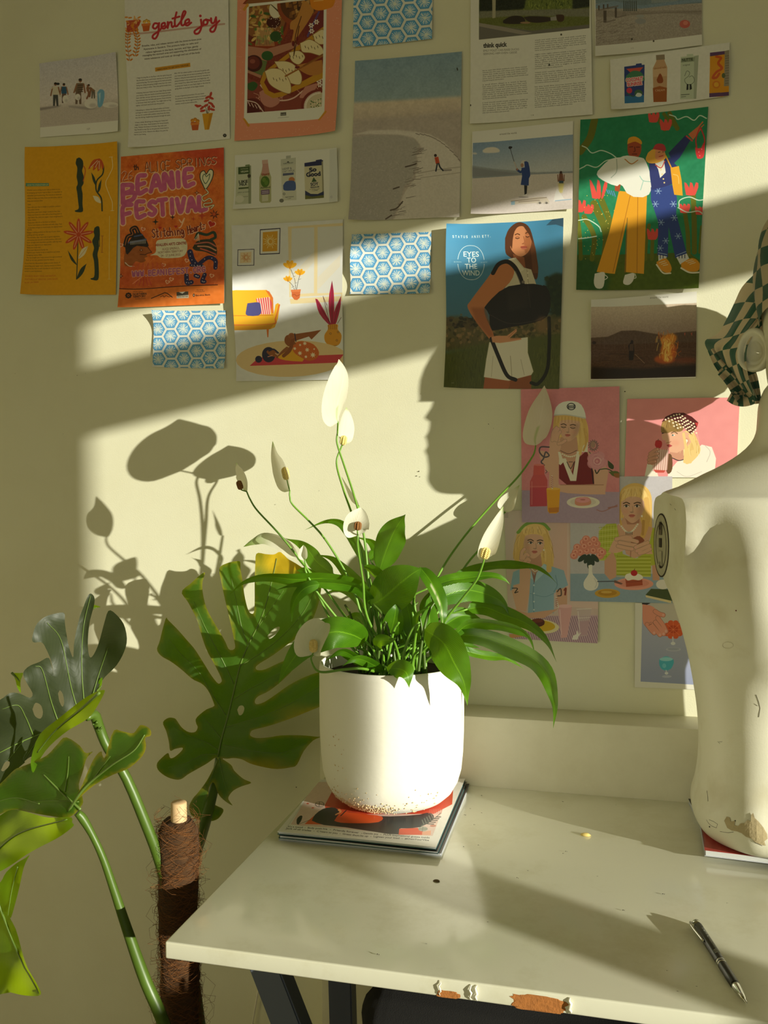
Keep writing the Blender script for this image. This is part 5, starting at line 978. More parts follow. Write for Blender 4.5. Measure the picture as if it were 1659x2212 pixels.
def fire_photo():
    c = Canvas([(1277, 651), (1505, 630), (1503, 817), (1276, 822)], (232, 230, 224), S=3.0, fr='D')
    q = [(902, 605), (1512, 574), (1506, 1000), (900, 1018)]
    c.G(q, (206, 188, 170), (150, 128, 118), (1200, 600), (1200, 780)); c.P([(900, 780), (1000, 770), (1080, 735), (1160, 732), (1240, 746), (1330, 760), (1400, 745), (1512, 736), (1512, 860), (900, 860)], (96, 74, 60), soft=4); c.P([(900, 815), (1100, 812), (1512, 800), (1512, 1000), (900, 1020)], (88, 60, 42), soft=8); c.noise(8, 6, q)
    rg = random.Random(20)
    for k in range(200): x, y = rg.uniform(905, 1505), rg.uniform(860, 1005); c.L([(x, y), (x + rg.uniform(10, 50), y + rg.uniform(-4, 4))], 3, [(52, 36, 28), (110, 78, 56), (70, 48, 36)][k % 3], alpha=.5)
    c.P([(905, 945), (1200, 955), (1512, 930), (1506, 1000), (900, 1018)], (46, 34, 28), soft=14)
    for k in range(10): x = 920 + 60 * k; c.L([(x, 780), (x, 840)], 2, (120, 92, 74), alpha=.6)
    c.E(920, 806, 12, 9, (60, 44, 38)); c.L([(905, 850), (1512, 840)], 2, (120, 90, 70), alpha=.5)
    c.P([(1124, 850), (1120, 820), (1134, 800), (1150, 806), (1156, 850), (1148, 905), (1124, 905)], (40, 30, 28)); c.E(1142, 797, 8, 9, (48, 34, 30)); c.L([(1160, 870), (1214, 922)], 3, (150, 120, 96)); c.P([(1128, 812), (1150, 808), (1150, 850), (1126, 850)], (84, 62, 50))
    for (x, y, rx, ry, col) in ((1330, 900, 60, 26, (196, 92, 34)), (1345, 860, 40, 54, (226, 130, 40)), (1350, 800, 36, 46, (232, 150, 50)), (1370, 775, 30, 24, (226, 140, 44)), (1335, 800, 24, 26, (240, 176, 80)), (1350, 880, 26, 34, (248, 204, 110)), (1345, 835, 18, 34, (246, 196, 96)), (1380, 850, 18, 40, (206, 96, 34))): c.E(x, y, rx, ry, col, soft=10, alpha=.85)
    for k in range(70): x = rg.gauss(1345, 32); y = rg.uniform(770, 920); c.L([(x, y), (x + rg.uniform(-8, 8), y - rg.uniform(10, 26)), (x + rg.uniform(-14, 14), y - rg.uniform(24, 44))], rg.uniform(3, 7), [(250, 214, 120), (236, 150, 50), (206, 100, 34)][k % 3], alpha=.55)
    c.E(1440, 905, 70, 16, (150, 70, 40), alpha=.5, soft=14)
    for x in (1440, 1478): c.P([(x, 750), (x + 8, 744), (x + 6, 766)], (180, 90, 70))
    for p in ([(880, 560), (1530, 540), (1530, 573), (1512, 574), (902, 605), (880, 606)], [(880, 600), (902, 605), (900, 1018), (880, 1030)], [(880, 1018), (1506, 1000), (1520, 1000), (1520, 1030), (880, 1040)], [(1512, 560), (1530, 560), (1530, 1010), (1506, 1004)]): c.P(p, (232, 230, 224))
    c.T('around the world', (1246, 551), (1350, 544), (130, 126, 118), h=11)
    poster('bonfire_photograph', c, 'dusk photograph of tall flames on a dark plain with one figure', 'photo', {'l': .012, 'lt': .008, 't': .004}, rough=.4)
# ------------------------------------------------------------------ the five pastel portraits
def hairdo(c, pts, base, hi, lo, n=26, seed=1):
    c.P(pts, base, smooth=4)
    rg = random.Random(seed); P = np.array(pts, float); x0, y0 = P.min(0); x1, y1 = P.max(0)
    cv = Canvas.__new__(Canvas)
    for k in range(n):
        x = rg.uniform(x0 + .12 * (x1 - x0), x1 - .12 * (x1 - x0)); m = (x0 + x1) / 2
        y = rg.uniform(y0 + .1 * (y1 - y0), y0 + .4 * (y1 - y0)); L = rg.uniform(.25, .5) * (y1 - y0)
        c.L([(x, y), (x + (x - m) * .25, y + L * .5), (x + (x - m) * .3 + rg.uniform(-8, 8), y + L)], rg.uniform(2, 5), hi if k % 2 else lo, alpha=.5)
def visage(c, x, y, w, h, look=0.0, skin=(222, 176, 152), lid=1.0, brow=(84, 62, 46), tilt=0.0):
    """face oval centred x,y; w,h half-size; look shifts the features sideways"""
    def r(dx, dy): a = math.radians(tilt); return (x + dx * math.cos(a) - dy * math.sin(a), y + dx * math.sin(a) + dy * math.cos(a))
    c.P([r(-w, -h * .5), r(-w * .6, -h), r(w * .6, -h), r(w, -h * .5), r(w * .96, h * .1), r(w * .7, h * .62), r(w * .2, h * 1.0), r(-w * .2, h * 1.0), r(-w * .7, h * .62), r(-w * .96, h * .1)], skin, smooth=3)
    sh = tuple(int(v * .86) for v in skin); dk = tuple(int(v * .62) for v in skin)
    sd = 1 if look <= 0 else -1
    c.P([r(sd * w * .5, -h * .4), r(sd * w * .98, -h * .4), r(sd * w * .9, h * .3), r(sd * w * .3, h * .95), r(sd * w * .4, h * .3)], sh, smooth=3, soft=w * .3, alpha=.8)
    L = look * w
    for s in (-1, 1):
        ex, ey = s * w * .45 + L, -h * .08
        c.L([r(ex - w * .26, ey - h * .17), r(ex, ey - h * .24), r(ex + w * .26, ey - h * (.2 if s > 0 else .15))], h * .07, brow)
        if lid > .5:
            c.E(*r(ex, ey), w * .21, h * .085, (226, 214, 206), rot=tilt); c.E(*r(ex + look * w * .25, ey), w * .1, h * .085, (64, 60, 56)); c.L([r(ex - w * .24, ey - h * .01), r(ex, ey - h * .1), r(ex + w * .24, ey - h * .01)], h * .035, (58, 44, 38))
        else:
            c.E(*r(ex, ey - h * .02), w * .22, h * .09, sh, rot=tilt); c.L([r(ex - w * .24, ey), r(ex, ey + h * .07), r(ex + w * .24, ey)], h * .045, (70, 50, 42))
        c.E(*r(s * w * .55 + L * .5, h * .28), w * .26, h * .15, (224, 150, 132), alpha=.35, soft=w * .2)
    c.L([r(L + w * .06, -h * .05), r(L * 1.2 + w * .1, h * .22), r(L * 1.25, h * .3)], h * .05, sh); c.L([r(L - w * .14, h * .31), r(L * 1.1, h * .34), r(L + w * .14, h * .31)], h * .035, dk)
    c.E(*r(L * .9, h * .53), w * .26, h * .065, (196, 106, 98)); c.E(*r(L * .9, h * .61), w * .2, h * .07, (208, 124, 114)); c.L([r(L * .9 - w * .27, h * .56), r(L * .9, h * .57), r(L * .9 + w * .27, h * .56)], h * .025, (140, 66, 62))
    return r
def hand(c, palm, fingers, w, col=(222, 176, 152)):
    c.P(palm, col, smooth=3); dk = tuple(int(v * .78) for v in col)
    for f in fingers: c.L(f, w * 1.25, dk); 
    for f in fingers: c.L(f, w, col); c.E(*f[-1], w * .3, w * .36, (226, 170, 160), n=10)
SKN = (222, 176, 152)
def cap_portrait():
    c = Canvas([(1125, 841), (1338, 835), (1338, 1131), (1128, 1128)], (222, 142, 152), S=3.2, fr='F')
    c.noise(4, 40); c.P([(140, 672), (780, 684), (780, 900), (140, 890)], (180, 156, 186)); c.noise(3, 8)
    hairdo(c, [(360, 230), (400, 200), (520, 200), (560, 260), (570, 330), (560, 420), (500, 450), (420, 470), (380, 440), (355, 330)], (232, 196, 120), (246, 220, 160), (196, 150, 84), 40, 1)
    c.P([(400, 350), (500, 350), (510, 450), (560, 480), (440, 520), (370, 470)], (206, 158, 134)); c.P([(270, 430), (330, 440), (340, 560), (318, 560), (272, 470)], SKN)
    c.P([(560, 440), (640, 450), (690, 560), (670, 690), (600, 690), (600, 560)], SKN, smooth=0)
    # red vest, cream collar
    c.P([(390, 460), (460, 520), (560, 430), (600, 560), (605, 636), (440, 640), (392, 600)], (128, 34, 36)); c.L([(580, 460), (600, 630)], 6, (40, 30, 32))
    for p in ([(320, 460), (340, 430), (400, 440), (420, 500), (400, 520)], [(540, 400), (566, 380), (566, 440), (520, 440)]): c.P(p, (236, 228, 212))
    c.P([(408, 480), (432, 478), (476, 580), (500, 436), (520, 436), (496, 616), (460, 616)], (236, 228, 212)); c.P([(432, 478), (470, 560), (498, 440), (460, 430)], (212, 162, 138)); c.L([(440, 500), (462, 540), (484, 500)], 5, (90, 70, 66)); c.L([(452, 500), (474, 500)], 4, (90, 70, 66))
    for k in range(9): c.E(412 + k * 12, 452 + 16 * math.sin(k / 8 * math.pi), 6, 5, (236, 226, 206))
    c.L([(400, 432), (450, 450), (500, 430)], 3, (90, 60, 50))
    visage(c, 454, 296, 62, 76, -.12, SKN, lid=0, tilt=4)
    c.P([(362, 300), (366, 230), (390, 215), (540, 225), (560, 290), (548, 330), (528, 262), (470, 246), (400, 250), (382, 300)], (226, 186, 110), smooth=2); c.L([(528, 262), (535, 360), (520, 450)], 16, (232, 198, 126)); c.L([(545, 300), (556, 380), (540, 430)], 12, (216, 172, 100)); c.L([(376, 250), (366, 320), (372, 360)], 10, (226, 186, 110))
    for k in range(16): c.L([(380 + 10 * k, 226), (376 + 10.5 * k, 262)], 3, (196, 150, 84) if k % 2 else (244, 214, 150), alpha=.6)
    c.P([(360, 218), (372, 170), (410, 138), (470, 130), (520, 146), (546, 190), (552, 236), (500, 226), (440, 216), (380, 216)], (236, 236, 230), smooth=2); c.L([(362, 216), (440, 214), (552, 234)], 7, (206, 206, 202)); c.E(466, 164, 27, 22, (44, 44, 54)); c.E(466, 164, 22, 17, (236, 236, 230)); c.P([(446, 157), (486, 155), (486, 173), (446, 175)], (44, 44, 54)); c.L([(452, 162), (480, 160)], 3, (236, 236, 230)); c.L([(452, 169), (480, 167)], 3, (236, 236, 230))
    # arms, hand on the cheek, hand crossed
    c.P([(330, 420), (378, 400), (392, 480), (388, 620), (396, 680), (330, 650), (332, 540)], SKN); c.P([(384, 640), (470, 640), (590, 636), (670, 640), (672, 698), (560, 698), (440, 690), (390, 680)], (226, 180, 156)); c.L([(400, 640), (660, 640)], 4, (176, 126, 104))
    hand(c, [(330, 420), (340, 350), (380, 330), (404, 400), (384, 440)], [[(350, 370), (356, 320), (376, 292)], [(362, 366), (374, 322), (388, 300)], [(376, 370), (386, 335), (398, 318)], [(388, 390), (410, 384), (430, 370)]], 17)
    # tattoos
    c.L([(330, 410), (280, 410), (272, 440), (300, 470), (330, 462), (310, 440), (296, 480), (282, 500), (300, 520)], 9, (96, 84, 92)); c.L([(310, 550), (318, 560), (308, 568)], 4, (96, 84, 92))
    for k in range(14): a = k * .45; c.L([(600 + 30 * math.cos(a), 400 + 34 * math.sin(a)), (600 + 18 * math.cos(a + .5), 400 + 22 * math.sin(a + .5))], 5, (120, 104, 100))
    c.E(598, 396, 14, 20, (176, 140, 124)); c.L([(576, 440), (600, 470), (630, 440)], 6, (120, 104, 100))
    # rose
    for r, col in ((56, (214, 140, 156)), (46, (228, 168, 180)), (36, (214, 142, 158)), (27, (232, 180, 188)), (18, (206, 124, 142)), (9, (226, 160, 170))): c.E(622 + (r % 7 - 3), 494 + (r % 5 - 2), r, r * .95, col, n=9, rot=r * 7)
    for a in (20, 90, 150, 210, 300): c.E(622 + 44 * math.cos(math.radians(a)), 494 + 42 * math.sin(math.radians(a)), 26, 20, (222, 154, 168), rot=a + 90, alpha=.8)
    c.L([(640, 545), (690, 545), (760, 592)], 6, (70, 84, 54)); c.P([(686, 490), (720, 520), (716, 545), (690, 530)], (64, 78, 44), smooth=3); c.P([(690, 560), (740, 556), (760, 580), (720, 588)], (96, 106, 50), smooth=3); c.P([(720, 570), (760, 570), (764, 594), (730, 594)], (160, 104, 54), smooth=3); c.L([(610, 550), (620, 570), (636, 548)], 7, (64, 60, 44))
    # carafe, juice, doughnut, fork
    c.P([(236, 522), (300, 516), (302, 575), (320, 610), (318, 770), (212, 772), (212, 620), (232, 580)], (204, 78, 82), alpha=.85); c.P([(236, 522), (300, 516), (302, 576), (234, 580)], (214, 92, 90)); c.E(268, 518, 32, 6, (226, 130, 126)); c.P([(214, 660), (318, 655), (316, 768), (214, 770)], (196, 60, 84), alpha=.6); c.L([(224, 620), (224, 760)], 5, (232, 150, 150), alpha=.7); c.L([(212, 650), (318, 650)], 3, (226, 130, 130))
    c.P([(314, 665), (398, 660), (390, 804), (374, 814), (334, 814), (322, 800)], (236, 168, 40)); c.P([(326, 780), (392, 776), (388, 806), (330, 810)], (206, 130, 40)); c.E(356, 664, 42, 8, (240, 190, 80)); c.L([(350, 660), (348, 586)], 9, (232, 214, 200), smooth=False)
    for k in range(6): c.L([(344, 590 + 12 * k), (353, 594 + 12 * k)], 4, (190, 80, 70), smooth=False)
    c.E(538, 746, 100, 36, (236, 228, 216)); c.E(538, 744, 78, 25, (222, 212, 202)); c.P([(488, 735), (500, 718), (560, 714), (584, 732), (580, 760), (520, 768), (490, 758)], (222, 150, 130), smooth=3); c.E(536, 732, 44, 17, (232, 160, 168)); c.E(536, 730, 16, 5, (200, 120, 124))
    c.L([(620, 792), (660, 800), (742, 762)], 5, (170, 120, 120)); c.L([(690, 780), (740, 770)], 9, (170, 120, 120))
    poster('pastel_portrait', c, 'pink portrait of a blonde woman in a white cap and red vest', 'photo', {'lb': .004, 'rt': .003}, Y=-.0052, rough=.42)

def beret_portrait():
    c = Canvas([(1355, 862), (1598, 859), (1590, 1032), (1349, 1031)], (232, 150, 154), S=3.2, fr='F')
    c.noise(3, 40); BL = (236, 204, 140)
    c.P([(900, 640), (930, 500), (960, 480), (1000, 600)], (232, 226, 214)); c.P([(1040, 640), (1060, 560), (1110, 500), (1180, 470), (1260, 395), (1320, 410), (1345, 480), (1330, 640)], (238, 232, 224), smooth=0); c.L([(1280, 400), (1310, 440), (1290, 500)], 4, (206, 196, 190)); c.L([(1110, 560), (1170, 590), (1260, 560)], 3, (206, 196, 190))
    c.P([(1086, 400), (1170, 400), (1180, 480), (1100, 490), (1060, 460)], (206, 150, 128)); c.L([(1080, 476), (1120, 492), (1150, 486)], 5, (60, 50, 48))
    hairdo(c, [(1130, 320), (1200, 310), (1240, 380), (1250, 440), (1200, 500), (1160, 510), (1150, 440), (1140, 390)], BL, (246, 226, 176), (206, 160, 90), 30, 2)
    c.P([(1016, 340), (1040, 300), (1120, 300), (1190, 330), (1196, 380), (1160, 420), (1110, 446), (1066, 440), (1060, 410), (1050, 402), (1052, 392), (1040, 384), (1042, 370), (1022, 366)], (230, 178, 152), smooth=0, soft=1)
    c.E(1168, 374, 13, 20, (216, 156, 130)); c.E(1168, 372, 8, 9, (240, 236, 228)); c.E(1166, 384, 5, 6, (240, 236, 228))
    c.L([(1076, 325), (1094, 318), (1112, 328)], 6, (126, 96, 70)); c.E(1088, 338, 10, 5, (232, 226, 220)); c.E(1084, 338, 5, 5, (80, 110, 110)); c.L([(1020, 326), (1040, 320)], 7, (60, 44, 40)); c.L([(1046, 385), (1066, 380), (1074, 376)], 4, (190, 120, 100)); c.P([(1046, 398), (1062, 392), (1080, 402), (1062, 412)], (206, 90, 90), smooth=3); c.L([(1050, 402), (1080, 402)], 2.5, (140, 50, 56)); c.E(1100, 385, 26, 18, (228, 150, 130), alpha=.4, soft=14)
    hairdo(c, [(1012, 320), (1016, 270), (1040, 240), (1110, 236), (1150, 290), (1130, 316), (1080, 316), (1050, 326)], (150, 118, 66), (186, 150, 90), (96, 74, 44), 26, 3)
    c.L([(1150, 330), (1164, 420), (1156, 500)], 16, BL); c.L([(1190, 340), (1220, 420), (1190, 500)], 20, BL); c.P([(1030, 480), (1060, 450), (1080, 470), (1080, 550), (1050, 570)], (110, 76, 50), smooth=3)
    # crocheted headscarf
    c.P([(1016, 258), (1040, 226), (1090, 204), (1150, 202), (1200, 226), (1240, 262), (1224, 300), (1196, 334), (1160, 300), (1120, 262), (1070, 240)], (86, 30, 30), smooth=0)
    for i in range(11):
        for j in range(5):
            x, y = 1040 + i * 17 + j * 6, 244 - 32 * math.sin(min(1, i / 8) * 2.4) + j * 19 + max(0, i - 5) * 9
            if 1026 < x < 1232 and y < 330 - max(0, 1150 - x) * .75: c.E(x, y, 6.5, 5.5, (236, 222, 196), rot=20, n=9)
    c.P([(1218, 262), (1240, 262), (1232, 290)], (190, 60, 60))
    # hand with the ribbed glass and a strawberry
    c.P([(970, 420), (1060, 430), (1050, 550), (990, 566), (958, 556)], (220, 180, 172))
    for k in range(14): c.L([(974 + 6.4 * k, 424), (964 + 6.4 * k, 550)], 2.4, (176, 120, 112) if k % 2 else (240, 220, 214), smooth=False)
    c.P([(966, 548), (1040, 552), (1030, 566), (980, 566)], (196, 80, 70))
    c.P([(974, 398), (980, 372), (1000, 368), (1018, 380), (1014, 410), (990, 420)], (196, 44, 48), smooth=3); c.L([(994, 372), (996, 362)], 3, (70, 60, 30))
    hand(c, [(930, 500), (950, 450), (975, 430), (985, 500), (955, 520)], [[(945, 450), (975, 430), (992, 424)], [(940, 468), (970, 454), (992, 450)], [(936, 488), (965, 478), (988, 474)], [(938, 506), (960, 500), (978, 498)]], 17, (206, 150, 128))
    poster('pastel_portrait', c, 'pink portrait of a woman in crocheted headscarf, beside the dummy neck', 'photo', {'t': .004, 'l': .003}, Y=-.0022, rough=.42)

def blue_shirt_portrait():
    c = Canvas([(1092, 1100), (1236, 1104), (1290, 1389), (1101, 1379)], (214, 190, 186), S=3.2, fr='F')
    c.q = np.array([(1089.0, 1102), (1295, 1106), (1291, 1389), (1100, 1379)])
    c.noise(3, 40)
    c.G([(40, 780), (460, 800), (460, 1300), (40, 1300)], (206, 190, 186), (222, 184, 176), (60, 900), (440, 1000)); c.P([(440, 860), (700, 860), (700, 1400), (440, 1380)], (224, 196, 190)); 
    c.P([(80, 1480), (140, 1440), (640, 1430), (640, 1620), (80, 1600)], (206, 176, 190))
    for k in range(46): x = 80 + k * 13; c.L([(x, 1440), (x + 60, 1620)], 5, (158, 124, 150), smooth=False)
    hairdo(c, [(130, 950), (160, 890), (230, 868), (310, 890), (340, 980), (360, 1080), (340, 1180), (280, 1160), (170, 1120), (110, 1080)], (226, 188, 116), (242, 214, 156), (190, 144, 84), 50, 5)
    c.L([(140, 930), (190, 880), (250, 868), (300, 880), (330, 910)], 17, (126, 166, 72))
    c.P([(196, 1060), (280, 1060), (290, 1140), (240, 1190), (190, 1150)], (200, 150, 128)); c.P([(90, 1280), (110, 1170), (200, 1130), (245, 1190), (300, 1120), (420, 1160), (446, 1250), (360, 1300), (360, 1420), (200, 1420), (210, 1300)], (150, 182, 206), smooth=0); c.P([(190, 1130), (240, 1190), (236, 1220), (180, 1180)], (176, 204, 222)); c.P([(300, 1118), (330, 1150), (246, 1230), (240, 1192)], (176, 204, 222)); c.L([(240, 1210), (232, 1320), (238, 1420)], 4, (110, 146, 176)); c.L([(370, 1190), (380, 1250), (360, 1290)], 4, (116, 152, 180)); c.L([(215, 1300), (300, 1320), (360, 1300)], 3, (116, 152, 180))
    for y in (1250, 1300, 1350, 1400): c.E(238, y, 5, 5, (214, 224, 230))
    c.P([(222, 1160), (240, 1190), (256, 1164), (240, 1240)], (150, 110, 100)); c.L([(225, 1150), (244, 1166), (264, 1156)], 5, (226, 220, 208))
    visage(c, 238, 1000, 64, 84, .12, SKN, tilt=3)
    hairdo(c, [(166, 960), (176, 905), (230, 880), (290, 892), (316, 950), (300, 960), (270, 944), (220, 940), (186, 950)], (236, 200, 130), (246, 222, 164), (200, 156, 94), 30, 6)
    c.L([(170, 950), (150, 1040), (130, 1110)], 22, (222, 182, 110)); c.L([(308, 950), (330, 1060), (330, 1160)], 26, (226, 188, 116)); c.E(299, 1036, 5, 6, (236, 232, 226))
    # arms: one up to the chin, one along the table
    c.P([(150, 1150), (190, 1130), (220, 1160), (210, 1300), (190, 1410), (130, 1400), (100, 1280), (150, 1240)], SKN); c.P([(110, 1250), (150, 1240), (150, 1300), (120, 1330)], SKN); c.P([(100, 1390), (200, 1420), (350, 1400), (440, 1380), (440, 1260), (372, 1280), (380, 1400), (300, 1450), (120, 1450)], (216, 168, 144), smooth=0)
    hand(c, [(150, 1150), (150, 1080), (190, 1060), (215, 1100), (200, 1150)], [[(160, 1090), (165, 1050), (180, 1030)], [(172, 1090), (190, 1060), (204, 1068)], [(180, 1110), (200, 1090), (212, 1100)]], 16)
    c.L([(104, 1268), (136, 1270), (120, 1296), (140, 1290)], 5, (60, 54, 56)); c.L([(380, 1290), (400, 1270), (404, 1310), (384, 1316)], 6, (80, 70, 70)); c.L([(424, 1280), (432, 1270), (428, 1308)], 9, (140, 66, 54))
    c.E(270, 1500, 122, 44, (232, 220, 180), rot=4); c.E(272, 1496, 96, 34, (214, 176, 40), rot=4); c.P([(216, 1470), (260, 1452), (300, 1464), (296, 1494), (240, 1506)], (90, 44, 34), smooth=3); c.E(258, 1466, 36, 12, (120, 60, 44)); c.P([(84, 1548), (160, 1545), (172, 1562), (90, 1574)], (210, 150, 100))
    # milkshake and tumbler, small rabbit
    c.P([(384, 1380), (470, 1376), (462, 1440), (440, 1566), (404, 1570), (392, 1450)], (224, 170, 176)); c.E(427, 1378, 43, 11, (236, 190, 194)); c.L([(396, 1400), (406, 1550)], 5, (240, 210, 214), alpha=.7); c.L([(386, 1385), (374, 1326)], 9, (226, 216, 206), smooth=False)
    for k in range(5): c.L([(372, 1330 + 11 * k), (381, 1334 + 11 * k)], 4, (180, 90, 80), smooth=False)
    c.P([(498, 1396), (586, 1392), (576, 1450), (560, 1556), (520, 1560), (504, 1450)], (206, 186, 190), alpha=.75); c.P([(510, 1470), (574, 1464), (560, 1552), (520, 1556)], (196, 160, 176)); c.L([(498, 1396), (586, 1392)], 4, (232, 222, 220)); c.L([(506, 1410), (516, 1540)], 4, (236, 224, 224), alpha=.8); c.L([(504, 1450), (578, 1446)], 3, (232, 222, 220))
    c.P([(470, 1580), (476, 1556), (494, 1548), (500, 1522), (510, 1546), (526, 1536), (510, 1560), (502, 1580)], (236, 230, 226))
    for i in range(4): c.L([(52, 812 + 8 * i), (78, 813 + 8 * i)], 3, (150, 142, 136), smooth=False)
    poster('pastel_portrait', c, 'portrait of a woman in pale blue shirt behind two pink drinks, lowest left', 'photo', {'b': .003}, Y=-.0018, rough=.42)

def green_top_portrait():
    c = Canvas([(1232, 1029), (1452, 1029), (1452, 1303), (1232, 1298)], (196, 192, 202), S=3.2, fr='F')
    c.noise(3, 40); c.P([(440, 1180), (1100, 1180), (1100, 1380), (440, 1370)], (146, 168, 190)); c.noise(3, 8)
    hairdo(c, [(756, 740), (770, 670), (830, 632), (900, 640), (950, 700), (955, 830), (950, 950), (900, 960), (870, 860), (770, 840)], (230, 190, 112), (246, 216, 150), (192, 146, 80), 50, 8)
    c.P([(790, 830), (880, 830), (900, 900), (960, 930), (850, 1090), (760, 1000), (740, 900)], (212, 164, 140)); c.P([(790, 830), (880, 830), (880, 870), (810, 890)], (180, 128, 106))
    GR = (182, 190, 66)
    c.P([(626, 1100), (634, 920), (680, 878), (740, 874), (752, 930), (780, 1060), (860, 1090), (930, 1040), (960, 900), (1010, 900), (1010, 1140), (950, 1130), (948, 1200), (740, 1190), (736, 1100)], GR, smooth=0)
    for k in range(12): c.L([(634, 900 + 18 * k), (748, 890 + 18 * k)], 4, (214, 216, 120) if k % 2 else (150, 158, 44), smooth=False, alpha=.8); c.L([(744, 1076 + 11 * k), (948, 1076 + 11 * k)], 4, (214, 216, 120) if k % 2 else (146, 154, 40), smooth=False, alpha=.8)
    for k in range(7): c.L([(640 + 17 * k, 886), (636 + 17 * k, 1090)], 3, (214, 216, 130), alpha=.6, smooth=False)
    c.P([(744, 880), (770, 960), (800, 1060), (850, 1086), (910, 1060), (945, 960), (960, 900), (900, 880)], (216, 168, 144), smooth=0); c.L([(830, 1010), (826, 1080)], 5, (176, 126, 104))
    for k in range(15): c.E(764 + k * 7.5, 880 + 50 * math.sin(k / 14 * math.pi), 6, 6, (236, 228, 214)); 
    for k in range(5): c.L([(800 + 9 * k, 926), (800 + 9 * k, 942)], 4, (84, 78, 70), smooth=False)
    visage(c, 838, 776, 72, 92, -.05, SKN)
    hairdo(c, [(764, 750), (780, 680), (830, 650), (900, 660), (930, 730), (915, 745), (880, 716), (820, 712), (790, 730)], (238, 202, 130), (248, 224, 166), (204, 160, 94), 34, 9)
    c.L([(764, 740), (760, 830), (770, 880)], 14, (224, 182, 106)); c.L([(922, 730), (930, 850), (900, 950)], 30, (222, 178, 104)); c.L([(905, 860), (900, 940)], 16, (196, 150, 84)); c.E(895, 830, 5, 7, (236, 230, 222))
    # forearms, hands holding a cake slice
    c.P([(668, 1100), (720, 1040), (740, 1100), (740, 1200), (700, 1218), (668, 1180)], (212, 162, 138)); c.P([(956, 1130), (1000, 1120), (1000, 1220), (960, 1220)], (206, 156, 132))
    c.P([(830, 970), (880, 950), (916, 990), (880, 1020), (830, 1006)], (150, 84, 60), smooth=3)
    hand(c, [(690, 1050), (730, 970), (790, 950), (830, 1000), (760, 1050)], [[(770, 965), (830, 975), (866, 985)], [(760, 990), (820, 1002), (858, 1008)], [(750, 1012), (800, 1024), (836, 1030)], [(740, 970), (790, 958), (826, 960)]], 20)
    hand(c, [(960, 1060), (930, 980), (900, 990), (880, 1040), (920, 1060)], [[(930, 990), (890, 1006), (858, 1020)], [(940, 1010), (896, 1030), (864, 1042)], [(945, 1030), (910, 1048), (880, 1056)]], 20)
    # flowers in a white vase
    for k, (x, y) in enumerate(((500, 1020), (540, 990), (580, 1000), (620, 1000), (640, 1040), (600, 1040), (560, 1040), (520, 1050), (490, 1050), (640, 1070), (545, 1015), (605, 975), (480, 1070), (655, 1050), (555, 970))):
        c.E(x, y, 25, 23, (222, 140, 124)); c.E(x - 3, y - 3, 15, 14, (236, 170, 152)); c.E(x - 2, y - 2, 7, 7, (206, 112, 100))
    for x, y, r in ((560, 1090, 30), (590, 1100, -20), (530, 1085, 50), (575, 1120, 0), (610, 1085, -45)): c.E(x, y, 15, 32, (50, 64, 50), rot=r)
    c.P([(568, 1130), (592, 1128), (594, 1180), (630, 1230), (620, 1270), (580, 1284), (545, 1268), (540, 1230), (570, 1180)], (234, 230, 224), smooth=3); c.L([(606, 1210), (620, 1240), (610, 1265)], 8, (206, 204, 204), alpha=.7)
    c.E(686, 1300, 78, 28, (206, 160, 56)); c.E(686, 1297, 58, 18, (186, 136, 36)); c.E(680, 1292, 34, 8, (214, 174, 80))
    c.E(846, 1242, 118, 38, (232, 160, 144)); c.E(846, 1238, 92, 27, (222, 146, 130)); c.P([(794, 1200), (894, 1194), (900, 1250), (800, 1260)], (176, 80, 50)); c.P([(792, 1205), (800, 1184), (840, 1176), (884, 1184), (902, 1204), (880, 1220), (840, 1216), (810, 1222)], (240, 234, 222), smooth=3); c.E(848, 1176, 20, 18, (190, 36, 40)); c.L([(848, 1160), (852, 1150)], 3, (90, 50, 30)); c.L([(800, 1232), (898, 1226)], 3, (136, 56, 38), smooth=False)
    c.L([(626, 1228), (740, 1226)], 6, (80, 84, 96), smooth=False); c.P([(730, 1218), (780, 1240), (770, 1246), (726, 1234)], (120, 90, 84))
    c.P([(916, 1310), (950, 1272), (1100, 1276), (1100, 1345), (1070, 1345)], (70, 84, 48)); c.P([(916, 1310), (1070, 1345), (1070, 1360), (920, 1324)], (222, 206, 160)); c.E(1020, 1245, 40, 30, (226, 222, 220))
    poster('pastel_portrait', c, 'portrait of a woman in lime green top, cake plate and roses before her', 'photo', {'r': .004}, Y=-.0034, rough=.42)

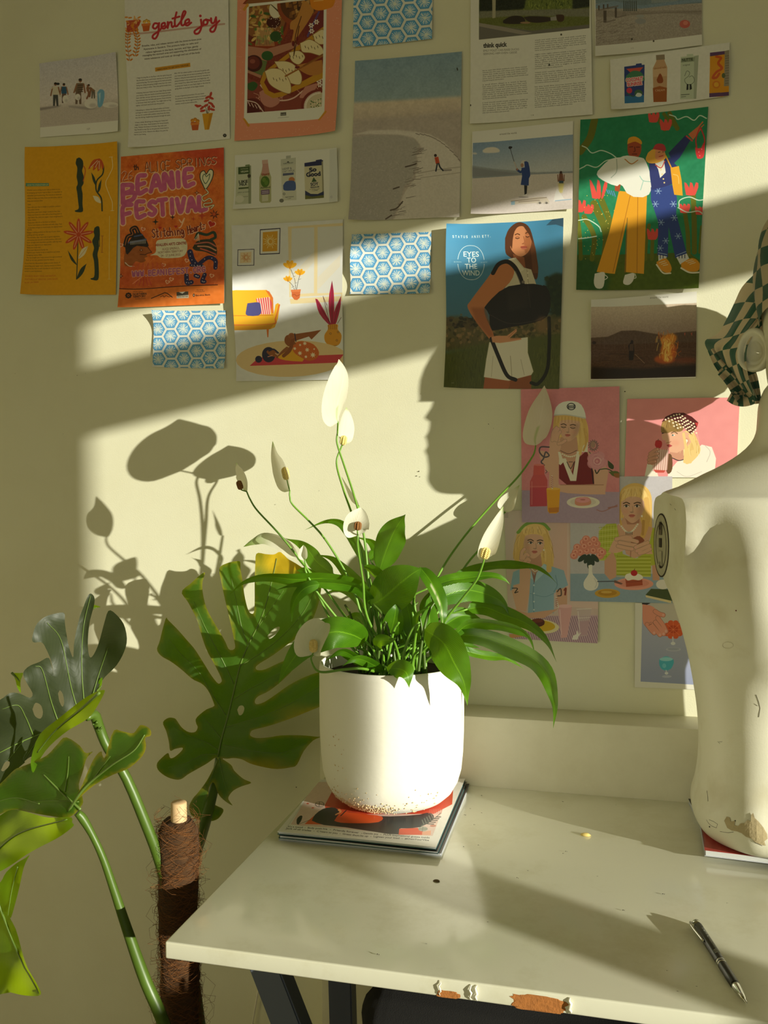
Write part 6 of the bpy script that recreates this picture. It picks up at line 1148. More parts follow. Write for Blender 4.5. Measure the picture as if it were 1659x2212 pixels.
def glasses_page():
    c = Canvas([(1372, 1302), (1560, 1304), (1560, 1492), (1371, 1484)], (222, 220, 212), S=3.2, fr='F')
    q = [(896, 1362), (1400, 1362), (1400, 1868), (884, 1836)]
    c.G(q, (178, 180, 204), (148, 156, 190), (1000, 1400), (1000, 1840)); c.P([(940, 1362), (1300, 1362), (1250, 1430), (1150, 1490), (1020, 1480), (960, 1430)], (196, 190, 184), soft=6); c.P([(890, 1352), (960, 1352), (920, 1372), (896, 1372)], (50, 46, 50))
    for r in ((1070, 1520), ): 
        for a in range(10): c.E(1085 + 48 * math.cos(a * .63), 1520 + 42 * math.sin(a * .63), 18, 16, (214, 92, 50))
        c.E(1085, 1520, 48, 42, (214, 92, 50)); c.E(1085, 1518, 30, 24, (190, 70, 36))
        for a in range(8): c.L([(1085, 1520), (1085 + 52 * math.cos(a * .785), 1520 + 46 * math.sin(a * .785))], 4, (234, 130, 80), alpha=.6, smooth=False)
    c.L([(1082, 1566), (1084, 1610)], 8, (196, 200, 214)); c.E(1084, 1604, 14, 10, (214, 216, 224)); c.E(1086, 1640, 46, 12, (180, 184, 204)); c.E(1086, 1638, 36, 8, (158, 164, 190))
    hand(c, [(896, 1366), (960, 1380), (1010, 1440), (1000, 1500), (940, 1510), (900, 1480)], [[(975, 1410), (1000, 1425), (1024, 1432)], [(990, 1450), (1020, 1490), (1040, 1530)], [(976, 1476), (1004, 1512), (1026, 1546)], [(950, 1490), (980, 1525), (1004, 1552)], [(925, 1490), (950, 1522), (968, 1540)]], 24, (224, 150, 130)); c.L([(936, 1494), (952, 1486)], 4, (150, 90, 70))
    c.E(1042, 1726, 42, 44, (96, 184, 208)); c.P([(1000, 1700), (1084, 1700), (1084, 1735), (1064, 1764), (1020, 1764), (1000, 1735)], (78, 172, 200), smooth=2); c.E(1042, 1700, 40, 12, (150, 208, 222)); c.E(1030, 1740, 12, 14, (130, 204, 222), alpha=.7); c.L([(1042, 1768), (1044, 1792)], 6, (196, 202, 216)); c.E(1044, 1786, 11, 8, (214, 218, 226)); c.E(1046, 1806, 30, 8, (176, 182, 206))
    poster('glasses_page', c, 'lilac page with a hand and two coloured glasses beside the dummy waist', 'page', {'l': .002}, Y=-.0018, rough=.45)

for fn in (beach_photo, gentle_joy, dumpling_art, posture_page, festival_poster, carton_strip_left, living_room_print, shore_page, essay_page, groyne_photo,
           carton_strip_right, selfie_photo, couple_print, bag_advert, fire_photo, cap_portrait, beret_portrait, blue_shirt_portrait, green_top_portrait, glasses_page): fn()
hex_paper([(764, -12), (935, -20), (934, 86), (763, 104)], 'patterned_paper', 'blue honeycomb patterned paper cut off by the top edge', 36, 0, 824, 29, -4, {'b': .003, 'r': .003})
hex_paper([(761, 507), (932, 501), (930, 635), (757, 636)], 'patterned_paper', 'blue honeycomb patterned paper between shore page and peace lily', 34, 0, 857, 528, -2, {'l': .009, 'rb': .009})
hex_paper([(333, 672), (488, 671), (487, 797), (331, 793)], 'patterned_paper', 'blue honeycomb patterned paper beneath the orange festival poster', 32, 0, 425, 694, -1, {'lt': .01, 'lb': .003, 'rb': .006})
# ================================================================== the desk and what stands on it
DZ = 0.74
def gloss_paint():
    m, nt, b = newmat('white_gloss_desk'); L = nt.links.new
    tc = nt.nodes.new('ShaderNodeTexCoord')
    n1 = nt.nodes.new('ShaderNodeTexNoise'); n1.inputs['Scale'].default_value = 7; n1.inputs['Detail'].default_value = 7; n1.inputs['Roughness'].default_value = .7
    L(tc.outputs['Object'], n1.inputs['Vector'])
    r = nt.nodes.new('ShaderNodeMapRange'); r.inputs[1].default_value = .4; r.inputs[2].default_value = .72; r.inputs[3].default_value = .09; r.inputs[4].default_value = .28
    L(n1.outputs['Fac'], r.inputs[0]); L(r.outputs[0], b.inputs['Roughness'])
    mx = nt.nodes.new('ShaderNodeMix'); mx.data_type = 'RGBA'; mx.inputs[6].default_value = s2l((226, 225, 205)); mx.inputs[7].default_value = s2l((206, 202, 172))
    r2 = nt.nodes.new('ShaderNodeMapRange'); r2.inputs[1].default_value = .5; r2.inputs[2].default_value = .8
    L(n1.outputs['Fac'], r2.inputs[0]); L(r2.outputs[0], mx.inputs[0]); L(mx.outputs[2], b.inputs['Base Color'])
    n2 = nt.nodes.new('ShaderNodeTexNoise'); n2.inputs['Scale'].default_value = 60; L(tc.outputs['Object'], n2.inputs['Vector'])
    bp = nt.nodes.new('ShaderNodeBump'); bp.inputs['Strength'].default_value = .04; bp.inputs['Distance'].default_value = .001
    L(n2.outputs['Fac'], bp.inputs['Height']); L(bp.outputs['Normal'], b.inputs['Normal'])
    b.inputs['Specular IOR Level'].default_value = .6
    return m
M_DESK = gloss_paint(); M_CHIP = simple('bare_chipboard', (166, 104, 48), .9, bump=.8, bscale=300, var=.3, vscale=150)
M_STEEL = simple('blue_grey_steel', (104, 112, 128), .45, .4); M_FILM = simple('torn_white_film', (232, 228, 212), .35)
desk = tag(empty('desk', (0.35, -.39, 0)), 'white gloss painted desk with chipped front edge and steel trestle legs', 'desk')
DX0, DX1, DY0, DY1 = -.5015, 1.25, -.700, -.0868
box('tabletop', (DX0, DY0, DZ - .0205), (DX1, DY1, DZ), M_DESK, desk, .0022, 3)
def ragged(name, cx, cz, rx, rz, mat, seed, y, th):
    rg = random.Random(seed); n = 26; vs = []
    for yy in (y - th, y + .0006):
        for k in range(n):
            a = 2 * math.pi * k / n; q = rg.uniform(.78, 1.1) if yy < y else 1
            vs.append((cx + rx * math.copysign(abs(math.cos(a)) ** .6, math.cos(a)) * q, yy, cz + rz * math.copysign(abs(math.sin(a)) ** .6, math.sin(a)) * min(1, q)))
    fs = [tuple(range(n))] + [(k, n + k, n + (k + 1) % n, (k + 1) % n) for k in range(n)]
    return from_py(name, vs, fs, mat, desk)
ragged('chipped_edge', -.0705, .7268, .030, .0088, M_CHIP, 1, DY0, .0004)
ragged('chipped_edge', -.1665, .7232, .0125, .0042, M_CHIP, 2, DY0, .0004)
ragged('chipped_edge', .118, .7215, .009, .003, M_CHIP, 8, DY0, .0004)
for i, (x, w) in enumerate(((-.038, .006), (-.136, .005), (-.142, .004), (-.175, .003))):
    P = [(x + .0012 * math.sin(k * 2.1 + i), DY0 - .001 - .0016 * math.sin(k / 6 * math.pi), .7215 + .0165 * k / 6) for k in range(7)]
    vs, fs = tube_data(P, [w * .22 * (.5 + math.sin(math.pi * k / 6)) for k in range(7)], 6); from_py('peeling_film', vs, fs, M_FILM, desk, True)
def bar(name, a, b, w, mat, parent, d=None):
    """square tube between two points"""
    a, b = Vector(a), Vector(b); d = d or w; t = (b - a).normalized(); s = t.cross(Vector((0, 1, 0))).normalized(); u = s.cross(t)
    bm = bmesh.new(); q = []
    for p in (a, b): q.append([bm.verts.new(p + s * sx * w / 2 + u * sy * d / 2) for sx, sy in ((-1, -1), (1, -1), (1, 1), (-1, 1))])
    for k in range(4): bm.faces.new((q[0][k], q[0][(k + 1) % 4], q[1][(k + 1) % 4], q[1][k]))
    bm.faces.new(q[0][::-1]); bm.faces.new(q[1])
    bmesh.ops.recalc_face_normals(bm, faces=bm.faces); bmesh.ops.bevel(bm, geom=list(bm.edges), offset=.002, segments=2, affect='EDGES')
    return from_bm(name, bm, mat, parent, True, 40)
for x0, s in ((-.452, 1), (1.1, -1)):
    bar('leg', (x0, -.57, DZ - .022), (x0 + s * .30, -.57, 0), .040, M_STEEL, desk, .03); bar('leg', (x0 + .015 * s, -.23, DZ - .022), (x0 + s * .03, -.23, 0), .040, M_STEEL, desk, .03)
    bar('leg_brace', (x0 + .012 * s, -.62, DZ - .032), (x0 + .012 * s, -.16, DZ - .032), .042, M_STEEL, desk, .02)
tag(tube('cable', [PY(566, 2095, -.012), PY(556, 2149, -.012), PY(545, 2212, -.012), (-.47, -.02, .004), (-.3, -.04, .004)], .0022, M_FILM), 'thin white cable hanging down the wall below the desk', 'cable')
# chair pushed in under the desk
M_BLACK = simple('black_fabric', (14, 13, 13), .95, bump=.5, bscale=900)
chair = tag(empty('desk_chair', (.02, -.42, 0)), 'black fabric chair tucked in under the white desk', 'chair')
def cushion(name, lo, hi, bev, fold=.006):
    bm = bmesh.new(); bm_box(bm, lo, hi, bev, 4); bmesh.ops.subdivide_edges(bm, edges=bm.edges, cuts=3, use_grid_fill=True)
    for v in bm.verts: v.co += Vector((math.sin(v.co.z * 60 + v.co.x * 14), math.sin(v.co.x * 30 + v.co.z * 22), 0)) * fold * .6
    return from_bm(name, bm, M_BLACK, chair, True)
cushion('backrest', (-.272, -.69, .38), (.30, -.62, .704), .035); cushion('seat', (-.25, -.63, .36), (.28, -.18, .44), .03)
tube('seam', [(-.245 + .012 * math.sin(k * .8), -.693, .45 + .03 * k) for k in range(8)], .003, M_BLACK, chair)
for x, y in ((-.2, -.6), (.22, -.6), (-.2, -.22), (.22, -.22)): tube('leg', [(x, y, .38), (x, y, 0)], .014, M_BLACK, chair)
for x in (-.16, .18): tube('back_post', [(x, -.64, .42), (x, -.6, .36)], .014, M_BLACK, chair)

# ------------------------------------------------------------------ magazines
M_PAGES = None
def page_edges():
    m, nt, b = newmat('page_edges'); tc = nt.nodes.new('ShaderNodeTexCoord')
    w = nt.nodes.new('ShaderNodeTexWave'); w.bands_direction = 'Z'; w.inputs['Scale'].default_value = 320; w.inputs['Distortion'].default_value = 1.5
    nt.links.new(tc.outputs['Object'], w.inputs['Vector']); r = nt.nodes.new('ShaderNodeValToRGB')
    r.color_ramp.elements[0].color = s2l((150, 160, 172)); r.color_ramp.elements[1].color = s2l((232, 232, 228)); r.color_ramp.elements[0].position = .1; r.color_ramp.elements[1].position = .6
    nt.links.new(w.outputs['Fac'], r.inputs[0]); nt.links.new(r.outputs[0], b.inputs['Base Color']); b.inputs['Roughness'].default_value = .7
    return m
M_PAGES = page_edges()
def slab(name, corners, z0, z1, mat, parent, uv=False, wave=0.0, ph=0.0, n=12):
    """thin sheet block: four ground corners (back-left, back-right, front-right, front-left), gently waved"""
    bl, br, fr_, fl = [Vector((p[0], p[1], 0)) for p in corners]; vs, u_ = [], []
    for top in (1, 0):
        for j in range(n + 1):
            for i in range(n + 1):
                u, v = i / n, j / n; p = (bl * (1 - u) + br * u) * (1 - v) + (fl * (1 - u) + fr_ * u) * v
                w = wave * (math.sin(3.2 * u + ph) * v) * (1 if z0 > DZ + .0015 else max(0, math.sin(3.2 * u + ph)))
                vs.append((p.x, p.y, (z1 if top else z0) + w)); u_.append((u, 1 - v))
    q = (n + 1) ** 2; g = lambda j, i, t=0: t * q + j * (n + 1) + i
    fs = [(g(j, i), g(j + 1, i), g(j + 1, i + 1), g(j, i + 1)) for j in range(n) for i in range(n)] + [(g(j, i, 1), g(j, i + 1, 1), g(j + 1, i + 1, 1), g(j + 1, i, 1)) for j in range(n) for i in range(n)]
    for i in range(n):
        fs += [(g(n, i), g(n, i, 1), g(n, i + 1, 1), g(n, i + 1)), (g(0, i), g(0, i + 1), g(0, i + 1, 1), g(0, i, 1)), (g(i, 0), g(i, 0, 1), g(i + 1, 0, 1), g(i + 1, 0)), (g(i, n), g(i + 1, n), g(i + 1, n, 1), g(i, n, 1))]
    o = from_py(name, vs, fs, mat, parent, True, u_); o.data.set_sharp_from_angle(angle=.6); return o
def magazine(z0, th, corners, cover_mat, label, wave, ph, edge=None):
    m = Vector(np.mean([list(p) for p in corners], 0)); t = tag(empty('magazine', (m.x, m.y, z0)), label, 'magazine')
    inner = [(p[0] * .988 + m.x * .012, p[1] * .985 + m.y * .015) for p in corners]
    slab('back_cover', corners, z0, z0 + .0004, edge or cover_mat, t, wave=wave * .4, ph=ph)
    slab('pages', inner, z0 + .0005, z0 + th - .0005, M_PAGES, t, wave=wave * .7, ph=ph)
    slab('front_cover', corners, z0 + th - .0004, z0 + th, cover_mat, t, wave=wave, ph=ph)
    return t
def cover_print():
    c = Canvas([(693, 1684), (1005, 1682), (942, 1830), (599, 1797)], (232, 230, 226), S=3.0)
    FR['U'] = (590, 1680, 430 / 1659); c.fr('U')
    TL, TR, BR, BL = (405, 20), (1590, 14), (1330, 490), (130, 400)
    c.P([(330, 40), (1540, 30), (1400, 300), (1325, 500), (1050, 490), (600, 440), (140, 405), (230, 245)], (226, 200, 192)); c.noise(4, 14)
    OR, DK = (226, 92, 40), (38, 40, 42)
    c.P([(420, 250), (520, 60), (1500, 60), (1480, 250), (1330, 330), (700, 330), (430, 300)], (206, 76, 46)); c.P([(260, 400), (330, 340), (420, 280), (560, 300), (480, 410)], OR)
    c.P([(318, 375), (340, 330), (400, 285), (470, 270), (530, 285), (560, 330), (600, 310), (760, 330), (920, 350), (1180, 340), (1290, 320), (1330, 350), (1310, 390), (1200, 440), (1050, 445), (1050, 490), (800, 460), (600, 430), (420, 410)], DK, smooth=2)
    c.P([(508, 380), (540, 330), (590, 310), (760, 330), (890, 345), (912, 372), (860, 398), (700, 402), (560, 395)], OR, smooth=2); c.L([(520, 330), (555, 310), (540, 290)], 16, (226, 150, 90)); c.L([(600, 300), (560, 340)], 10, DK)
    c.E(375, 240, 38, 20, (216, 190, 180)); c.L([(340, 235), (412, 245)], 4, (60, 60, 60)); c.L([(375, 222), (372, 260)], 4, (60, 60, 60)); c.L([(338, 246), (360, 262), (400, 262), (413, 240), (390, 222), (350, 226), (338, 246)], 4, (60, 60, 60))
    c.P([(192, 395), (190, 360), (215, 335), (235, 340), (225, 380), (205, 402)], DK, smooth=3); c.L([(205, 402), (270, 380), (300, 370)], 4, DK); c.E(320, 272, 12, 5, (206, 80, 50)); c.E(275, 235, 12, 5, (206, 80, 50))
    for k in range(8): c.L([(1300 + 14 * k, 290), (1290 + 14 * k, 330)], 4, (206, 130, 120), smooth=False)
    c.L([(1230, 425), (1330, 370), (1385, 325)], 6, (90, 110, 100))
    for k in range(5): c.L([(1260 + 22 * k, 408 - 13 * k), (1330 + 14 * k, 412 - 14 * k)], 7, (70, 76, 70)); c.L([(1250 + 18 * k, 412 - 12 * k), (1235 + 18 * k, 380 - 12 * k)], 7, (110, 120, 112))
    c.P([(1052, 446), (1200, 440), (1250, 470), (1240, 492), (1050, 490)], (226, 84, 44)); c.P([(1240, 470), (1310, 460), (1310, 494), (1240, 492)], (236, 170, 140)); c.E(1245, 448, 38, 18, (170, 172, 160)); c.L([(1210, 448), (1280, 448)], 3, (110, 110, 104)); c.L([(1245, 432), (1240, 465)], 3, (110, 110, 104)); c.E(1325, 425, 26, 8, (196, 130, 110))
    c.P([(60, 470), (140, 400), (230, 412), (600, 452), (1050, 498), (1330, 500), (1400, 480), (1360, 560), (1000, 545), (400, 470)], (234, 232, 228))
    c.L([(240, 225), (100, 440)], 5, (205, 205, 206), smooth=False)
    K = (70, 68, 66)
    for t, xs, ys in (("It's a mood  -  Body positive  -  Friends forever  -  Gentle joy  -  PLUS inspirational guests inside", (122, 420, 760, 1310), (421, 444, 482, 518)), ('Jack of all trades  -  Cheers to you  -  Green thumbs up  -  Lighten your load  -  #OwnYourVibe', (106, 400, 740, 1306), (434, 464, 500, 536))):
        n = len(t); cut = [0, int(n * .26), int(n * .54), n]
        for a in range(3): c.T(t[cut[a]:cut[a + 1]].strip(' '), (xs[a], ys[a]), (xs[a + 1] - 8, ys[a + 1]), K, bold=.012, h=12)
    return print_material('magazine_cover_print', c.image('magazine_cover'), .32)
C1 = [PZ(*p, .7535) for p in ((693, 1684), (1005, 1682), (942, 1830), (599, 1797))]
C1[0].y = C1[0].y; M_COV = cover_print()
C2 = [p + Vector((.003, -.002, 0)) for p in C1]; C3 = [p + Vector((.001 + .006 * (i in (1, 2)), .002, 0)) for i, p in enumerate(C1)]
M_TEAL = simple('teal_cover', (40, 92, 92), .35); M_DARKC = simple('dark_cover', (44, 36, 36), .35); M_LILAC = simple('pale_cover', (206, 210, 220), .35)
magazine(DZ, .0045, C3, M_DARKC, 'pale magazine at the bottom of the stack below the plant pot', .0, .3, M_LILAC)
magazine(DZ + .0047, .0040, C2, M_DARKC, 'dark covered magazine in the middle of the stack below the pot', .0006, .9, M_TEAL)
magazine(DZ + .0095, .0042, C1, M_COV, 'magazine with orange and black cover art directly below the plant pot', .0009, .2, M_TEAL)
ZP = DZ + .0145

# ------------------------------------------------------------------ white plant pot
def pot_material():
    m, nt, b = newmat('matt_white_ceramic'); L = nt.links.new; tc = nt.nodes.new('ShaderNodeTexCoord')
    n = nt.nodes.new('ShaderNodeTexNoise'); n.inputs['Scale'].default_value = 90; n.inputs['Detail'].default_value = 3; L(tc.outputs['Object'], n.inputs['Vector'])
    bp = nt.nodes.new('ShaderNodeBump'); bp.inputs['Strength'].default_value = .25; bp.inputs['Distance'].default_value = .0012; L(n.outputs['Fac'], bp.inputs['Height']); L(bp.outputs['Normal'], b.inputs['Normal'])
    b.inputs['Base Color'].default_value = s2l((236, 233, 222)); b.inputs['Roughness'].default_value = .75; b.inputs['Specular IOR Level'].default_value = .3
    return m
M_POT = pot_material(); M_SOIL = simple('potting_soil', (42, 30, 20), 1, bump=1, bscale=200, var=.5, vscale=120); M_GRIT = simple('grit', (214, 190, 150), .9, var=.25, vscale=300)
PC = Vector((-.3455, -.2185, ZP)); PR = .1188; PH = .2285
pot = tag(empty('potted_peace_lily', PC), 'peace lily with white flowers in a round white pot standing on magazines', 'potted plant')
prof = [(.0005, 0), (.060, 0), (.074, .0012), (.088, .0075), (.0995, .018), (.1085, .034), (.114, .053), (.1168, .08), (.1184, .115), (PR, .15), (.1184, PH - .01), (.1176, PH - .001), (.1164, PH), (.1142, PH), (.1130, PH - .002), (.1120, PH - .02), (.111, .06), (.0005, .05)]
lathe('pot_body', prof, M_POT, pot, PC, 96)
bm = bmesh.new(); bmesh.ops.create_circle(bm, cap_ends=True, radius=.1115, segments=48, matrix=Matrix.Translation(PC + Vector((0, 0, PH - .022))))
bmesh.ops.subdivide_edges(bm, edges=bm.edges, cuts=2)
from_bm('soil', bm, M_SOIL, pot)
def prof_r(z):
    for (r0, z0), (r1, z1) in zip(prof[1:11], prof[2:12]):
        if z0 <= z <= z1: return r0 + (r1 - r0) * (z - z0) / max(1e-6, z1 - z0), math.atan2(r1 - r0, z1 - z0)
    return PR, 0
rg = random.Random(31); vs, fs = [], []
def grain(p, s, vs, fs, rg):
    o = len(vs)
    for k, d in enumerate(((1, 0, 0), (-1, 0, 0), (0, 1, 0), (0, -1, 0), (0, 0, 1), (0, 0, -1))): vs.append(tuple(Vector(p) + Vector(d) * s * rg.uniform(.5, 1.1)))
    for t in ((0, 2, 4), (2, 1, 4), (1, 3, 4), (3, 0, 4), (2, 0, 5), (1, 2, 5), (3, 1, 5), (0, 3, 5)): fs.append(tuple(o + k for k in t))
for k in range(620):
    a = rg.gauss(-1.83, .27) if k < 480 else rg.uniform(-2.6, -.6); z = max(.004, .0105 + abs(a + 1.83) * .012 + rg.gauss(0, .0042)) if k < 480 else rg.uniform(.006, .055) * rg.uniform(.4, 1)
    if k > 600: z = rg.uniform(.03, .13); a = rg.uniform(-2.35, -2.0)
    r, _ = prof_r(z); grain(PC + Vector((math.cos(a) * (r + .0002), math.sin(a) * (r + .0002), z)), rg.uniform(.0008, .0024 if k < 600 else .0018), vs, fs, rg)
tag(from_py('grit', vs, fs, M_GRIT, pot), kind='stuff')
# flecks on the desk top and the magazine
vs, fs = [], []; rg = random.Random(5)
for px, py, s in ((1040, 1720, 1.4), (1015, 1748, 1.2), (1003, 1762, 1.6), (985, 1747, 2.2), (1024, 1783, 1.2), (1033, 1827, 1.2), (1001, 1830, 1), (1222, 1841, 1.5), (1216, 1845, 1), (1117, 1898, 1.3), (1140, 1882, .9), (815, 2064, 1.5), (1346, 1968, 1.3), (1432, 1933, 1.5), (1053, 1993, .9), (1290, 1894, .8), (1440, 2098, .9), (1463, 2143, 1), (1570, 1952, .8), (1215, 1733, 1.2), (1040, 1757, .9), (920, 2040, .8), (1504, 2132, .8), (1330, 1740, .7)):
    p = PZ(px, py, DZ); grain(p + Vector((0, 0, .0010 * s)), .0007 * s, vs, fs, rg); grain(p + Vector((.0012 * s, .0004, .0007 * s)), .0005 * s, vs, fs, rg)
tag(from_py('desk_specks', vs, fs, M_SOIL), 'small dark specks of dirt scattered on the white desk top', 'crumbs', kind='stuff')
def crumb(name, px, py, s, mat, label, seed):
    bm = bmesh.new(); bmesh.ops.create_icosphere(bm, subdivisions=2, radius=1); rg = random.Random(seed)
    for v in bm.verts: v.co = Vector((v.co.x * s * rg.uniform(.8, 1.2), v.co.y * s * .6 * rg.uniform(.8, 1.2), max(-.25, v.co.z) * s * .45))
    o = from_bm(name, bm, mat, None, True); o.location = PZ(px, py, DZ) + Vector((0, 0, s * .115)); tag(o, label, 'crumb'); return o
crumb('soil_crumb', 943, 1904, .0045, simple('crumb_brown', (110, 92, 64), .9, bump=.6), 'brown crumb of soil on the desk in front of the magazines', 3)
crumb('petal_flake', 1265, 1805, .0075, simple('flake_yellow', (214, 190, 110), .7), 'pale yellow flake lying on the desk between pot and dummy', 4)

# ------------------------------------------------------------------ pen
M_PENB = simple('black_pen_barrel', (22, 22, 20), .3, spec=.6); M_CHROME = simple('chrome', (205, 205, 200), .12, 1.0)
A, B = PZ(1503, 1993, DZ + .0052), PZ(1613, 2167, DZ + .003); ax = (B - A); Lp = ax.length; ax.normalize()
pen = tag(empty('pen', (A + B) / 2 - Vector((0, 0, .005))), 'black click pen with chrome tip and clip on the desk, lower right', 'pen')
at = lambda t: A + ax * (Lp * t)
def rod(name, ts, rs, mat): return tube(name, [at(t) for t in ts], rs, mat, pen, 20)
rod('barrel', [.05, .055, .3, .52, .53], [.0046, .005, .0053, .0053, .0051], M_PENB); rod('barrel', [.565, .575, .7, .80, .805], [.0051, .0053, .0053, .0050, .0047], M_PENB)
rod('ring', [.528, .53, .54, .542], [.0050, .0054, .0054, .005], M_CHROME); rod('ring', [.556, .558, .567, .569], [.005, .0054, .0054, .005], M_CHROME); rod('waist', [.54, .558], [.0049, .0049], M_PENB)
rod('push_cap', [-.005, 0, .004, .05], [.003, .0044, .0047, .0047], M_CHROME); rod('tip', [.80, .83, .9, .955, .965, .99, 1.0], [.0048, .0047, .0036, .0022, .0014, .0012, .0006], M_CHROME)
sd = ax.cross(Vector((0, 0, 1))).normalized() * -1
if (A + sd * .01).x > A.x: sd = -sd
cl = [at(.03) + sd * .0045 + Vector((0, 0, .002)), at(.035) + sd * .0085 + Vector((0, 0, .003)), at(.12) + sd * .0088 + Vector((0, 0, .0028)), at(.24) + sd * .0070 + Vector((0, 0, .0026)), at(.275) + sd * .0064 + Vector((0, 0, .0024)), at(.285) + sd * .0055 + Vector((0, 0, .002))]
tube('clip', catmull(cl, 20), .0013, M_CHROME, pen, 10)
def barrel_text(text, t0, t1, ang, size):
    g = glyph_edges(text, 0.0, 0, 1.0)
    cu = bpy.data.curves.new('t', 'FONT'); cu.body = text; ob = bpy.data.objects.new('t', cu); me = bpy.data.meshes.new_from_object(ob); bpy.data.objects.remove(ob); bpy.data.curves.remove(cu)
    x0, x1 = g[..., 0].min(), g[..., 0].max(); up = Vector((0, 0, 1)); sx = ax.cross(up).normalized()
    for v in me.vertices:
        t = t0 + (v.co.x - x0) / (x1 - x0) * (t1 - t0); a = ang - v.co.y * size / .0053
        v.co = at(t) + (up * math.cos(a) + sx * math.sin(a)) * .00545
    return me
me = barrel_text('THEM ADVISORY', .13, .40, .05, .0042); link('lettering', me, simple('grey_print', (150, 150, 138), .5), pen)
for k in range(3): tube('lettering', [at(.43 + .016 * k + .006 * s * s) + (Vector((0, 0, 1)) * math.cos(s * .5) + ax.cross(Vector((0, 0, 1))).normalized() * math.sin(s * .5)) * .0053 for s in (-1, -.5, 0, .5, 1)], .0006, bpy.data.materials['grey_print'], pen, 6)

vs, fs = [], []; rg = random.Random(9)
for px, py, s in ((905, 1018, 1.6), (900, 1028, 1.4), (907, 1030, 1), (167, 811, .8), (185, 807, .7), (33, 807, .7), (137, 937, .7), (1055, 916, .9), (1066, 925, .8), (1350, 846, 1.4), (640, 1700, 1.6), (595, 1090, .7), (690, 1060, .6), (1575, 1028, .8)):
    p = PY(px, py, 0); grain(p - Vector((0, .0006, 0)), .0011 * s, vs, fs, rg)
struct(from_py('wall_scuffs', vs, fs, M_SOIL, bpy.data.objects['wall_back'])); bpy.data.objects['wall_scuffs']['kind'] = 'stuff'
# ================================================================== plants
def leaf_material(name, base, light, trans, rough=.35, vein=26.0, patch=None, tw=.35, spec=.5, bs=.3):
    """UV: x across the blade (0..1, midrib at .5), y along it; fine side veins, pale midrib, light through the blade"""
    m, nt, b = newmat(name); L = nt.links.new; N = nt.nodes.new
    uv = N('ShaderNodeUVMap'); sx = N('ShaderNodeSeparateXYZ'); L(uv.outputs[0], sx.inputs[0])
    def mth(op, a, bb=None):
        n = N('ShaderNodeMath'); n.operation = op
        for i, v in enumerate((a, bb)):
            if v is None: continue
            if isinstance(v, (int, float)): n.inputs[i].default_value = v
            else: L(v, n.inputs[i])
        return n.outputs[0]
    au = mth('ABSOLUTE', mth('SUBTRACT', sx.outputs[0], .5))
    ph = mth('SUBTRACT', mth('MULTIPLY', sx.outputs[1], vein), mth('MULTIPLY', au, vein * .9))
    st = mth('POWER', mth('ABSOLUTE', mth('SINE', mth('MULTIPLY', ph, math.pi))), 6.0)      # 1 on the raised ribs between veins
    mid = mth('GREATER_THAN', .022, au)
    tc = N('ShaderNodeTexCoord'); no = N('ShaderNodeTexNoise'); no.inputs['Scale'].default_value = 30; no.inputs['Detail'].default_value = 4; L(tc.outputs['Object'], no.inputs['Vector'])
    mx = N('ShaderNodeMix'); mx.data_type = 'RGBA'; mx.inputs[6].default_value = s2l(base); mx.inputs[7].default_value = s2l(light)
    f = mth('ADD', mth('MULTIPLY', mth('SUBTRACT', no.outputs['Fac'], .38), 1.1), mth('MULTIPLY', mth('SUBTRACT', 1.0, st), .16)); f = mth('MAXIMUM', f, mth('MULTIPLY', mid, .9))
    cl = N('ShaderNodeClamp'); L(f, cl.inputs[0]); L(cl.outputs[0], mx.inputs[0])
    col = mx.outputs[2]
    at_ = N('ShaderNodeAttribute'); at_.attribute_name = 'tint'
    m2 = N('ShaderNodeMix'); m2.data_type = 'RGBA'; L(at_.outputs['Fac'], m2.inputs[0]); L(col, m2.inputs[6]); m2.inputs[7].default_value = s2l(patch or light); col = m2.outputs[2]
    L(col, b.inputs['Base Color']); b.inputs['Roughness'].default_value = rough; b.inputs['Specular IOR Level'].default_value = spec
    bp = N('ShaderNodeBump'); bp.inputs['Strength'].default_value = bs; bp.inputs['Distance'].default_value = .0006; L(st, bp.inputs['Height']); L(bp.outputs['Normal'], b.inputs['Normal'])
    tr = N('ShaderNodeBsdfTranslucent'); m3 = N('ShaderNodeMix'); m3.data_type = 'RGBA'; m3.inputs[6].default_value = s2l(trans); m3.inputs[7].default_value = s2l(patch or trans); L(at_.outputs['Fac'], m3.inputs[0]); L(m3.outputs[2], tr.inputs['Color'])
    ms = N('ShaderNodeMixShader'); ms.inputs[0].default_value = tw; out = nt.nodes['Material Output']; L(b.outputs[0], ms.inputs[1]); L(tr.outputs[0], ms.inputs[2]); L(ms.outputs[0], out.inputs['Surface'])
    return m
M_LEAF = leaf_material('peace_lily_leaf', (50, 96, 10), (106, 156, 30), (176, 232, 14), .32, 24, (214, 214, 170), .2)
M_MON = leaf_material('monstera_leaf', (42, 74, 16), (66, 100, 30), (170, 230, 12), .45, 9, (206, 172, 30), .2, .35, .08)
M_MON_LIT = leaf_material('sunlit_monstera_leaf', (88, 134, 18), (116, 160, 36), (220, 252, 10), .42, 9, (206, 172, 30), .5, .4, .08)  # brighter copy of the monstera leaf: sunlight on lobes and margins put into colour
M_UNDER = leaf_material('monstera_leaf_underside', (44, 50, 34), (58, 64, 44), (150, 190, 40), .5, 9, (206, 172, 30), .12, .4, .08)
M_SPATHE = leaf_material('white_spathe', (224, 221, 200), (234, 232, 216), (246, 242, 214), .5, 9, (150, 190, 60), .32, .3, .12)
M_STALK = simple('green_stalk', (104, 150, 44), .4, var=.2, vscale=30); M_STALKD = simple('deep_green_petiole', (72, 96, 28), .4, var=.25, vscale=25)
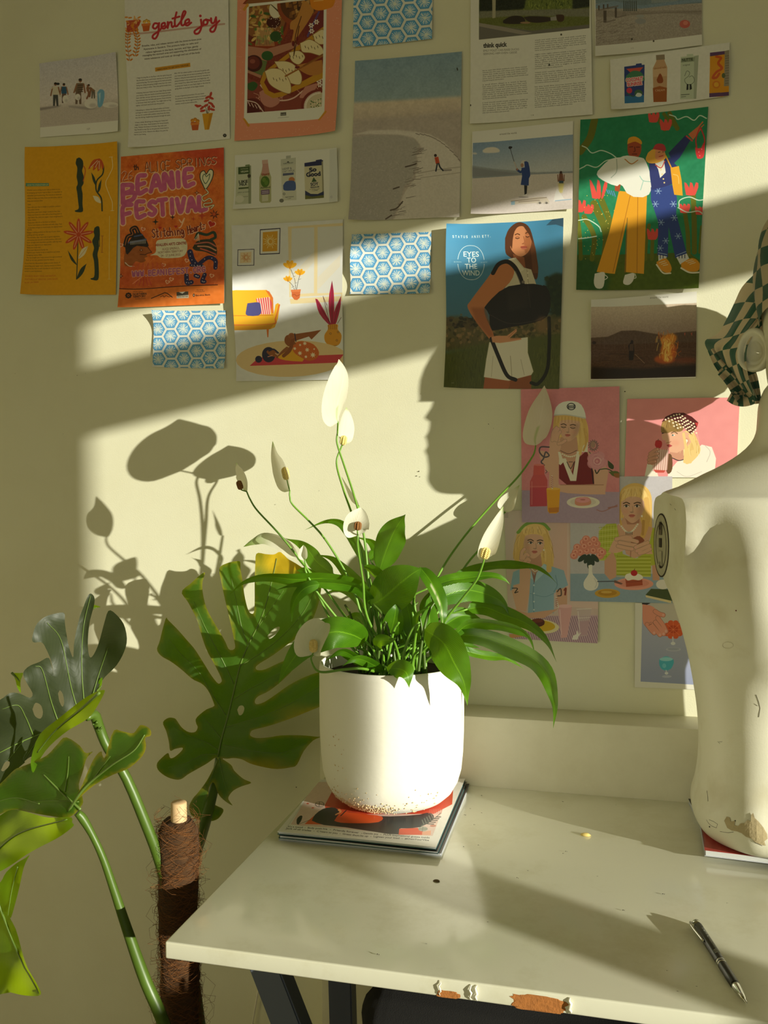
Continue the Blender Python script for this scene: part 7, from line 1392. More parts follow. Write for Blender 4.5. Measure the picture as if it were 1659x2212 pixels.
M_SPADIX = simple('cream_spadix', (226, 204, 130), .7, var=.15, vscale=200); M_SPADB = simple('brown_spadix', (140, 96, 48), .8, var=.3, vscale=200)
FWD = Vector((RM[:, 2]))                                             # towards the viewer's side of the room
def attr(o, vals):
    a = o.data.attributes.new('tint', 'FLOAT', 'POINT'); a.data.foreach_set('value', np.asarray(vals, np.float32))
def blade(name, rib, width, mat, parent, roll=0.0, fold=.25, wave=.0, tip=.9, base=.55, n=26, m=4, cup=0.0, tint=None, toward=None, tipn=.62):
    """lanceolate leaf about a 3D midrib; width in metres; roll turns the blade about its midrib"""
    P = catmull([tuple(p) for p in rib], n); P = [Vector(p) for p in P]
    vs, uv, tn = [], [], []; ts = [(P[min(i + 1, n - 1)] - P[max(i - 1, 0)]).normalized() for i in range(n)]
    f = Vector(toward) if toward else FWD; prev = None
    for i in range(n):
        t = i / (n - 1); tg = ts[i]; s = tg.cross(f)
        if s.length < .2 and prev is not None: s = prev
        s = s.normalized()
        if prev is not None:
            if s.dot(prev) < 0: s = -s
            s = (s * .6 + prev * .4).normalized()
        prev = s; nn = s.cross(tg).normalized()
        if nn.dot(f) < 0: nn = -nn
        a = math.radians(roll); s2 = s * math.cos(a) + nn * math.sin(a); n2 = nn * math.cos(a) - s * math.sin(a)
        w = width * .5 * (math.sin(math.pi * min(1, t ** base * .985 + .012)) ** tip) * (1 if t < .5 else 1 - tipn * ((t - .5) / .5) ** 1.6)
        for k in range(-m, m + 1):
            u = k / m; e = abs(u)
            q = P[i] + s2 * w * u + n2 * (fold * w * e * (1 - .35 * e) + wave * width * e * e * math.sin(t * 19 + (2 if u > 0 else 0)) * math.sin(math.pi * t)) + n2 * cup * w * e * e
            vs.append(q); uv.append((.5 + .5 * u, t)); tn.append(tint(t, u) if tint else 0.0)
    c = 2 * m + 1
    fs = [(i * c + k, i * c + k + 1, (i + 1) * c + k + 1, (i + 1) * c + k) for i in range(n - 1) for k in range(2 * m)]
    o = from_py(name, vs, fs, mat, parent, True, uv); attr(o, tn)
    return o
def PP(seq):
    """(px, py, Y) triples -> world points"""
    return [PY(x, y, Y) for x, y, Y in seq]
lily = pot
SOILZ = PC.z + PH - .026
rgl = random.Random(77)
def root(k=1.0): a = rgl.uniform(0, 6.28); q = rgl.uniform(.01, .055) * k; return PC + Vector((math.cos(a) * q, math.sin(a) * q, SOILZ - PC.z))
def stalk(name, p0, p1, r0, r1, parent, mat=None, bend=.25, mid=None):
    p0, p1 = Vector(p0), Vector(p1); d = p1 - p0
    mm = [p0 + Vector((d.x * .25, d.y * .25, d.z * .5)), p0 + Vector((d.x * .6, d.y * .6, d.z * .85))] if mid is None else mid
    P = catmull([tuple(p0)] + [tuple(x) for x in mm] + [tuple(p1)], 14); return tube(name, P, np.linspace(r0, r1, 14), mat or M_STALK, parent, 7)
def lily_leaf(seq, wpx, **kw):
    pts = PP(seq); w = wpx * mpp(np.mean([s[2] for s in seq])); pet = kw.pop('pet', True)
    o = blade('leaf', pts, w, M_LEAF, lily, **kw)
    if pet: stalk('leaf_stalk', root(), pts[0], .0028, .0016, o_parent(o))
    return o
def o_parent(o): return lily
striped = lambda t, u: (.8 if abs(u - .15) < .14 and .25 < t < .85 else 0) * (1 if math.sin(t * 37 + u * 9) > -.5 else .3)
# right-hand leaves
lily_leaf([(962, 1372, -.22), (1033, 1374, -.24), (1095, 1394, -.26), (1150, 1421, -.28), (1181, 1456, -.29), (1195, 1500, -.30), (1199, 1535, -.30), (1195, 1573, -.30)], 48, roll=-25, wave=.05, fold=.3)
lily_leaf([(1010, 1316, -.15), (1047, 1312, -.14), (1088, 1328, -.13), (1140, 1349, -.125), (1181, 1386, -.12), (1202, 1430, -.12)], 40, roll=28, fold=.3, wave=.04)
lily_leaf([(940, 1300, -.19), (970, 1283, -.17), (1012, 1275, -.15), (1060, 1287, -.14), (1088, 1305, -.13), (1100, 1331, -.13)], 52, roll=18, fold=.2)
lily_leaf([(930, 1268, -.20), (970, 1254, -.19), (999, 1250, -.18), (1054, 1244, -.17), (1088, 1251, -.165), (1106, 1268, -.16)], 32, roll=48, fold=.35, wave=.06)
lily_leaf([(980, 1243, -.13), (1040, 1227, -.10), (1095, 1222, -.09), (1146, 1224, -.08), (1181, 1239, -.075), (1206, 1264, -.07)], 24, roll=45, fold=.4, wave=.08)
lily_leaf([(975, 1378, -.24), (1012, 1349, -.24), (1060, 1347, -.25), (1116, 1360, -.26), (1143, 1377, -.26), (1156, 1412, -.26)], 30, roll=-30, fold=.35, wave=.05)
lily_leaf([(918, 1360, -.28), (957, 1388, -.315), (981, 1432, -.335), (1002, 1473, -.34), (1010, 1524, -.335)], 78, roll=-6, fold=.12, wave=.05, base=.62)
lily_leaf([(908, 1226, -.24), (933, 1260, -.26), (952, 1301, -.27), (957, 1336, -.275), (955, 1370, -.27)], 34, roll=20, fold=.35, tint=striped, wave=.04)
lily_leaf([(802, 1308, -.22), (830, 1290, -.24), (862, 1262, -.265), (890, 1240, -.275), (910, 1228, -.275)], 92, roll=8, fold=-.12, base=.7, tip=.75)
lily_leaf([(812, 1250, -.22), (806, 1238, -.24), (796, 1226, -.25), (786, 1222, -.255)], 56, roll=50, fold=-.3, pet=False)
lily_leaf([(820, 1232, -.17), (832, 1195, -.17), (848, 1155, -.175), (862, 1130, -.18), (876, 1111, -.185)], 66, roll=20, fold=-.2, base=.75, wave=.04)
lily_leaf([(985, 1400, -.22), (1043, 1416, -.20), (1095, 1423, -.19), (1135, 1447, -.185)], 22, roll=40, fold=.3, wave=.08)
lily_leaf([(835, 1443, -.31), (866, 1446, -.335), (880, 1458, -.345), (884, 1486, -.345)], 44, roll=25, fold=.15, base=.8)
lily_leaf([(800, 1210, -.14), (815, 1190, -.13), (800, 1170, -.13), (770, 1160, -.14)], 30, roll=30, fold=.3)
# left-hand leaves
lily_leaf([(800, 1235, -.17), (771, 1176, -.16), (755, 1150, -.15), (733, 1129, -.15), (701, 1127, -.15), (658, 1145, -.15)], 27, roll=30, fold=.35)
lily_leaf([(808, 1290, -.2), (765, 1262, -.22), (701, 1250, -.24), (638, 1252, -.25), (575, 1246, -.26), (527, 1258, -.27), (495, 1285, -.27)], 40, roll=32, fold=.3, wave=.05)
lily_leaf([(815, 1310, -.21), (770, 1270, -.24), (700, 1259, -.265), (640, 1262, -.28), (592, 1276, -.29)], 36, roll=42, fold=.3, wave=.04)
lily_leaf([(808, 1300, -.16), (784, 1270, -.15), (749, 1236, -.14), (720, 1208, -.13), (680, 1197, -.13)], 34, roll=24, fold=.3, wave=.04)
lily_leaf([(690, 1262, -.27), (664, 1268, -.28), (645, 1284, -.28), (632, 1312, -.275), (630, 1352, -.27)], 30, roll=20, fold=.3, pet=False)
lily_leaf([(790, 1386, -.25), (757, 1370, -.28), (714, 1366, -.30), (657, 1397, -.31), (619, 1444, -.31), (601, 1478, -.305)], 74, roll=10, fold=.2, base=.62, wave=.03)
lily_leaf([(790, 1440, -.26), (760, 1416, -.29), (735, 1408, -.305), (700, 1430, -.315)], 34, roll=35, fold=.3)
lily_leaf([(830, 1450, -.27), (790, 1428, -.30), (765, 1424, -.315), (738, 1440, -.325)], 30, roll=25, fold=.2)
lily_leaf([(720, 1240, -.14), (686, 1215, -.13), (657, 1180, -.125), (614, 1162, -.12)], 42, roll=20, fold=.25, wave=.05)
lily_leaf([(790, 1320, -.15), (765, 1288, -.14), (733, 1274, -.13), (699, 1282, -.13)], 22, roll=40, fold=.3)
lily_leaf([(800, 1390, -.16), (785, 1350, -.15), (765, 1330, -.14), (731, 1348, -.14)], 34, roll=30, fold=.3)
lily_leaf([(700, 1256, -.2), (660, 1235, -.19), (640, 1232, -.19)], 30, roll=30, fold=.3, pet=False)
lily_leaf([(790, 1398, -.14), (770, 1360, -.12), (745, 1350, -.11)], 26, roll=-20, fold=.3)
# dark inner leaves standing close together
for seq, w, r in (([(842, 1372, -.23), (850, 1345, -.24), (855, 1318, -.245), (858, 1300, -.24)], 46, 5), ([(828, 1390, -.21), (832, 1350, -.21), (828, 1315, -.205)], 34, 30), ([(892, 1400, -.20), (888, 1350, -.2), (880, 1310, -.2), (872, 1285, -.2)], 44, 20), ([(930, 1380, -.21), (928, 1340, -.215), (926, 1305, -.22), (930, 1285, -.22)], 38, -10),
                  ([(905, 1390, -.23), (898, 1345, -.235), (905, 1325, -.24), (932, 1311, -.245)], 17, 40), ([(812, 1400, -.25), (822, 1385, -.27), (842, 1384, -.285), (858, 1378, -.29)], 30, 30), ([(812, 1330, -.17), (806, 1290, -.165), (800, 1262, -.16)], 40, 25), ([(915, 1330, -.16), (940, 1290, -.14), (962, 1268, -.13)], 40, 20), ([(930, 1420, -.2), (960, 1398, -.19), (1000, 1392, -.17), (1040, 1400, -.165)], 40, 30), ([(900, 1410, -.16), (915, 1380, -.14), (930, 1350, -.13)], 44, 10), ([(868, 1420, -.17), (862, 1380, -.16), (850, 1340, -.15)], 40, -15), ([(960, 1350, -.17), (1000, 1330, -.15), (1045, 1340, -.14)], 44, 25)):
    lily_leaf(seq, w, roll=r, fold=.25)
for k in range(26):
    p = root(1.3); h = rgl.uniform(.05, .13); d = Vector((rgl.uniform(-.05, .05), rgl.uniform(-.03, .03), h)); stalk('leaf_stalk', p, p + d, .0030, .0018, lily, rgl.choice((M_STALK, M_STALKD)))
def spadix(p, axis, L, r, mat, parent):
    """finger of packed florets"""
    axis = Vector(axis).normalized(); s = axis.cross(FWD).normalized(); u = s.cross(axis); vs, fs = [], []; nr, nc = 15, 16
    for i in range(nr):
        t = i / (nr - 1); rr = r * math.sqrt(max(.02, 1 - (2 * t - 1) ** 4)) 
        for k in range(nc):
            a = 2 * math.pi * (k + .5 * (i % 2)) / nc; q = rr * (1.3 if k % 2 == 0 else .85)
            vs.append(Vector(p) + axis * L * t + s * q * math.cos(a) + u * q * math.sin(a))
    for i in range(nr - 1):
        for k in range(nc): fs.append((i * nc + k, i * nc + (k + 1) % nc, (i + 1) * nc + (k + 1) % nc, (i + 1) * nc + k))
    fs += [tuple(range(nc))[::-1], tuple((nr - 1) * nc + k for k in range(nc))]
    return from_py('spadix', vs, fs, mat, parent)
gtip = lambda t, u: max(0, (t - .86) / .14) * .8 + (max(0, .12 - t) * 4)
def flower(spathe_seq, wpx, stem_seq, roll=0.0, cup=.6, fold=-.1, sp=None, spm=None, tint=gtip, base=.7, tip=.8, rootk=.5, tipn=.4):
    pts = PP(spathe_seq); o = blade('spathe', pts, wpx * mpp(spathe_seq[0][2]), M_SPATHE, lily, tipn=tipn, roll=roll, fold=fold, cup=cup, tint=tint, base=base, tip=tip, m=6)
    if sp:
        (x, y, Y), (x2, y2), Lpx, rpx = sp; a = PY(x, y, Y); b = PY(x2, y2, Y); k = mpp(Y); spadix(a, b - a, Lpx * k, rpx * k, spm or M_SPADIX, o)
        tube('spadix_stalk', [pts[0], (pts[0] + a) / 2 + Vector((0, -.001, 0)), a], .0011, M_STALK, o, 6)
    st = PP(stem_seq); P = catmull([tuple(p) for p in [pts[0]] + st + [root(rootk)]], 40)
    tube('flower_stem', P, np.linspace(.0013, .0024, 40), M_STALK, lily, 8)
# spathe midribs run from base to tip
flower([(533, 1062, -.27), (531, 1040, -.272), (524, 1022, -.274), (516, 1010, -.275), (511, 999, -.276)], 72, [(540, 1078, -.268), (556, 1103, -.26), (600, 1150, -.25), (638, 1196, -.24), (670, 1239, -.235), (690, 1290, -.23), (722, 1350, -.23), (790, 1430, -.225)], roll=66, cup=.3, sp=((521, 1058, -.285), (514, 1036), 22, 5.5), spm=M_SPADB)
flower([(626, 1060, -.24), (620, 1035, -.235), (609, 1005, -.23), (598, 982, -.23), (589, 953, -.235)], 84, [(626, 1072, -.24), (632, 1090, -.238), (667, 1125, -.235), (701, 1163, -.23), (739, 1223, -.225), (765, 1277, -.22), (790, 1350, -.22)], roll=62, cup=.35, sp=((620, 1037, -.25), (614, 1010), 30, 6.5))
flower([(730, 912, -.19), (727, 900, -.194), (729, 872, -.2), (738, 836, -.2), (743, 806, -.198), (740, 790, -.196), (732, 776, -.194)], 120, [(729, 935, -.17), (728, 957, -.17), (742, 1001, -.172), (765, 1071, -.18), (785, 1150, -.19), (796, 1255, -.2), (805, 1380, -.21)], roll=-70, cup=-.22, fold=.1, sp=((714, 880, -.185), (713, 858), 28, 6), spm=M_SPADB, tint=lambda t, u: .5 * (abs(u) < .1 and t < .3))
flower([(741, 958, -.15), (738, 940, -.146), (743, 918, -.142), (746, 895, -.14), (748, 880, -.14)], 78, [(737, 967, -.15), (727, 1001, -.155), (742, 1058, -.165), (766, 1130, -.18), (790, 1240, -.195)], roll=-66, cup=.3, sp=((740, 962, -.158), (744, 940), 22, 6))
flower([(773, 1156, -.27), (769, 1144, -.274), (772, 1126, -.277), (777, 1110, -.275), (780, 1097, -.272)], 56, [(773, 1165, -.27), (773, 1182, -.268), (784, 1255, -.255), (796, 1340, -.24)], roll=0, cup=.35, base=.72, tip=.55, sp=((772, 1146, -.282), (774, 1124), 20, 6.5), spm=M_SPADB, tint=None)
flower([(775, 1092, -.16), (768, 1078, -.158), (756, 1060, -.156), (738, 1030, -.155)], 16, [(776, 1110, -.162), (790, 1180, -.175), (800, 1260, -.19)], roll=40, cup=.8)
flower([(675, 1414, -.335), (672, 1396, -.34), (682, 1372, -.338), (697, 1352, -.33), (702, 1345, -.325)], 66, [(672, 1425, -.336), (682, 1446, -.34), (701, 1452, -.34), (745, 1446, -.335), (787, 1445, -.318)], roll=16, cup=.8, base=.72, tip=.55, sp=((677, 1410, -.35), (677, 1386), 30, 7.5), tint=None)
flower([(1157, 962, -.030), (1156, 945, -.032), (1166, 910, -.034), (1172, 880, -.034), (1175, 855, -.032), (1176, 833, -.03)], 56, [(1155, 975, -.030), (1148, 990, -.031), (1119, 1030, -.037), (1067, 1085, -.048), (999, 1164, -.068), (947, 1243, -.11), (915, 1330, -.17)], roll=-10, cup=-.3, fold=.1, tint=lambda t, u: .6 * (abs(u) < .12 and t < .35))
flower([(1092, 1106, -.040), (1096, 1094, -.039), (1106, 1074, -.038), (1122, 1048, -.036)], 38, [(1086, 1112, -.041), (1060, 1160, -.05), (1006, 1222, -.08), (940, 1330, -.17)], roll=30, cup=.6)
flower([(1046, 1206, -.27), (1046, 1192, -.274), (1057, 1160, -.277), (1075, 1122, -.275), (1087, 1094, -.27)], 42, [(1045, 1212, -.27), (1037, 1236, -.268), (1026, 1258, -.265), (992, 1301, -.255), (964, 1336, -.25), (920, 1400, -.24)], roll=-18, cup=.7, sp=((1045, 1208, -.284), (1053, 1180), 26, 7.5))
flower([(642, 1204, -.22), (634, 1190, -.22), (614, 1170, -.22), (576, 1158, -.22), (548, 1168, -.22), (526, 1181, -.22)], 40, [(650, 1214, -.22), (700, 1270, -.22), (760, 1350, -.22)], roll=35, cup=.5, fold=.2, tint=lambda t, u: max(0, (t - .5) / .5))
flower([(658, 1209, -.25), (655, 1198, -.252), (656, 1188, -.252), (656, 1177, -.25)], 22, [(660, 1220, -.25), (663, 1240, -.248), (700, 1300, -.24)], roll=0, cup=1.4, base=.8)
# ------------------------------------------------------------------ monstera with its coir pole
FR['K'] = (0, 1260, 420 / 988); FR['LL'] = (320, 1160, 400 / 1382)
mon = tag(empty('potted_monstera', (-.56, -.50, 0)), 'monstera with big split leaves tied beside a brown coir pole', 'potted plant')
def inpoly(P, q):
    x, y = P[:, 0], P[:, 1]; c = np.zeros(len(P), bool); n = len(q)
    for i in range(n):
        (x0, y0), (x1, y1) = q[i], q[i - 1]
        if y0 != y1: c ^= ((y0 > y) != (y1 > y)) & (x < (x1 - x0) * (y - y0) / (y1 - y0) + x0)
    return c
def split_leaf(frame, outline, ctrl, veins, holes=(), step=9.0, smooth=3, tint=None, name='leaf', mat=None, bulge=.004):
    """lobed leaf: outline in photo coordinates, true distance from a few control depths (x, y, Y); veins = polylines, first the midrib"""
    ox, oy, k = FR[frame]; f = lambda p: [(ox + x * k, oy + y * k) for x, y in p]
    out = catmull(f(outline) + f(outline)[:1], smooth * len(outline))[:-1]; hol = [catmull(f(h) + f(h)[:1], 3 * len(h))[:-1] for h in holes]
    vv = [catmull(f(v), 34) for v in veins]; cp = np.array([(ox + x * k, oy + y * k, Y) for x, y, Y in ctrl])
    lo, hi = out.min(0), out.max(0); rg = np.random.default_rng(len(outline))
    gx, gy = np.meshgrid(np.arange(lo[0], hi[0], step), np.arange(lo[1], hi[1], step)); g = np.stack([gx.ravel(), gy.ravel()], 1) + rg.uniform(-1.5, 1.5, (gx.size, 2))
    keep = inpoly(g, out)
    for h in hol: keep &= ~inpoly(g, h)
    g = g[keep]; ring = np.vstack([out] + hol); g = g[np.array([np.min(np.hypot(*(ring - p).T)) > step * .45 for p in g])] if len(g) else g
    loops, o = [], 0
    for r in [out] + hol: loops += [(o + i, o + (i + 1) % len(r)) for i in range(len(r))]; o += len(r)
    vp = np.vstack(vv); vp = vp[inpoly(vp, out)]; vp = vp[np.array([np.min(np.hypot(*(ring - p).T)) > 1.5 for p in vp])]; g = g[np.array([np.min(np.hypot(*(vp - p).T)) > step * .5 for p in g])] if len(g) else g
    pts = np.vstack([ring, g, vp]) if len(g) else np.vstack([ring, vp])
    V, E, F, *_ = delaunay_2d_cdt([Vector(p) for p in pts], loops, [], 0, 1e-4)
    V = np.array([tuple(v) for v in V]); cen = np.array([V[list(t)].mean(0) for t in F]); ok = inpoly(cen, out)
    for h in hol: ok &= ~inpoly(cen, h)
    F = [tuple(t) for t, q in zip(F, ok) if q]
    def dist(P, L):
        d = np.full(len(P), 1e9)
        for a, b in zip(L[:-1], L[1:]):
            ab = b - a; t = np.clip(((P - a) @ ab) / (ab @ ab + 1e-9), 0, 1)[:, None]; d = np.minimum(d, np.hypot(*(P - a - t * ab).T))
        return d
    D = np.stack([dist(V, L) for L in vv]); dv = D.min(0); dm = D[0]; edge = dist(V, np.vstack([out, out[:1]]))
    w = 1 / (np.hypot(V[:, None, 0] - cp[None, :, 0], V[:, None, 1] - cp[None, :, 1]) ** 2 + 2600.0) ** 1.6
    Y = (w * cp[None, :, 2]).sum(1) / w.sum(1) + bulge * (1 - np.exp(-dv / 16.0)) * -1 + .0025 * np.sin(V[:, 0] * .09 + V[:, 1] * .06) * np.exp(-edge / 10)
    vs = [PY(x, y, yy) for (x, y), yy in zip(V, Y)]
    uv = np.stack([.5 + np.minimum(dm, dv * 1.0) / 70.0, (V @ np.array([.6, .8])) / 130.0], 1); uv[:, 0] = np.where(dv < 2.2, .5, np.maximum(uv[:, 0], .53))
    fl = []
    for t in F:                                                      # faces look at the viewer's side
        a, b, c = [vs[i] for i in t]; fl.append(t if (b - a).cross(c - a).dot(FWD) > 0 else t[::-1])
    ob = from_py(name, vs, fl, mat or M_MON, mon, True, uv); attr(ob, tint(V, edge, dv) if tint else np.zeros(len(V)))
    for i, L in enumerate(vv):
        Yv = np.array([(1 / (np.hypot(*(cp[:, :2] - p).T) ** 2 + 2600.0) ** 1.6 @ cp[:, 2]) / (1 / (np.hypot(*(cp[:, :2] - p).T) ** 2 + 2600.0) ** 1.6).sum() for p in L])
        r0 = .0018 if i == 0 else .0008
        tube('vein', [PY(x, y, yy - .0011) for (x, y), yy in zip(L, Yv)], np.linspace(r0, r0 * .35, len(L)), M_VEIN, ob, 6)
    return ob
M_VEIN = simple('pale_vein', (100, 124, 56), .45)
# the tall leaf standing behind the pot
big = [(545, 1650), (590, 1655), (640, 1650), (700, 1660), (760, 1690), (850, 1715), (960, 1732), (1060, 1720), (1110, 1700), (1160, 1600), (1230, 1520), (1284, 1494), (1250, 1490), (1150, 1480), (1000, 1480), (900, 1495), (810, 1500), (765, 1485), (764, 1460), (790, 1438), (900, 1410), (1050, 1360), (1200, 1300), (1330, 1240), (1400, 1140), (1380, 1020), (1300, 1005), (1180, 1040), (1060, 1100), (960, 1170), (870, 1230), (810, 1248), (796, 1225), (820, 1190), (900, 1150), (990, 1080), (1080, 990), (1120, 900), (1000, 930), (880, 985), (820, 994), (802, 975), (830, 945), (920, 890), (1030, 810), (1150, 720), (1230, 610), (1280, 460), (1290, 330), (1240, 260), (1180, 245), (1100, 195), (1040, 160), (1005, 122), (975, 112), (940, 130), (880, 128), (810, 122), (800, 200), (795, 330), (795, 480), (790, 560), (770, 572), (745, 540), (720, 440), (705, 330), (690, 240), (686, 184), (650, 182), (590, 195), (532, 232), (545, 330), (570, 450), (610, 620), (640, 760), (648, 830), (605, 840), (570, 770), (500, 650), (440, 540), (410, 430), (405, 340), (425, 265), (380, 290), (320, 345), (250, 410), (300, 490), (360, 610), (400, 740), (440, 850), (500, 960), (548, 1060), (540, 1088), (518, 1090), (470, 1030), (420, 950), (350, 840), (290, 770), (220, 690), (150, 620), (134, 604), (110, 680), (85, 780), (66, 840), (100, 890), (170, 930), (250, 990), (330, 1060), (400, 1095), (450, 1150), (490, 1240), (488, 1265), (430, 1290), (360, 1350), (358, 1390), (370, 1420), (350, 1455), (300, 1455), (250, 1420), (215, 1370), (195, 1352), (150, 1350), (110, 1385), (135, 1450), (155, 1530), (165, 1595), (200, 1582), (255, 1572), (250, 1595), (200, 1640), (165, 1650), (150, 1612), (110, 1640), (66, 1690), (75, 1740), (130, 1785), (190, 1808), (245, 1808), (300, 1770), (370, 1730), (440, 1690), (500, 1648), (515, 1660), (480, 1740), (430, 1830), (370, 1910), (335, 1950), (306, 2010), (320, 2070), (370, 2110), (440, 2124), (510, 2110), (550, 2070), (560, 2030), (500, 2000), (460, 1960), (450, 1930), (456, 1870), (480, 1832), (500, 1850), (520, 1910), (560, 1960), (630, 2005), (600, 1960), (605, 1930), (640, 1890), (700, 1860), (770, 1835), (720, 1810), (680, 1780), (640, 1740), (618, 1700)]
bigv = [[(520, 1640), (550, 1500), (600, 1320), (645, 1130), (690, 950), (750, 800), (830, 640), (880, 500), (930, 300), (960, 160)], [(640, 1100), (560, 930), (470, 760), (410, 640), (340, 480)], [(740, 800), (700, 680), (670, 540), (620, 300)], [(580, 1330), (480, 1180), (380, 1010), (250, 880), (150, 760)], [(540, 1500), (470, 1410), (400, 1335)], [(525, 1590), (430, 1530), (320, 1490), (190, 1420)], [(515, 1620), (400, 1630), (280, 1690), (150, 1720)], [(555, 1550), (650, 1570), (800, 1600), (1000, 1610), (1180, 1540)], [(585, 1420), (700, 1385), (850, 1340), (1050, 1250), (1280, 1120)], [(635, 1215), (750, 1140), (900, 1060), (1080, 960)], [(690, 960), (850, 860), (1000, 740), (1160, 560), (1250, 380)], [(530, 1650), (550, 1750), (590, 1900)], [(520, 1660), (460, 1830), (400, 2040)], [(800, 700), (900, 560), (1010, 400)]]
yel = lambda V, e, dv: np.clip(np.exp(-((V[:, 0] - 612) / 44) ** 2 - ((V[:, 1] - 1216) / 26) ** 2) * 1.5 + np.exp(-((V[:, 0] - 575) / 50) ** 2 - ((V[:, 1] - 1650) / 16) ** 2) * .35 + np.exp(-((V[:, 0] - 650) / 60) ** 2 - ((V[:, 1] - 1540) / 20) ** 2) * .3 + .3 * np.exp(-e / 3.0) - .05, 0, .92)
split_leaf('LL', big, [(520, 1640, -.125), (600, 1320, -.125), (690, 950, -.125), (830, 640, -.122), (960, 160, -.11), (340, 480, -.135), (250, 410, -.14), (620, 300, -.125), (150, 700, -.17), (110, 820, -.175), (250, 880, -.15), (150, 1370, -.16), (110, 1700, -.17), (200, 1800, -.155), (1180, 1540, -.118), (1100, 1700, -.105), (1390, 1120, -.102), (1250, 400, -.105), (1080, 960, -.115), (370, 2100, -.175), (320, 2000, -.165), (620, 2000, -.14), (770, 1835, -.15)], bigv, [[(890, 740), (905, 760), (940, 740), (980, 690), (975, 668), (930, 690)], [(665, 1290), (680, 1330), (705, 1320), (718, 1280), (705, 1258), (680, 1262)]], tint=yel)
# the dark leaf at the left, turned away from the window
lf = [(-60, 600), (0, 592), (50, 558), (100, 560), (150, 582), (166, 560), (135, 505), (118, 455), (150, 420), (200, 400), (246, 378), (264, 425), (272, 466), (262, 400), (235, 335), (212, 300), (170, 300), (165, 270), (185, 210), (230, 170), (300, 150), (328, 155), (330, 205), (345, 300), (362, 360), (373, 372), (377, 300), (400, 190), (428, 110), (445, 68), (460, 52), (479, 70), (478, 112), (455, 200), (446, 300), (453, 368), (470, 371), (500, 310), (530, 200), (553, 138), (592, 160), (630, 210), (645, 285), (630, 350), (590, 420), (530, 480), (495, 540), (470, 600), (440, 660), (370, 720), (290, 780), (210, 830), (150, 890), (80, 950), (0, 1020), (-60, 1060)]
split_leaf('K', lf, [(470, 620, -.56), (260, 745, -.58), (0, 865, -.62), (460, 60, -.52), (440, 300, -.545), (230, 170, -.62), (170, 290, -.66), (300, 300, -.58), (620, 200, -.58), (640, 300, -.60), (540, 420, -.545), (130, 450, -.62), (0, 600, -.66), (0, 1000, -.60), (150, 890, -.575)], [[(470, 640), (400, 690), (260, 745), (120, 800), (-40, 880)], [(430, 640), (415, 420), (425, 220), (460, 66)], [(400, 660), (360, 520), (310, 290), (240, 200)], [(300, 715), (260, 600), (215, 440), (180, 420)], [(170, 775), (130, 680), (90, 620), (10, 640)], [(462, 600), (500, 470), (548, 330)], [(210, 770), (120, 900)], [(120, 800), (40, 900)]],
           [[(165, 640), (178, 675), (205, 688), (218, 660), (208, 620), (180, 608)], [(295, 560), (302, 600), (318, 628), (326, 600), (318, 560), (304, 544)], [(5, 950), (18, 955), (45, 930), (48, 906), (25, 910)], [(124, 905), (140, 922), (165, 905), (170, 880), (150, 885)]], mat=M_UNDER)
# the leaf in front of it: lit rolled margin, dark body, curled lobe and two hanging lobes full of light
split_leaf('K', [(160, 950), (158, 890), (200, 770), (300, 685), (400, 605), (470, 560), (525, 541), (529, 560), (485, 640), (440, 692), (340, 752), (250, 830), (200, 900), (172, 960)], [(165, 900, -.62), (300, 720, -.66), (525, 545, -.75), (440, 690, -.72), (200, 800, -.63)], [[(505, 556), (400, 650), (280, 750), (190, 860)]], name='leaf', bulge=.002, mat=M_MON_LIT)
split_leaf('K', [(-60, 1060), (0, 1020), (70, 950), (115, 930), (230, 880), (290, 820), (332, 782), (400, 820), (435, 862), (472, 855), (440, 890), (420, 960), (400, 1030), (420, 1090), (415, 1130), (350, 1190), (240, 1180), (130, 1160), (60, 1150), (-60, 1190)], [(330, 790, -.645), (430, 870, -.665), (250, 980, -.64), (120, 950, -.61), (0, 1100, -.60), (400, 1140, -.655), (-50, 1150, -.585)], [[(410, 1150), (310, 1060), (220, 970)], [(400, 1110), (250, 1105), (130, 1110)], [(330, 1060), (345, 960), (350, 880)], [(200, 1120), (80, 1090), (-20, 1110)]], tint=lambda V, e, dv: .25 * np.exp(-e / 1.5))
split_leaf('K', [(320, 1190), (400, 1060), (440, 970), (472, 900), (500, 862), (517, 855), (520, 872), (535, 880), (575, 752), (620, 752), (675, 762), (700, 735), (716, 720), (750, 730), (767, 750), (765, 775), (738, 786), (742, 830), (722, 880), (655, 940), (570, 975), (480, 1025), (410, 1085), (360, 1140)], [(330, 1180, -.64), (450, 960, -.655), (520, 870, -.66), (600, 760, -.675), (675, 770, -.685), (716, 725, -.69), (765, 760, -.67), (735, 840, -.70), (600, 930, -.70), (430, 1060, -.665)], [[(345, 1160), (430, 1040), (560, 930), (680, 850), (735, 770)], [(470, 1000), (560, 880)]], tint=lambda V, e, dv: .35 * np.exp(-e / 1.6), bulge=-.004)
split_leaf('K', [(-60, 1230), (0, 1180), (60, 1150), (130, 1160), (240, 1190), (358, 1188), (366, 1215), (372, 1235), (300, 1290), (200, 1342), (130, 1382), (60, 1430), (-10, 1470), (-60, 1490)], [(60, 1155, -.63), (358, 1195, -.75), (370, 1235, -.76), (200, 1340, -.71), (0, 1460, -.65), (-50, 1250, -.60), (120, 1250, -.675)], [[(-50, 1390), (100, 1270), (340, 1200)]], mat=M_MON_LIT)
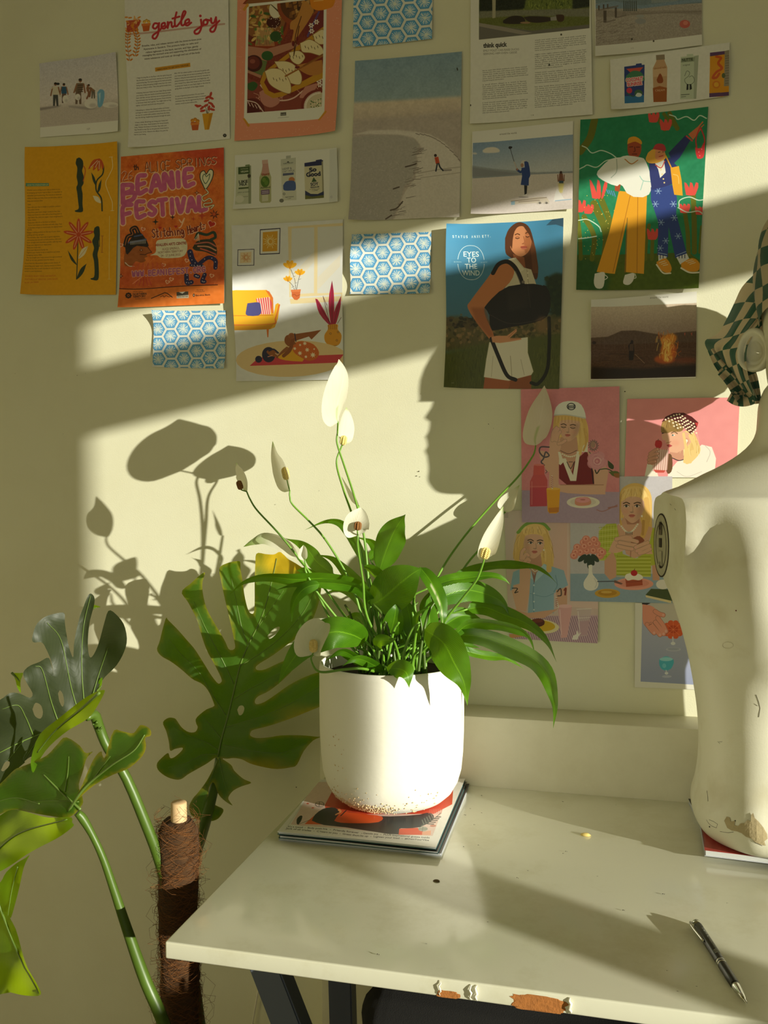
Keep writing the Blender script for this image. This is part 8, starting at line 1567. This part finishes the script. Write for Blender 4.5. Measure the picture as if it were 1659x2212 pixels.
split_leaf('K', [(-60, 1540), (0, 1520), (30, 1470), (80, 1425), (130, 1395), (150, 1382), (122, 1440), (95, 1560), (60, 1690), (52, 1702), (85, 1770), (130, 1930), (190, 2040), (206, 2092), (130, 2095), (50, 2078), (-60, 2050)], [(120, 1410, -.72), (30, 1500, -.67), (60, 1700, -.70), (200, 2090, -.78), (0, 2050, -.68), (-40, 1700, -.64)], [[(-30, 1560), (20, 1700), (100, 1900), (200, 2085)], [(90, 1440), (60, 1560), (40, 1690)]], mat=M_MON_LIT)
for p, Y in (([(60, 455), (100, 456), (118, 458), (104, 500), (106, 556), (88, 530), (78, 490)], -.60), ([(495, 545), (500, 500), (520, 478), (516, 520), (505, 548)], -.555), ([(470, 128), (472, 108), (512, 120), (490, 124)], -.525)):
    split_leaf('K', p, [(p[0][0], p[0][1], Y), (p[3][0], p[3][1], Y - .012)], [[p[0], p[3]]], name='leaf_margin', step=5, mat=M_MON_LIT)
# petioles
def petiole(seq, w, frame='K', name='petiole'):
    ox, oy, k = FR[frame]; P = catmull([tuple(PY(ox + x * k, oy + y * k, Y)) for x, y, Y in seq], 30); r = np.interp(np.linspace(0, 1, 30), np.linspace(0, 1, len(w)), [v * k * mpp(seq[0][2]) / 2 for v in w])
    return tube(name, P, r, M_STALKD, mon, 14)
petiole([(440, 690, -.60), (478, 668, -.585), (505, 735, -.575), (545, 830, -.57), (640, 985, -.56), (740, 1220, -.55), (805, 1390, -.54), (850, 1560, -.53), (900, 1900, -.50), (930, 2500, -.48)], [26, 62, 58, 56, 58, 62, 66, 70, 74, 78])
petiole([(392, 1165, -.615), (420, 1195, -.61), (470, 1280, -.605), (525, 1400, -.60), (580, 1560, -.595), (650, 1770, -.59), (735, 2010, -.585), (830, 2230, -.58), (960, 2600, -.55)], [40, 52, 40, 42, 48, 58, 68, 72, 80])
petiole([(530, 1640, -.121), (500, 1840, -.135), (440, 2080, -.18), (395, 2220, -.24), (330, 2420, -.34), (300, 2700, -.42)], [60, 72, 84, 92, 100, 100], 'LL')
petiole([(960, 1900, -.47), (985, 2050, -.47), (1010, 2300, -.46)], [40, 70, 90], 'K')
for k in range(9):                                                   # knobbly joint under the leaf
    p = PY(0 + (452 + k * 8) * FR['K'][2], 1260 + (690 - (k % 3) * 14 + k * 9) * FR['K'][2], -.587); vs, fs = [], []; grain(p, .003, vs, fs, random.Random(k)); from_py('joint_bump', vs, fs, M_STALKD, mon, True)
# coir pole
M_COIR = simple('coir', (66, 42, 18), 1, bump=1, bscale=260, var=.5, vscale=90); M_FIB = simple('coir_fibre', (110, 66, 24), .9, var=.3, vscale=50); M_WOOD = simple('pale_wood', (206, 172, 128), .7, var=.15, vscale=60)
xc, yc = -.5775, -.52; PTOP = 1.27 - (1822 - 1052) / 1906 * 1.14
rg = random.Random(4); vs, fs = [], []; ns, nz = 26, 60
for j in range(nz):
    z = .12 + (PTOP - .12) * j / (nz - 1)
    for k in range(ns):
        a = 2 * math.pi * k / ns; r = .0262 + .0018 * math.sin(5 * a + z * 40) + rg.uniform(-.0012, .0012) - (.006 if j == nz - 1 else 0); vs.append((xc + r * math.cos(a), yc + r * math.sin(a), z))
for j in range(nz - 1):
    for k in range(ns): fs.append((j * ns + k, j * ns + (k + 1) % ns, (j + 1) * ns + (k + 1) % ns, (j + 1) * ns + k))
fs.append(tuple((nz - 1) * ns + k for k in range(ns)))
from_py('coir_pole', vs, fs, M_COIR, mon, True)
vs, fs = [], []
for k in range(2300):
    a = rg.uniform(0, 6.28); z = rg.uniform(.3, PTOP + .002); L_ = rg.uniform(.6, 2.2); da = rg.choice((-1, 1)) * L_; dz = rg.uniform(-.03, .03); out = rg.uniform(.0005, .007) if k % 5 else rg.uniform(.004, .02)
    n = 5; P = []
    for i in range(n): t = i / (n - 1); r = .0258 + out * math.sin(math.pi * t) * (1 if k % 7 else 1.2) + (out * t * .8 if k % 11 == 0 else 0); P.append((xc + r * math.cos(a + da * t), yc + r * math.sin(a + da * t), z + dz * t))
    v, f = tube_data(P, .0002, 3, False); o = len(vs); vs += v; fs += [tuple(o + i for i in q) for q in f]
tag(from_py('coir_fibres', vs, fs, M_FIB, mon), kind='stuff')
sx_, sy_ = PY(387, 1800, yc).x, yc
lathe('stake', [(.0005, PTOP + .026), (.0095, PTOP + .026), (.0108, PTOP + .0245), (.0112, PTOP - .03)], M_WOOD, mon, (sx_, sy_, 0), 24)
lathe('planter', [(.001, 0), (.11, 0), (.12, .01), (.145, .26), (.145, .27), (.135, .27), (.13, .22), (.001, .22)], simple('terracotta', (150, 84, 52), .8), mon, (-.565, -.46, 0), 40)
# ================================================================== dressmaker's dummy and its scarf
MX, MY, MZ = .292, -.212, DZ + .0165
def dummy_material():
    m, nt, b = newmat('dummy_paint'); L = nt.links.new; N = nt.nodes.new; tc = N('ShaderNodeTexCoord')
    n = N('ShaderNodeTexNoise'); n.inputs['Scale'].default_value = 14; n.inputs['Detail'].default_value = 6; L(tc.outputs['Object'], n.inputs['Vector'])
    r = N('ShaderNodeMapRange'); r.inputs[1].default_value = .5; r.inputs[2].default_value = .8; L(n.outputs['Fac'], r.inputs[0])
    mx = N('ShaderNodeMix'); mx.data_type = 'RGBA'; mx.inputs[6].default_value = s2l((222, 219, 200)); mx.inputs[7].default_value = s2l((198, 190, 160)); L(r.outputs[0], mx.inputs[0]); L(mx.outputs[2], b.inputs['Base Color'])
    n2 = N('ShaderNodeTexNoise'); n2.inputs['Scale'].default_value = 420; L(tc.outputs['Object'], n2.inputs['Vector'])
    bp = N('ShaderNodeBump'); bp.inputs['Strength'].default_value = .12; bp.inputs['Distance'].default_value = .0008; L(n2.outputs['Fac'], bp.inputs['Height']); L(bp.outputs['Normal'], b.inputs['Normal'])
    b.inputs['Roughness'].default_value = .45; return m
M_DUM = dummy_material(); M_PLASTER = simple('bare_plaster', (176, 160, 124), .95, bump=.6, bscale=250, var=.15, vscale=60); M_CRACK = simple('crack', (58, 50, 40), .9)
dummy = tag(empty('mannequin', (MX, MY, MZ)), 'worn white armless mannequin bust with chipped base, head wrapped in a scarf', 'mannequin')
# z, half width, front depth, back depth, centre shift y
TOR = [(MZ, .152, .128, .100, 0), (MZ + .004, .160, .134, .106, 0), (MZ + .016, .1685, .139, .11, 0), (MZ + .045, .1695, .138, .112, 0), (.815, .1635, .128, .105, 0), (.85, .1585, .115, .098, 0), (.89, .1575, .106, .094, 0), (.93, .1605, .102, .093, 0), (.97, .1665, .105, .094, 0), (1.01, .174, .112, .096, 0), (1.05, .184, .119, .098, 0), (1.09, .196, .122, .099, 0), (1.13, .212, .121, .099, 0), (1.17, .226, .116, .098, 0), (1.205, .236, .112, .095, 0), (1.228, .240, .109, .091, 0), (1.242, .237, .105, .087, 0), (1.249, .231, .099, .083, 0), (1.254, .222, .092, .079, 0), (1.266, .190, .080, .072, .004), (1.285, .150, .068, .072, .006), (1.30, .122, .060, .078, .008), (1.315, .099, .056, .084, .008), (1.33, .084, .053, .088, .008), (1.345, .0775, .053, .092, .006), (1.37, .0755, .054, .106, .004), (1.385, .0752, .055, .108, .003), (1.41, .068, .052, .106, .002), (1.43, .050, .04, .09, 0)]
def catrows(rows, n): return catmull(rows, n)
def loft(bm, rows, ns=88, exp=2.15, shape=None):
    prev = None; first = None
    for row in rows:
        z, a, fd, bd, cy = row[:5]; ring = []
        for k in range(ns):
            t = 2 * math.pi * k / ns; c, s = math.cos(t), math.sin(t); e = 2 / (np.interp(z, [.92, 1.0, 1.2, 1.25, 1.2545, 1.325, 1.36], [2.75, 2.2, 2.2, 2.3, 1.45, 1.35, 2.1]) if exp > 2.1 else exp)
            x = a * math.copysign(abs(c) ** e, c); y = (fd if s < 0 else bd) * math.copysign(abs(s) ** e, s)
            p = Vector((MX + x, MY + cy + y, z))
            if shape: p = shape(p, t)
            ring.append(bm.verts.new(p))
        if prev:
            for k in range(ns): bm.faces.new((prev[k], prev[(k + 1) % ns], ring[(k + 1) % ns], ring[k]))
        else: first = ring
        prev = ring
    bm.faces.new(first[::-1]); bm.faces.new(prev)
G = lambda d, s: math.exp(-(d / s) ** 2)
def chest(p, t):
    if p.y < MY:
        dx = p.x - MX; q = Vector(p)
        b = .036 * sum(G(dx - s * .105, .072) * G(p.z - 1.10, .080) for s in (-1, 1)) - .016 * G(dx, .035) * G(p.z - 1.10, .09)
        b += -.006 * sum(G(dx - s * .12, .055) * G(p.z - 1.0, .020) for s in (-1, 1)) + .0045 * G(dx + .125, .012) * G(p.z - 1.028, .009)          # fold below the breast, nipple
        b += -.008 * G(dx, .05) * G(p.z - .90, .10) + .009 * sum(G(dx - s * .105, .045) * G(p.z - .905, .09) for s in (-1, 1))                         # belly
        b += .012 * sum(G(dx - s * .105, .05) * G(p.z - .80, .05) for s in (-1, 1)) - .006 * sum(G(dx - s * .075, .02) * G(p.z - .80, .05) for s in (-1, 1))
        b += -.020 * sum(G(dx - s * .150, .030) * G(p.z - 1.165, .06) for s in (-1, 1)) + .012 * sum(G(dx - s * .205, .035) * G(p.z - 1.20, .05) for s in (-1, 1))   # hollow before the shoulder
        q.y -= b * (abs(math.sin(t)) ** .7); return q
    return p
rows = []
R_ = np.array(TOR)
for i in range(len(R_) - 1):
    m = 4 if R_[i + 1][0] - R_[i][0] > .02 else 2
    for j in range(m): rows.append(R_[i] + (R_[i + 1] - R_[i]) * j / m)
rows.append(R_[-1])
rows = np.array(rows)
rows[2:-2, 1:] = .25 * rows[1:-3, 1:] + .5 * rows[2:-2, 1:] + .25 * rows[3:-1, 1:]
for _ in range(2):
    q = rows.copy(); q[2:-2, 1:] = .25 * rows[1:-3, 1:] + .5 * rows[2:-2, 1:] + .25 * rows[3:-1, 1:]; rows[:, 1:] = np.where(abs(rows[:, :1] - 1.25) < .022, rows[:, 1:], q[:, 1:])
bm = bmesh.new(); loft(bm, rows, 104, 2.2, chest)
cut_n = Vector((-.95, -.31, .0)).normalized(); cut_p = PY(1429, 1178, -.205)
for s in (1, -1):
    p = cut_p if s > 0 else Vector((2 * MX - cut_p.x, cut_p.y, cut_p.z)); n = cut_n if s > 0 else Vector((-cut_n.x, cut_n.y, 0))
    r = bmesh.ops.bisect_plane(bm, geom=bm.verts[:] + bm.edges[:] + bm.faces[:], plane_co=p, plane_no=n, clear_outer=True)
    es = [e for e in r['geom_cut'] if isinstance(e, bmesh.types.BMEdge)]; bmesh.ops.holes_fill(bm, edges=es, sides=0)
from_bm('torso', bm, M_DUM, dummy, True, 42)
# shoulder plates with their worn arm fitting
M_METAL = simple('dull_metal', (120, 116, 100), .35, .9); M_GREY = simple('grimy_plate', (168, 162, 138), .6, var=.3, vscale=90)
u_ = Vector((0, 0, 1)); v_ = cut_n.cross(u_).normalized(); pc = PY(1430, 1178, -.205); pc = pc + cut_n * ((cut_p - pc).dot(cut_n))
def oval(name, r0, r1, off, mat, ry=.049, rx=.030):
    vs, fs = [], []; n = 48
    for q in (r0, r1):
        for k in range(n): a = 2 * math.pi * k / n; vs.append(pc + cut_n * off + u_ * math.sin(a) * ry * q + v_ * math.cos(a) * rx * q)
    fs = [(k, (k + 1) % n, n + (k + 1) % n, n + k) for k in range(n)] if r0 else [tuple(range(n, 2 * n))]
    o = from_py(name, vs, fs, mat, dummy); sd = o.modifiers.new('t', 'SOLIDIFY'); sd.thickness = .0012; sd.offset = 0; return o
oval('arm_fitting', .955, 1.0, .0006, M_CRACK); oval('arm_fitting', .72, .955, .0004, M_GREY); oval('arm_fitting', .67, .72, .0006, M_CRACK); sock = oval('arm_fitting', 0, .67, .0004, M_GREY)
for dz, w, h, mt in ((.024, .010, .016, M_METAL), (.030, .006, .012, M_CRACK), (.004, .008, .014, M_CRACK), (-.020, .012, .022, M_GREY), (-.030, .004, .010, M_CRACK)):
    q = pc + cut_n * .0016 + u_ * dz; vs = [q + v_ * a * w / 2 + u_ * b * h / 2 + cut_n * o for o in (0, .0012) for a, b in ((-1, -1), (1, -1), (1, 1), (-1, 1))]
    from_py('socket_slot', vs, [(0, 3, 2, 1), (4, 5, 6, 7), (0, 1, 5, 4), (1, 2, 6, 5), (2, 3, 7, 6), (3, 0, 4, 7)], mt, dummy)
# head
HEAD = [(1.358, .026, .052, .030, 0), (1.364, .040, .070, .036, 0), (1.372, .0475, .0815, .042, 0), (1.385, .0545, .0858, .048, 0), (1.405, .060, .087, .056, 0), (1.425, .064, .0875, .066, 0), (1.445, .066, .0882, .076, 0), (1.47, .0675, .0878, .088, 0), (1.494, .0695, .085, .096, 0), (1.52, .0715, .084, .101, 0), (1.55, .0735, .082, .104, 0), (1.585, .0745, .079, .104, 0), (1.62, .071, .070, .098, 0), (1.65, .061, .054, .084, 0), (1.672, .044, .036, .06, 0), (1.684, .020, .016, .03, 0)]
def face(p, t):
    if p.y < MY:
        dx = p.x - MX; q = Vector(p)
        b = .0105 * G(dx, .0125) * G(p.z - 1.516, .011) + .006 * G(dx, .010) * G(p.z - 1.538, .020) + .0065 * G(dx, .020) * (G(p.z - 1.478, .006) + 1.1 * G(p.z - 1.452, .006)) + .004 * G(dx, .022) * G(p.z - 1.398, .014)
        b += -.007 * sum(G(dx - s * .032, .016) * G(p.z - 1.542, .012) for s in (-1, 1)) + .003 * sum(G(dx - s * .03, .02) * G(p.z - 1.562, .008) for s in (-1, 1)) - .003 * G(dx, .03) * G(p.z - 1.457, .004)
        q.y -= b - .003; return q
    return p
hr = catrows(HEAD, 60); bm = bmesh.new(); loft(bm, hr, 72, 2.05, face); from_bm('head', bm, M_DUM, dummy, True, 60)
for s in (-1, 1):                                                    # ears, turned half to the front
    e1, e3 = Vector((s * .80, .60, 0)), Vector((s * .60, -.80, 0)); c0 = Vector((MX + s * .081, MY + .012, 1.466)); vs, fs = [], []; n, m = 30, 12
    for i in range(n):
        a = 2 * math.pi * i / n; rx, rz = .0215, .0315 * (1 + .1 * math.sin(a)); q = Vector((0, 0, 1)) * rz * math.sin(a) + e1 * rx * math.cos(a)
        for k in range(m):
            t = k / (m - 1); rr, h = ((1.0, -.010), (1.05, -.002), (1.02, .006), (.92, .0085), (.80, .006), (.70, .001), (.64, -.001), (.56, .001), (.46, -.003), (.3, -.008), (.15, -.010), (.01, -.0105))[k]
            vs.append(c0 + q * rr + e3 * (h + .004 * math.cos(a)))
    for i in range(n):
        for k in range(m - 1): q = (i * m + k, i * m + k + 1, ((i + 1) % n) * m + k + 1, ((i + 1) % n) * m + k); fs.append(q if s > 0 else q[::-1])
    from_py('ear', vs, fs, M_DUM, dummy, True)
# flaked paint, cracks and marks: thin pieces fitted to the surface by ray
dg_obj = bpy.data.objects['torso']
bpy.context.view_layer.update()
def onbust(px, py, lift=.0006):
    o = Vector(CAM); d = (Vector(RM @ _ray(px, py))).normalized(); inv = dg_obj.matrix_world.inverted()
    ok, loc, nor, _ = dg_obj.ray_cast(inv @ o, (inv.to_3x3() @ d).normalized())
    return (dg_obj.matrix_world @ loc) - d * lift if ok else None
def patch(name, pts, mat, lift=.0010, smooth=0):
    q = catmull(list(pts) + [pts[0]], 3 * len(pts))[:-1] if smooth else np.array(pts, float)
    gx, gy = np.meshgrid(np.arange(q[:, 0].min(), q[:, 0].max(), 5.0), np.arange(q[:, 1].min(), q[:, 1].max(), 5.0)); g = np.stack([gx.ravel(), gy.ravel()], 1); g = g[inpoly(g, q)]
    V, E, F, *_ = delaunay_2d_cdt([Vector(p) for p in np.vstack([q, g])], [(i, (i + 1) % len(q)) for i in range(len(q))], [], 1, 1e-4)
    vs = [onbust(v.x, v.y, lift) for v in V]
    if any(v is None for v in vs): return
    return from_py(name, vs, [tuple(f) for f in F], mat, dummy)
H = lambda l: [(1390 + x * .38873, 1040 + y * .38873) for x, y in l]
patch('flaked_paint', H([(448, 1885), (462, 1862), (480, 1868), (484, 1890), (510, 1886), (505, 1910), (525, 1915), (540, 1900), (560, 1898), (580, 1880), (596, 1890), (600, 1850), (610, 1842), (618, 1870), (640, 1890), (668, 1925), (688, 1960), (690, 1985), (672, 2000), (680, 2025), (650, 2018), (620, 2005), (600, 1985), (570, 1975), (545, 1955), (520, 1945), (490, 1940), (465, 1925)]), M_PLASTER)
for pts, w in (([(625, 1185), (640, 1225), (648, 1260), (640, 1310)], .0003), ([(615, 1235), (635, 1248)], .0002), ([(353, 1718), (357, 1750), (358, 1778)], .0003), ([(350, 1880), (362, 1900), (380, 1915), (405, 1925), (412, 1905), (390, 1890), (365, 1880)], .0003), ([(425, 1945), (470, 1952), (500, 1948)], .0003), ([(600, 1985), (625, 2010), (660, 2025)], .0003), ([(172, 150), (180, 160)], .0003), ([(148, 125), (155, 132)], .0003), ([(412, 1445), (425, 1458)], .0002), ([(418, 1448), (438, 1446)], .0002)):
    P = [onbust(*p, .0001) for p in H(pts)]
    if None not in P: tube('crack', P, w, M_CRACK, dummy, 5)
for x, y, r, mt in ((1590, 1319, .0012, simple('red_speck', (110, 40, 30), .8)), (1588, 1773, .0012, M_CRACK), (1533, 1786, .0014, M_CRACK)):
    p = onbust(x, y)
    if p: vs, fs = [], []; grain(p, r, vs, fs, random.Random(2)); from_py('speck', vs, fs, mt, dummy)
el = [onbust(1572 + 11.5 * math.cos(a), 1394 + 7 * math.sin(a), .0004) for a in np.linspace(0, 2 * math.pi, 24)]
if None not in el: tube('moulded_nipple', el, .0004, M_DUM, dummy, 5)
# magazines below the dummy
def plain_cover():
    c = Canvas([(1510, 1815), (1900, 1830), (1900, 1880), (1522, 1846)], (48, 84, 124), S=2.0)
    c.P([(1515, 1828), (1900, 1850), (1900, 1866), (1520, 1840)], (150, 120, 100), soft=5); c.P([(1520, 1834), (1600, 1840), (1900, 1862), (1900, 1885), (1522, 1850)], (176, 66, 60), soft=4); c.noise(12, 4)
    return print_material('colour_cover', c.image('colour_cover'), .32)
D1 = [Vector((.140, -.10, 0)), Vector((.40, -.125, 0)), Vector((.412, -.346, 0)), Vector((.1315, -.3235, 0))]; D2 = [Vector((.129, -.090, 0)), Vector((.36, -.092, 0)), Vector((.37, -.30, 0)), Vector((.150, -.305, 0))]
magazine(DZ, .0075, D2, M_DARKC, 'magazine at the bottom of the pair below the mannequin', 0, 0, M_LILAC)
magazine(DZ + .0077, .0085, D1, plain_cover(), 'magazine with blue and red cover directly below the mannequin', 0, 0, M_LILAC)

# ------------------------------------------------------------------ checked headscarf
def scarf_material():
    m, nt, b = newmat('green_check_cloth'); L = nt.links.new; N = nt.nodes.new; uv = N('ShaderNodeUVMap')
    ch = N('ShaderNodeTexChecker'); ch.inputs['Scale'].default_value = 1.0; ch.inputs[1].default_value = s2l((52, 96, 80)); ch.inputs[2].default_value = s2l((206, 190, 160)); L(uv.outputs[0], ch.inputs['Vector']); L(ch.outputs['Color'], b.inputs['Base Color'])
    b.inputs['Roughness'].default_value = .6; b.inputs['Sheen Weight'].default_value = .2
    tr = N('ShaderNodeBsdfTranslucent'); L(ch.outputs['Color'], tr.inputs['Color']); ms = N('ShaderNodeMixShader'); ms.inputs[0].default_value = .25; L(b.outputs[0], ms.inputs[1]); L(tr.outputs[0], ms.inputs[2]); L(ms.outputs[0], nt.nodes['Material Output'].inputs['Surface'])
    return m
M_SC = scarf_material()
scarf = tag(empty('headscarf', (MX, MY, 1.55)), 'green and beige checked headscarf tied round the mannequin head', 'scarf')
outer = [(1700, 535), (1659, 568), (1632, 590), (1603, 620), (1586, 655), (1568, 692), (1551, 720), (1523, 737), (1533, 765), (1548, 792), (1566, 815)]
inner = [(1760, 600), (1715, 640), (1680, 672), (1659, 690), (1644, 705), (1628, 722), (1616, 745), (1612, 772), (1614, 800), (1622, 830), (1636, 860)]
no, nu = 54, 34; O, I = catmull(outer, no), catmull(inner, no); vs, uv = [], []
for j in range(no):
    v = j / (no - 1)
    for i in range(nu):
        u = i / (nu - 1); p = O[j] * (1 - u) + I[j] * u
        yb = (-.115 - .085 * u) * (1 - v) + (-.075 - .125 * u) * v
        Y = yb - .020 * math.sin(math.pi * u) - .007 * math.sin(u * 17 + v * 3) * u * (.4 + .6 * v) - .004 * math.sin(u * 31 - v * 6) * u
        vs.append(PY(p[0], p[1], Y)); uv.append((u ** 1.45 * 5.6 + .5 * v, v * 7.4 + u * 1.6))
fs = [(j * nu + i, (j + 1) * nu + i, (j + 1) * nu + i + 1, j * nu + i + 1) for j in range(no - 1) for i in range(nu - 1)]
def cloth(name, vs, fs, uv):
    o = from_py(name, vs, fs, M_SC, scarf, True, uv); return o
cloth('drape', vs, fs, uv)
# crown part wrapped round the head
vs, uv, fs = [], [], []; hr2 = [r for r in hr if r[0] > 1.50]; ns = 72
for j, (z, a, fd, bd, cy) in enumerate(hr2):
    for k in range(ns + 1):
        t = 2 * math.pi * k / ns; lift = .007 + .0022 * math.sin(9 * t + z * 60); zz = z + .045 * (math.sin(t) < 0) * -math.sin(t) * max(0, 1 - j / 6)
        vs.append((MX + (a + lift) * math.cos(t), MY + ((fd if math.sin(t) < 0 else bd) + lift) * math.sin(t), zz + (.006 if j > len(hr2) - 4 else 0))); uv.append((k / ns * 22, z * 36))
fs = [(j * (ns + 1) + k, j * (ns + 1) + k + 1, (j + 1) * (ns + 1) + k + 1, (j + 1) * (ns + 1) + k) for j in range(len(hr2) - 1) for k in range(ns)]
cloth('wrap', vs, fs, uv)
# gathered cloth behind the head
bm = bmesh.new(); bmesh.ops.create_uvsphere(bm, u_segments=28, v_segments=18, radius=1)
for v in bm.verts: v.co = Vector((MX + .036 + .080 * v.co.x, -.116 + .050 * v.co.y, 1.525 + .096 * v.co.z)) * 1 + Vector((0, .004 * math.sin(v.co.x * 9 + v.co.z * 7), 0))
ul = bm.loops.layers.uv.new('UVMap')
for f in bm.faces:
    for l in f.loops: l[ul].uv = (l.vert.co.x * 34, l.vert.co.z * 34)
from_bm('bun', bm, M_SC, scarf, True)
# tied tails
def tail(pl, w0, w1, Y, nfold, off, tw=0):
    P = catmull(pl, 22); vs, uv = [], []; T = np.gradient(P, axis=0); T /= np.linalg.norm(T, axis=1)[:, None]; m = 12
    for j in range(22):
        t = j / 21; w = w0 + (w1 - w0) * t; nrm = np.array([-T[j][1], T[j][0]])
        for i in range(m + 1):
            u = i / m; p = P[j] + nrm * (u - .5) * w; vs.append(PY(p[0], p[1], Y - .010 * math.sin(u * nfold + t * 2) - tw * t)); uv.append((u * w1 / 27 + off, t * len(pl) * 1.6 + off))
    cloth('tail', vs, [(j * (m + 1) + i, (j + 1) * (m + 1) + i, (j + 1) * (m + 1) + i + 1, j * (m + 1) + i + 1) for j in range(21) for i in range(m)], uv)
tail([(1535, 755), (1552, 785), (1575, 812), (1600, 838), (1622, 858)], 14, 40, -.145, 5, .3)
tail([(1560, 800), (1580, 822), (1596, 846), (1612, 866)], 26, 34, -.150, 6, .7, .01)
tail([(1640, 850), (1612, 862), (1592, 862), (1576, 854)], 34, 26, -.155, 5, 1.2, .012)
tail([(1612, 780), (1626, 812), (1634, 845), (1638, 872)], 22, 14, -.185, 7, .1)
M_PIN = simple('pearl_pin', (235, 232, 222), .2); o = from_bm('pin', (lambda b: (bmesh.ops.create_uvsphere(b, u_segments=12, v_segments=8, radius=.0018), b)[1])(bmesh.new()), M_PIN, scarf, True); o.location = PY(1626, 866, -.166); o.matrix_parent_inverse = Matrix.Translation(-Vector(scarf.location))
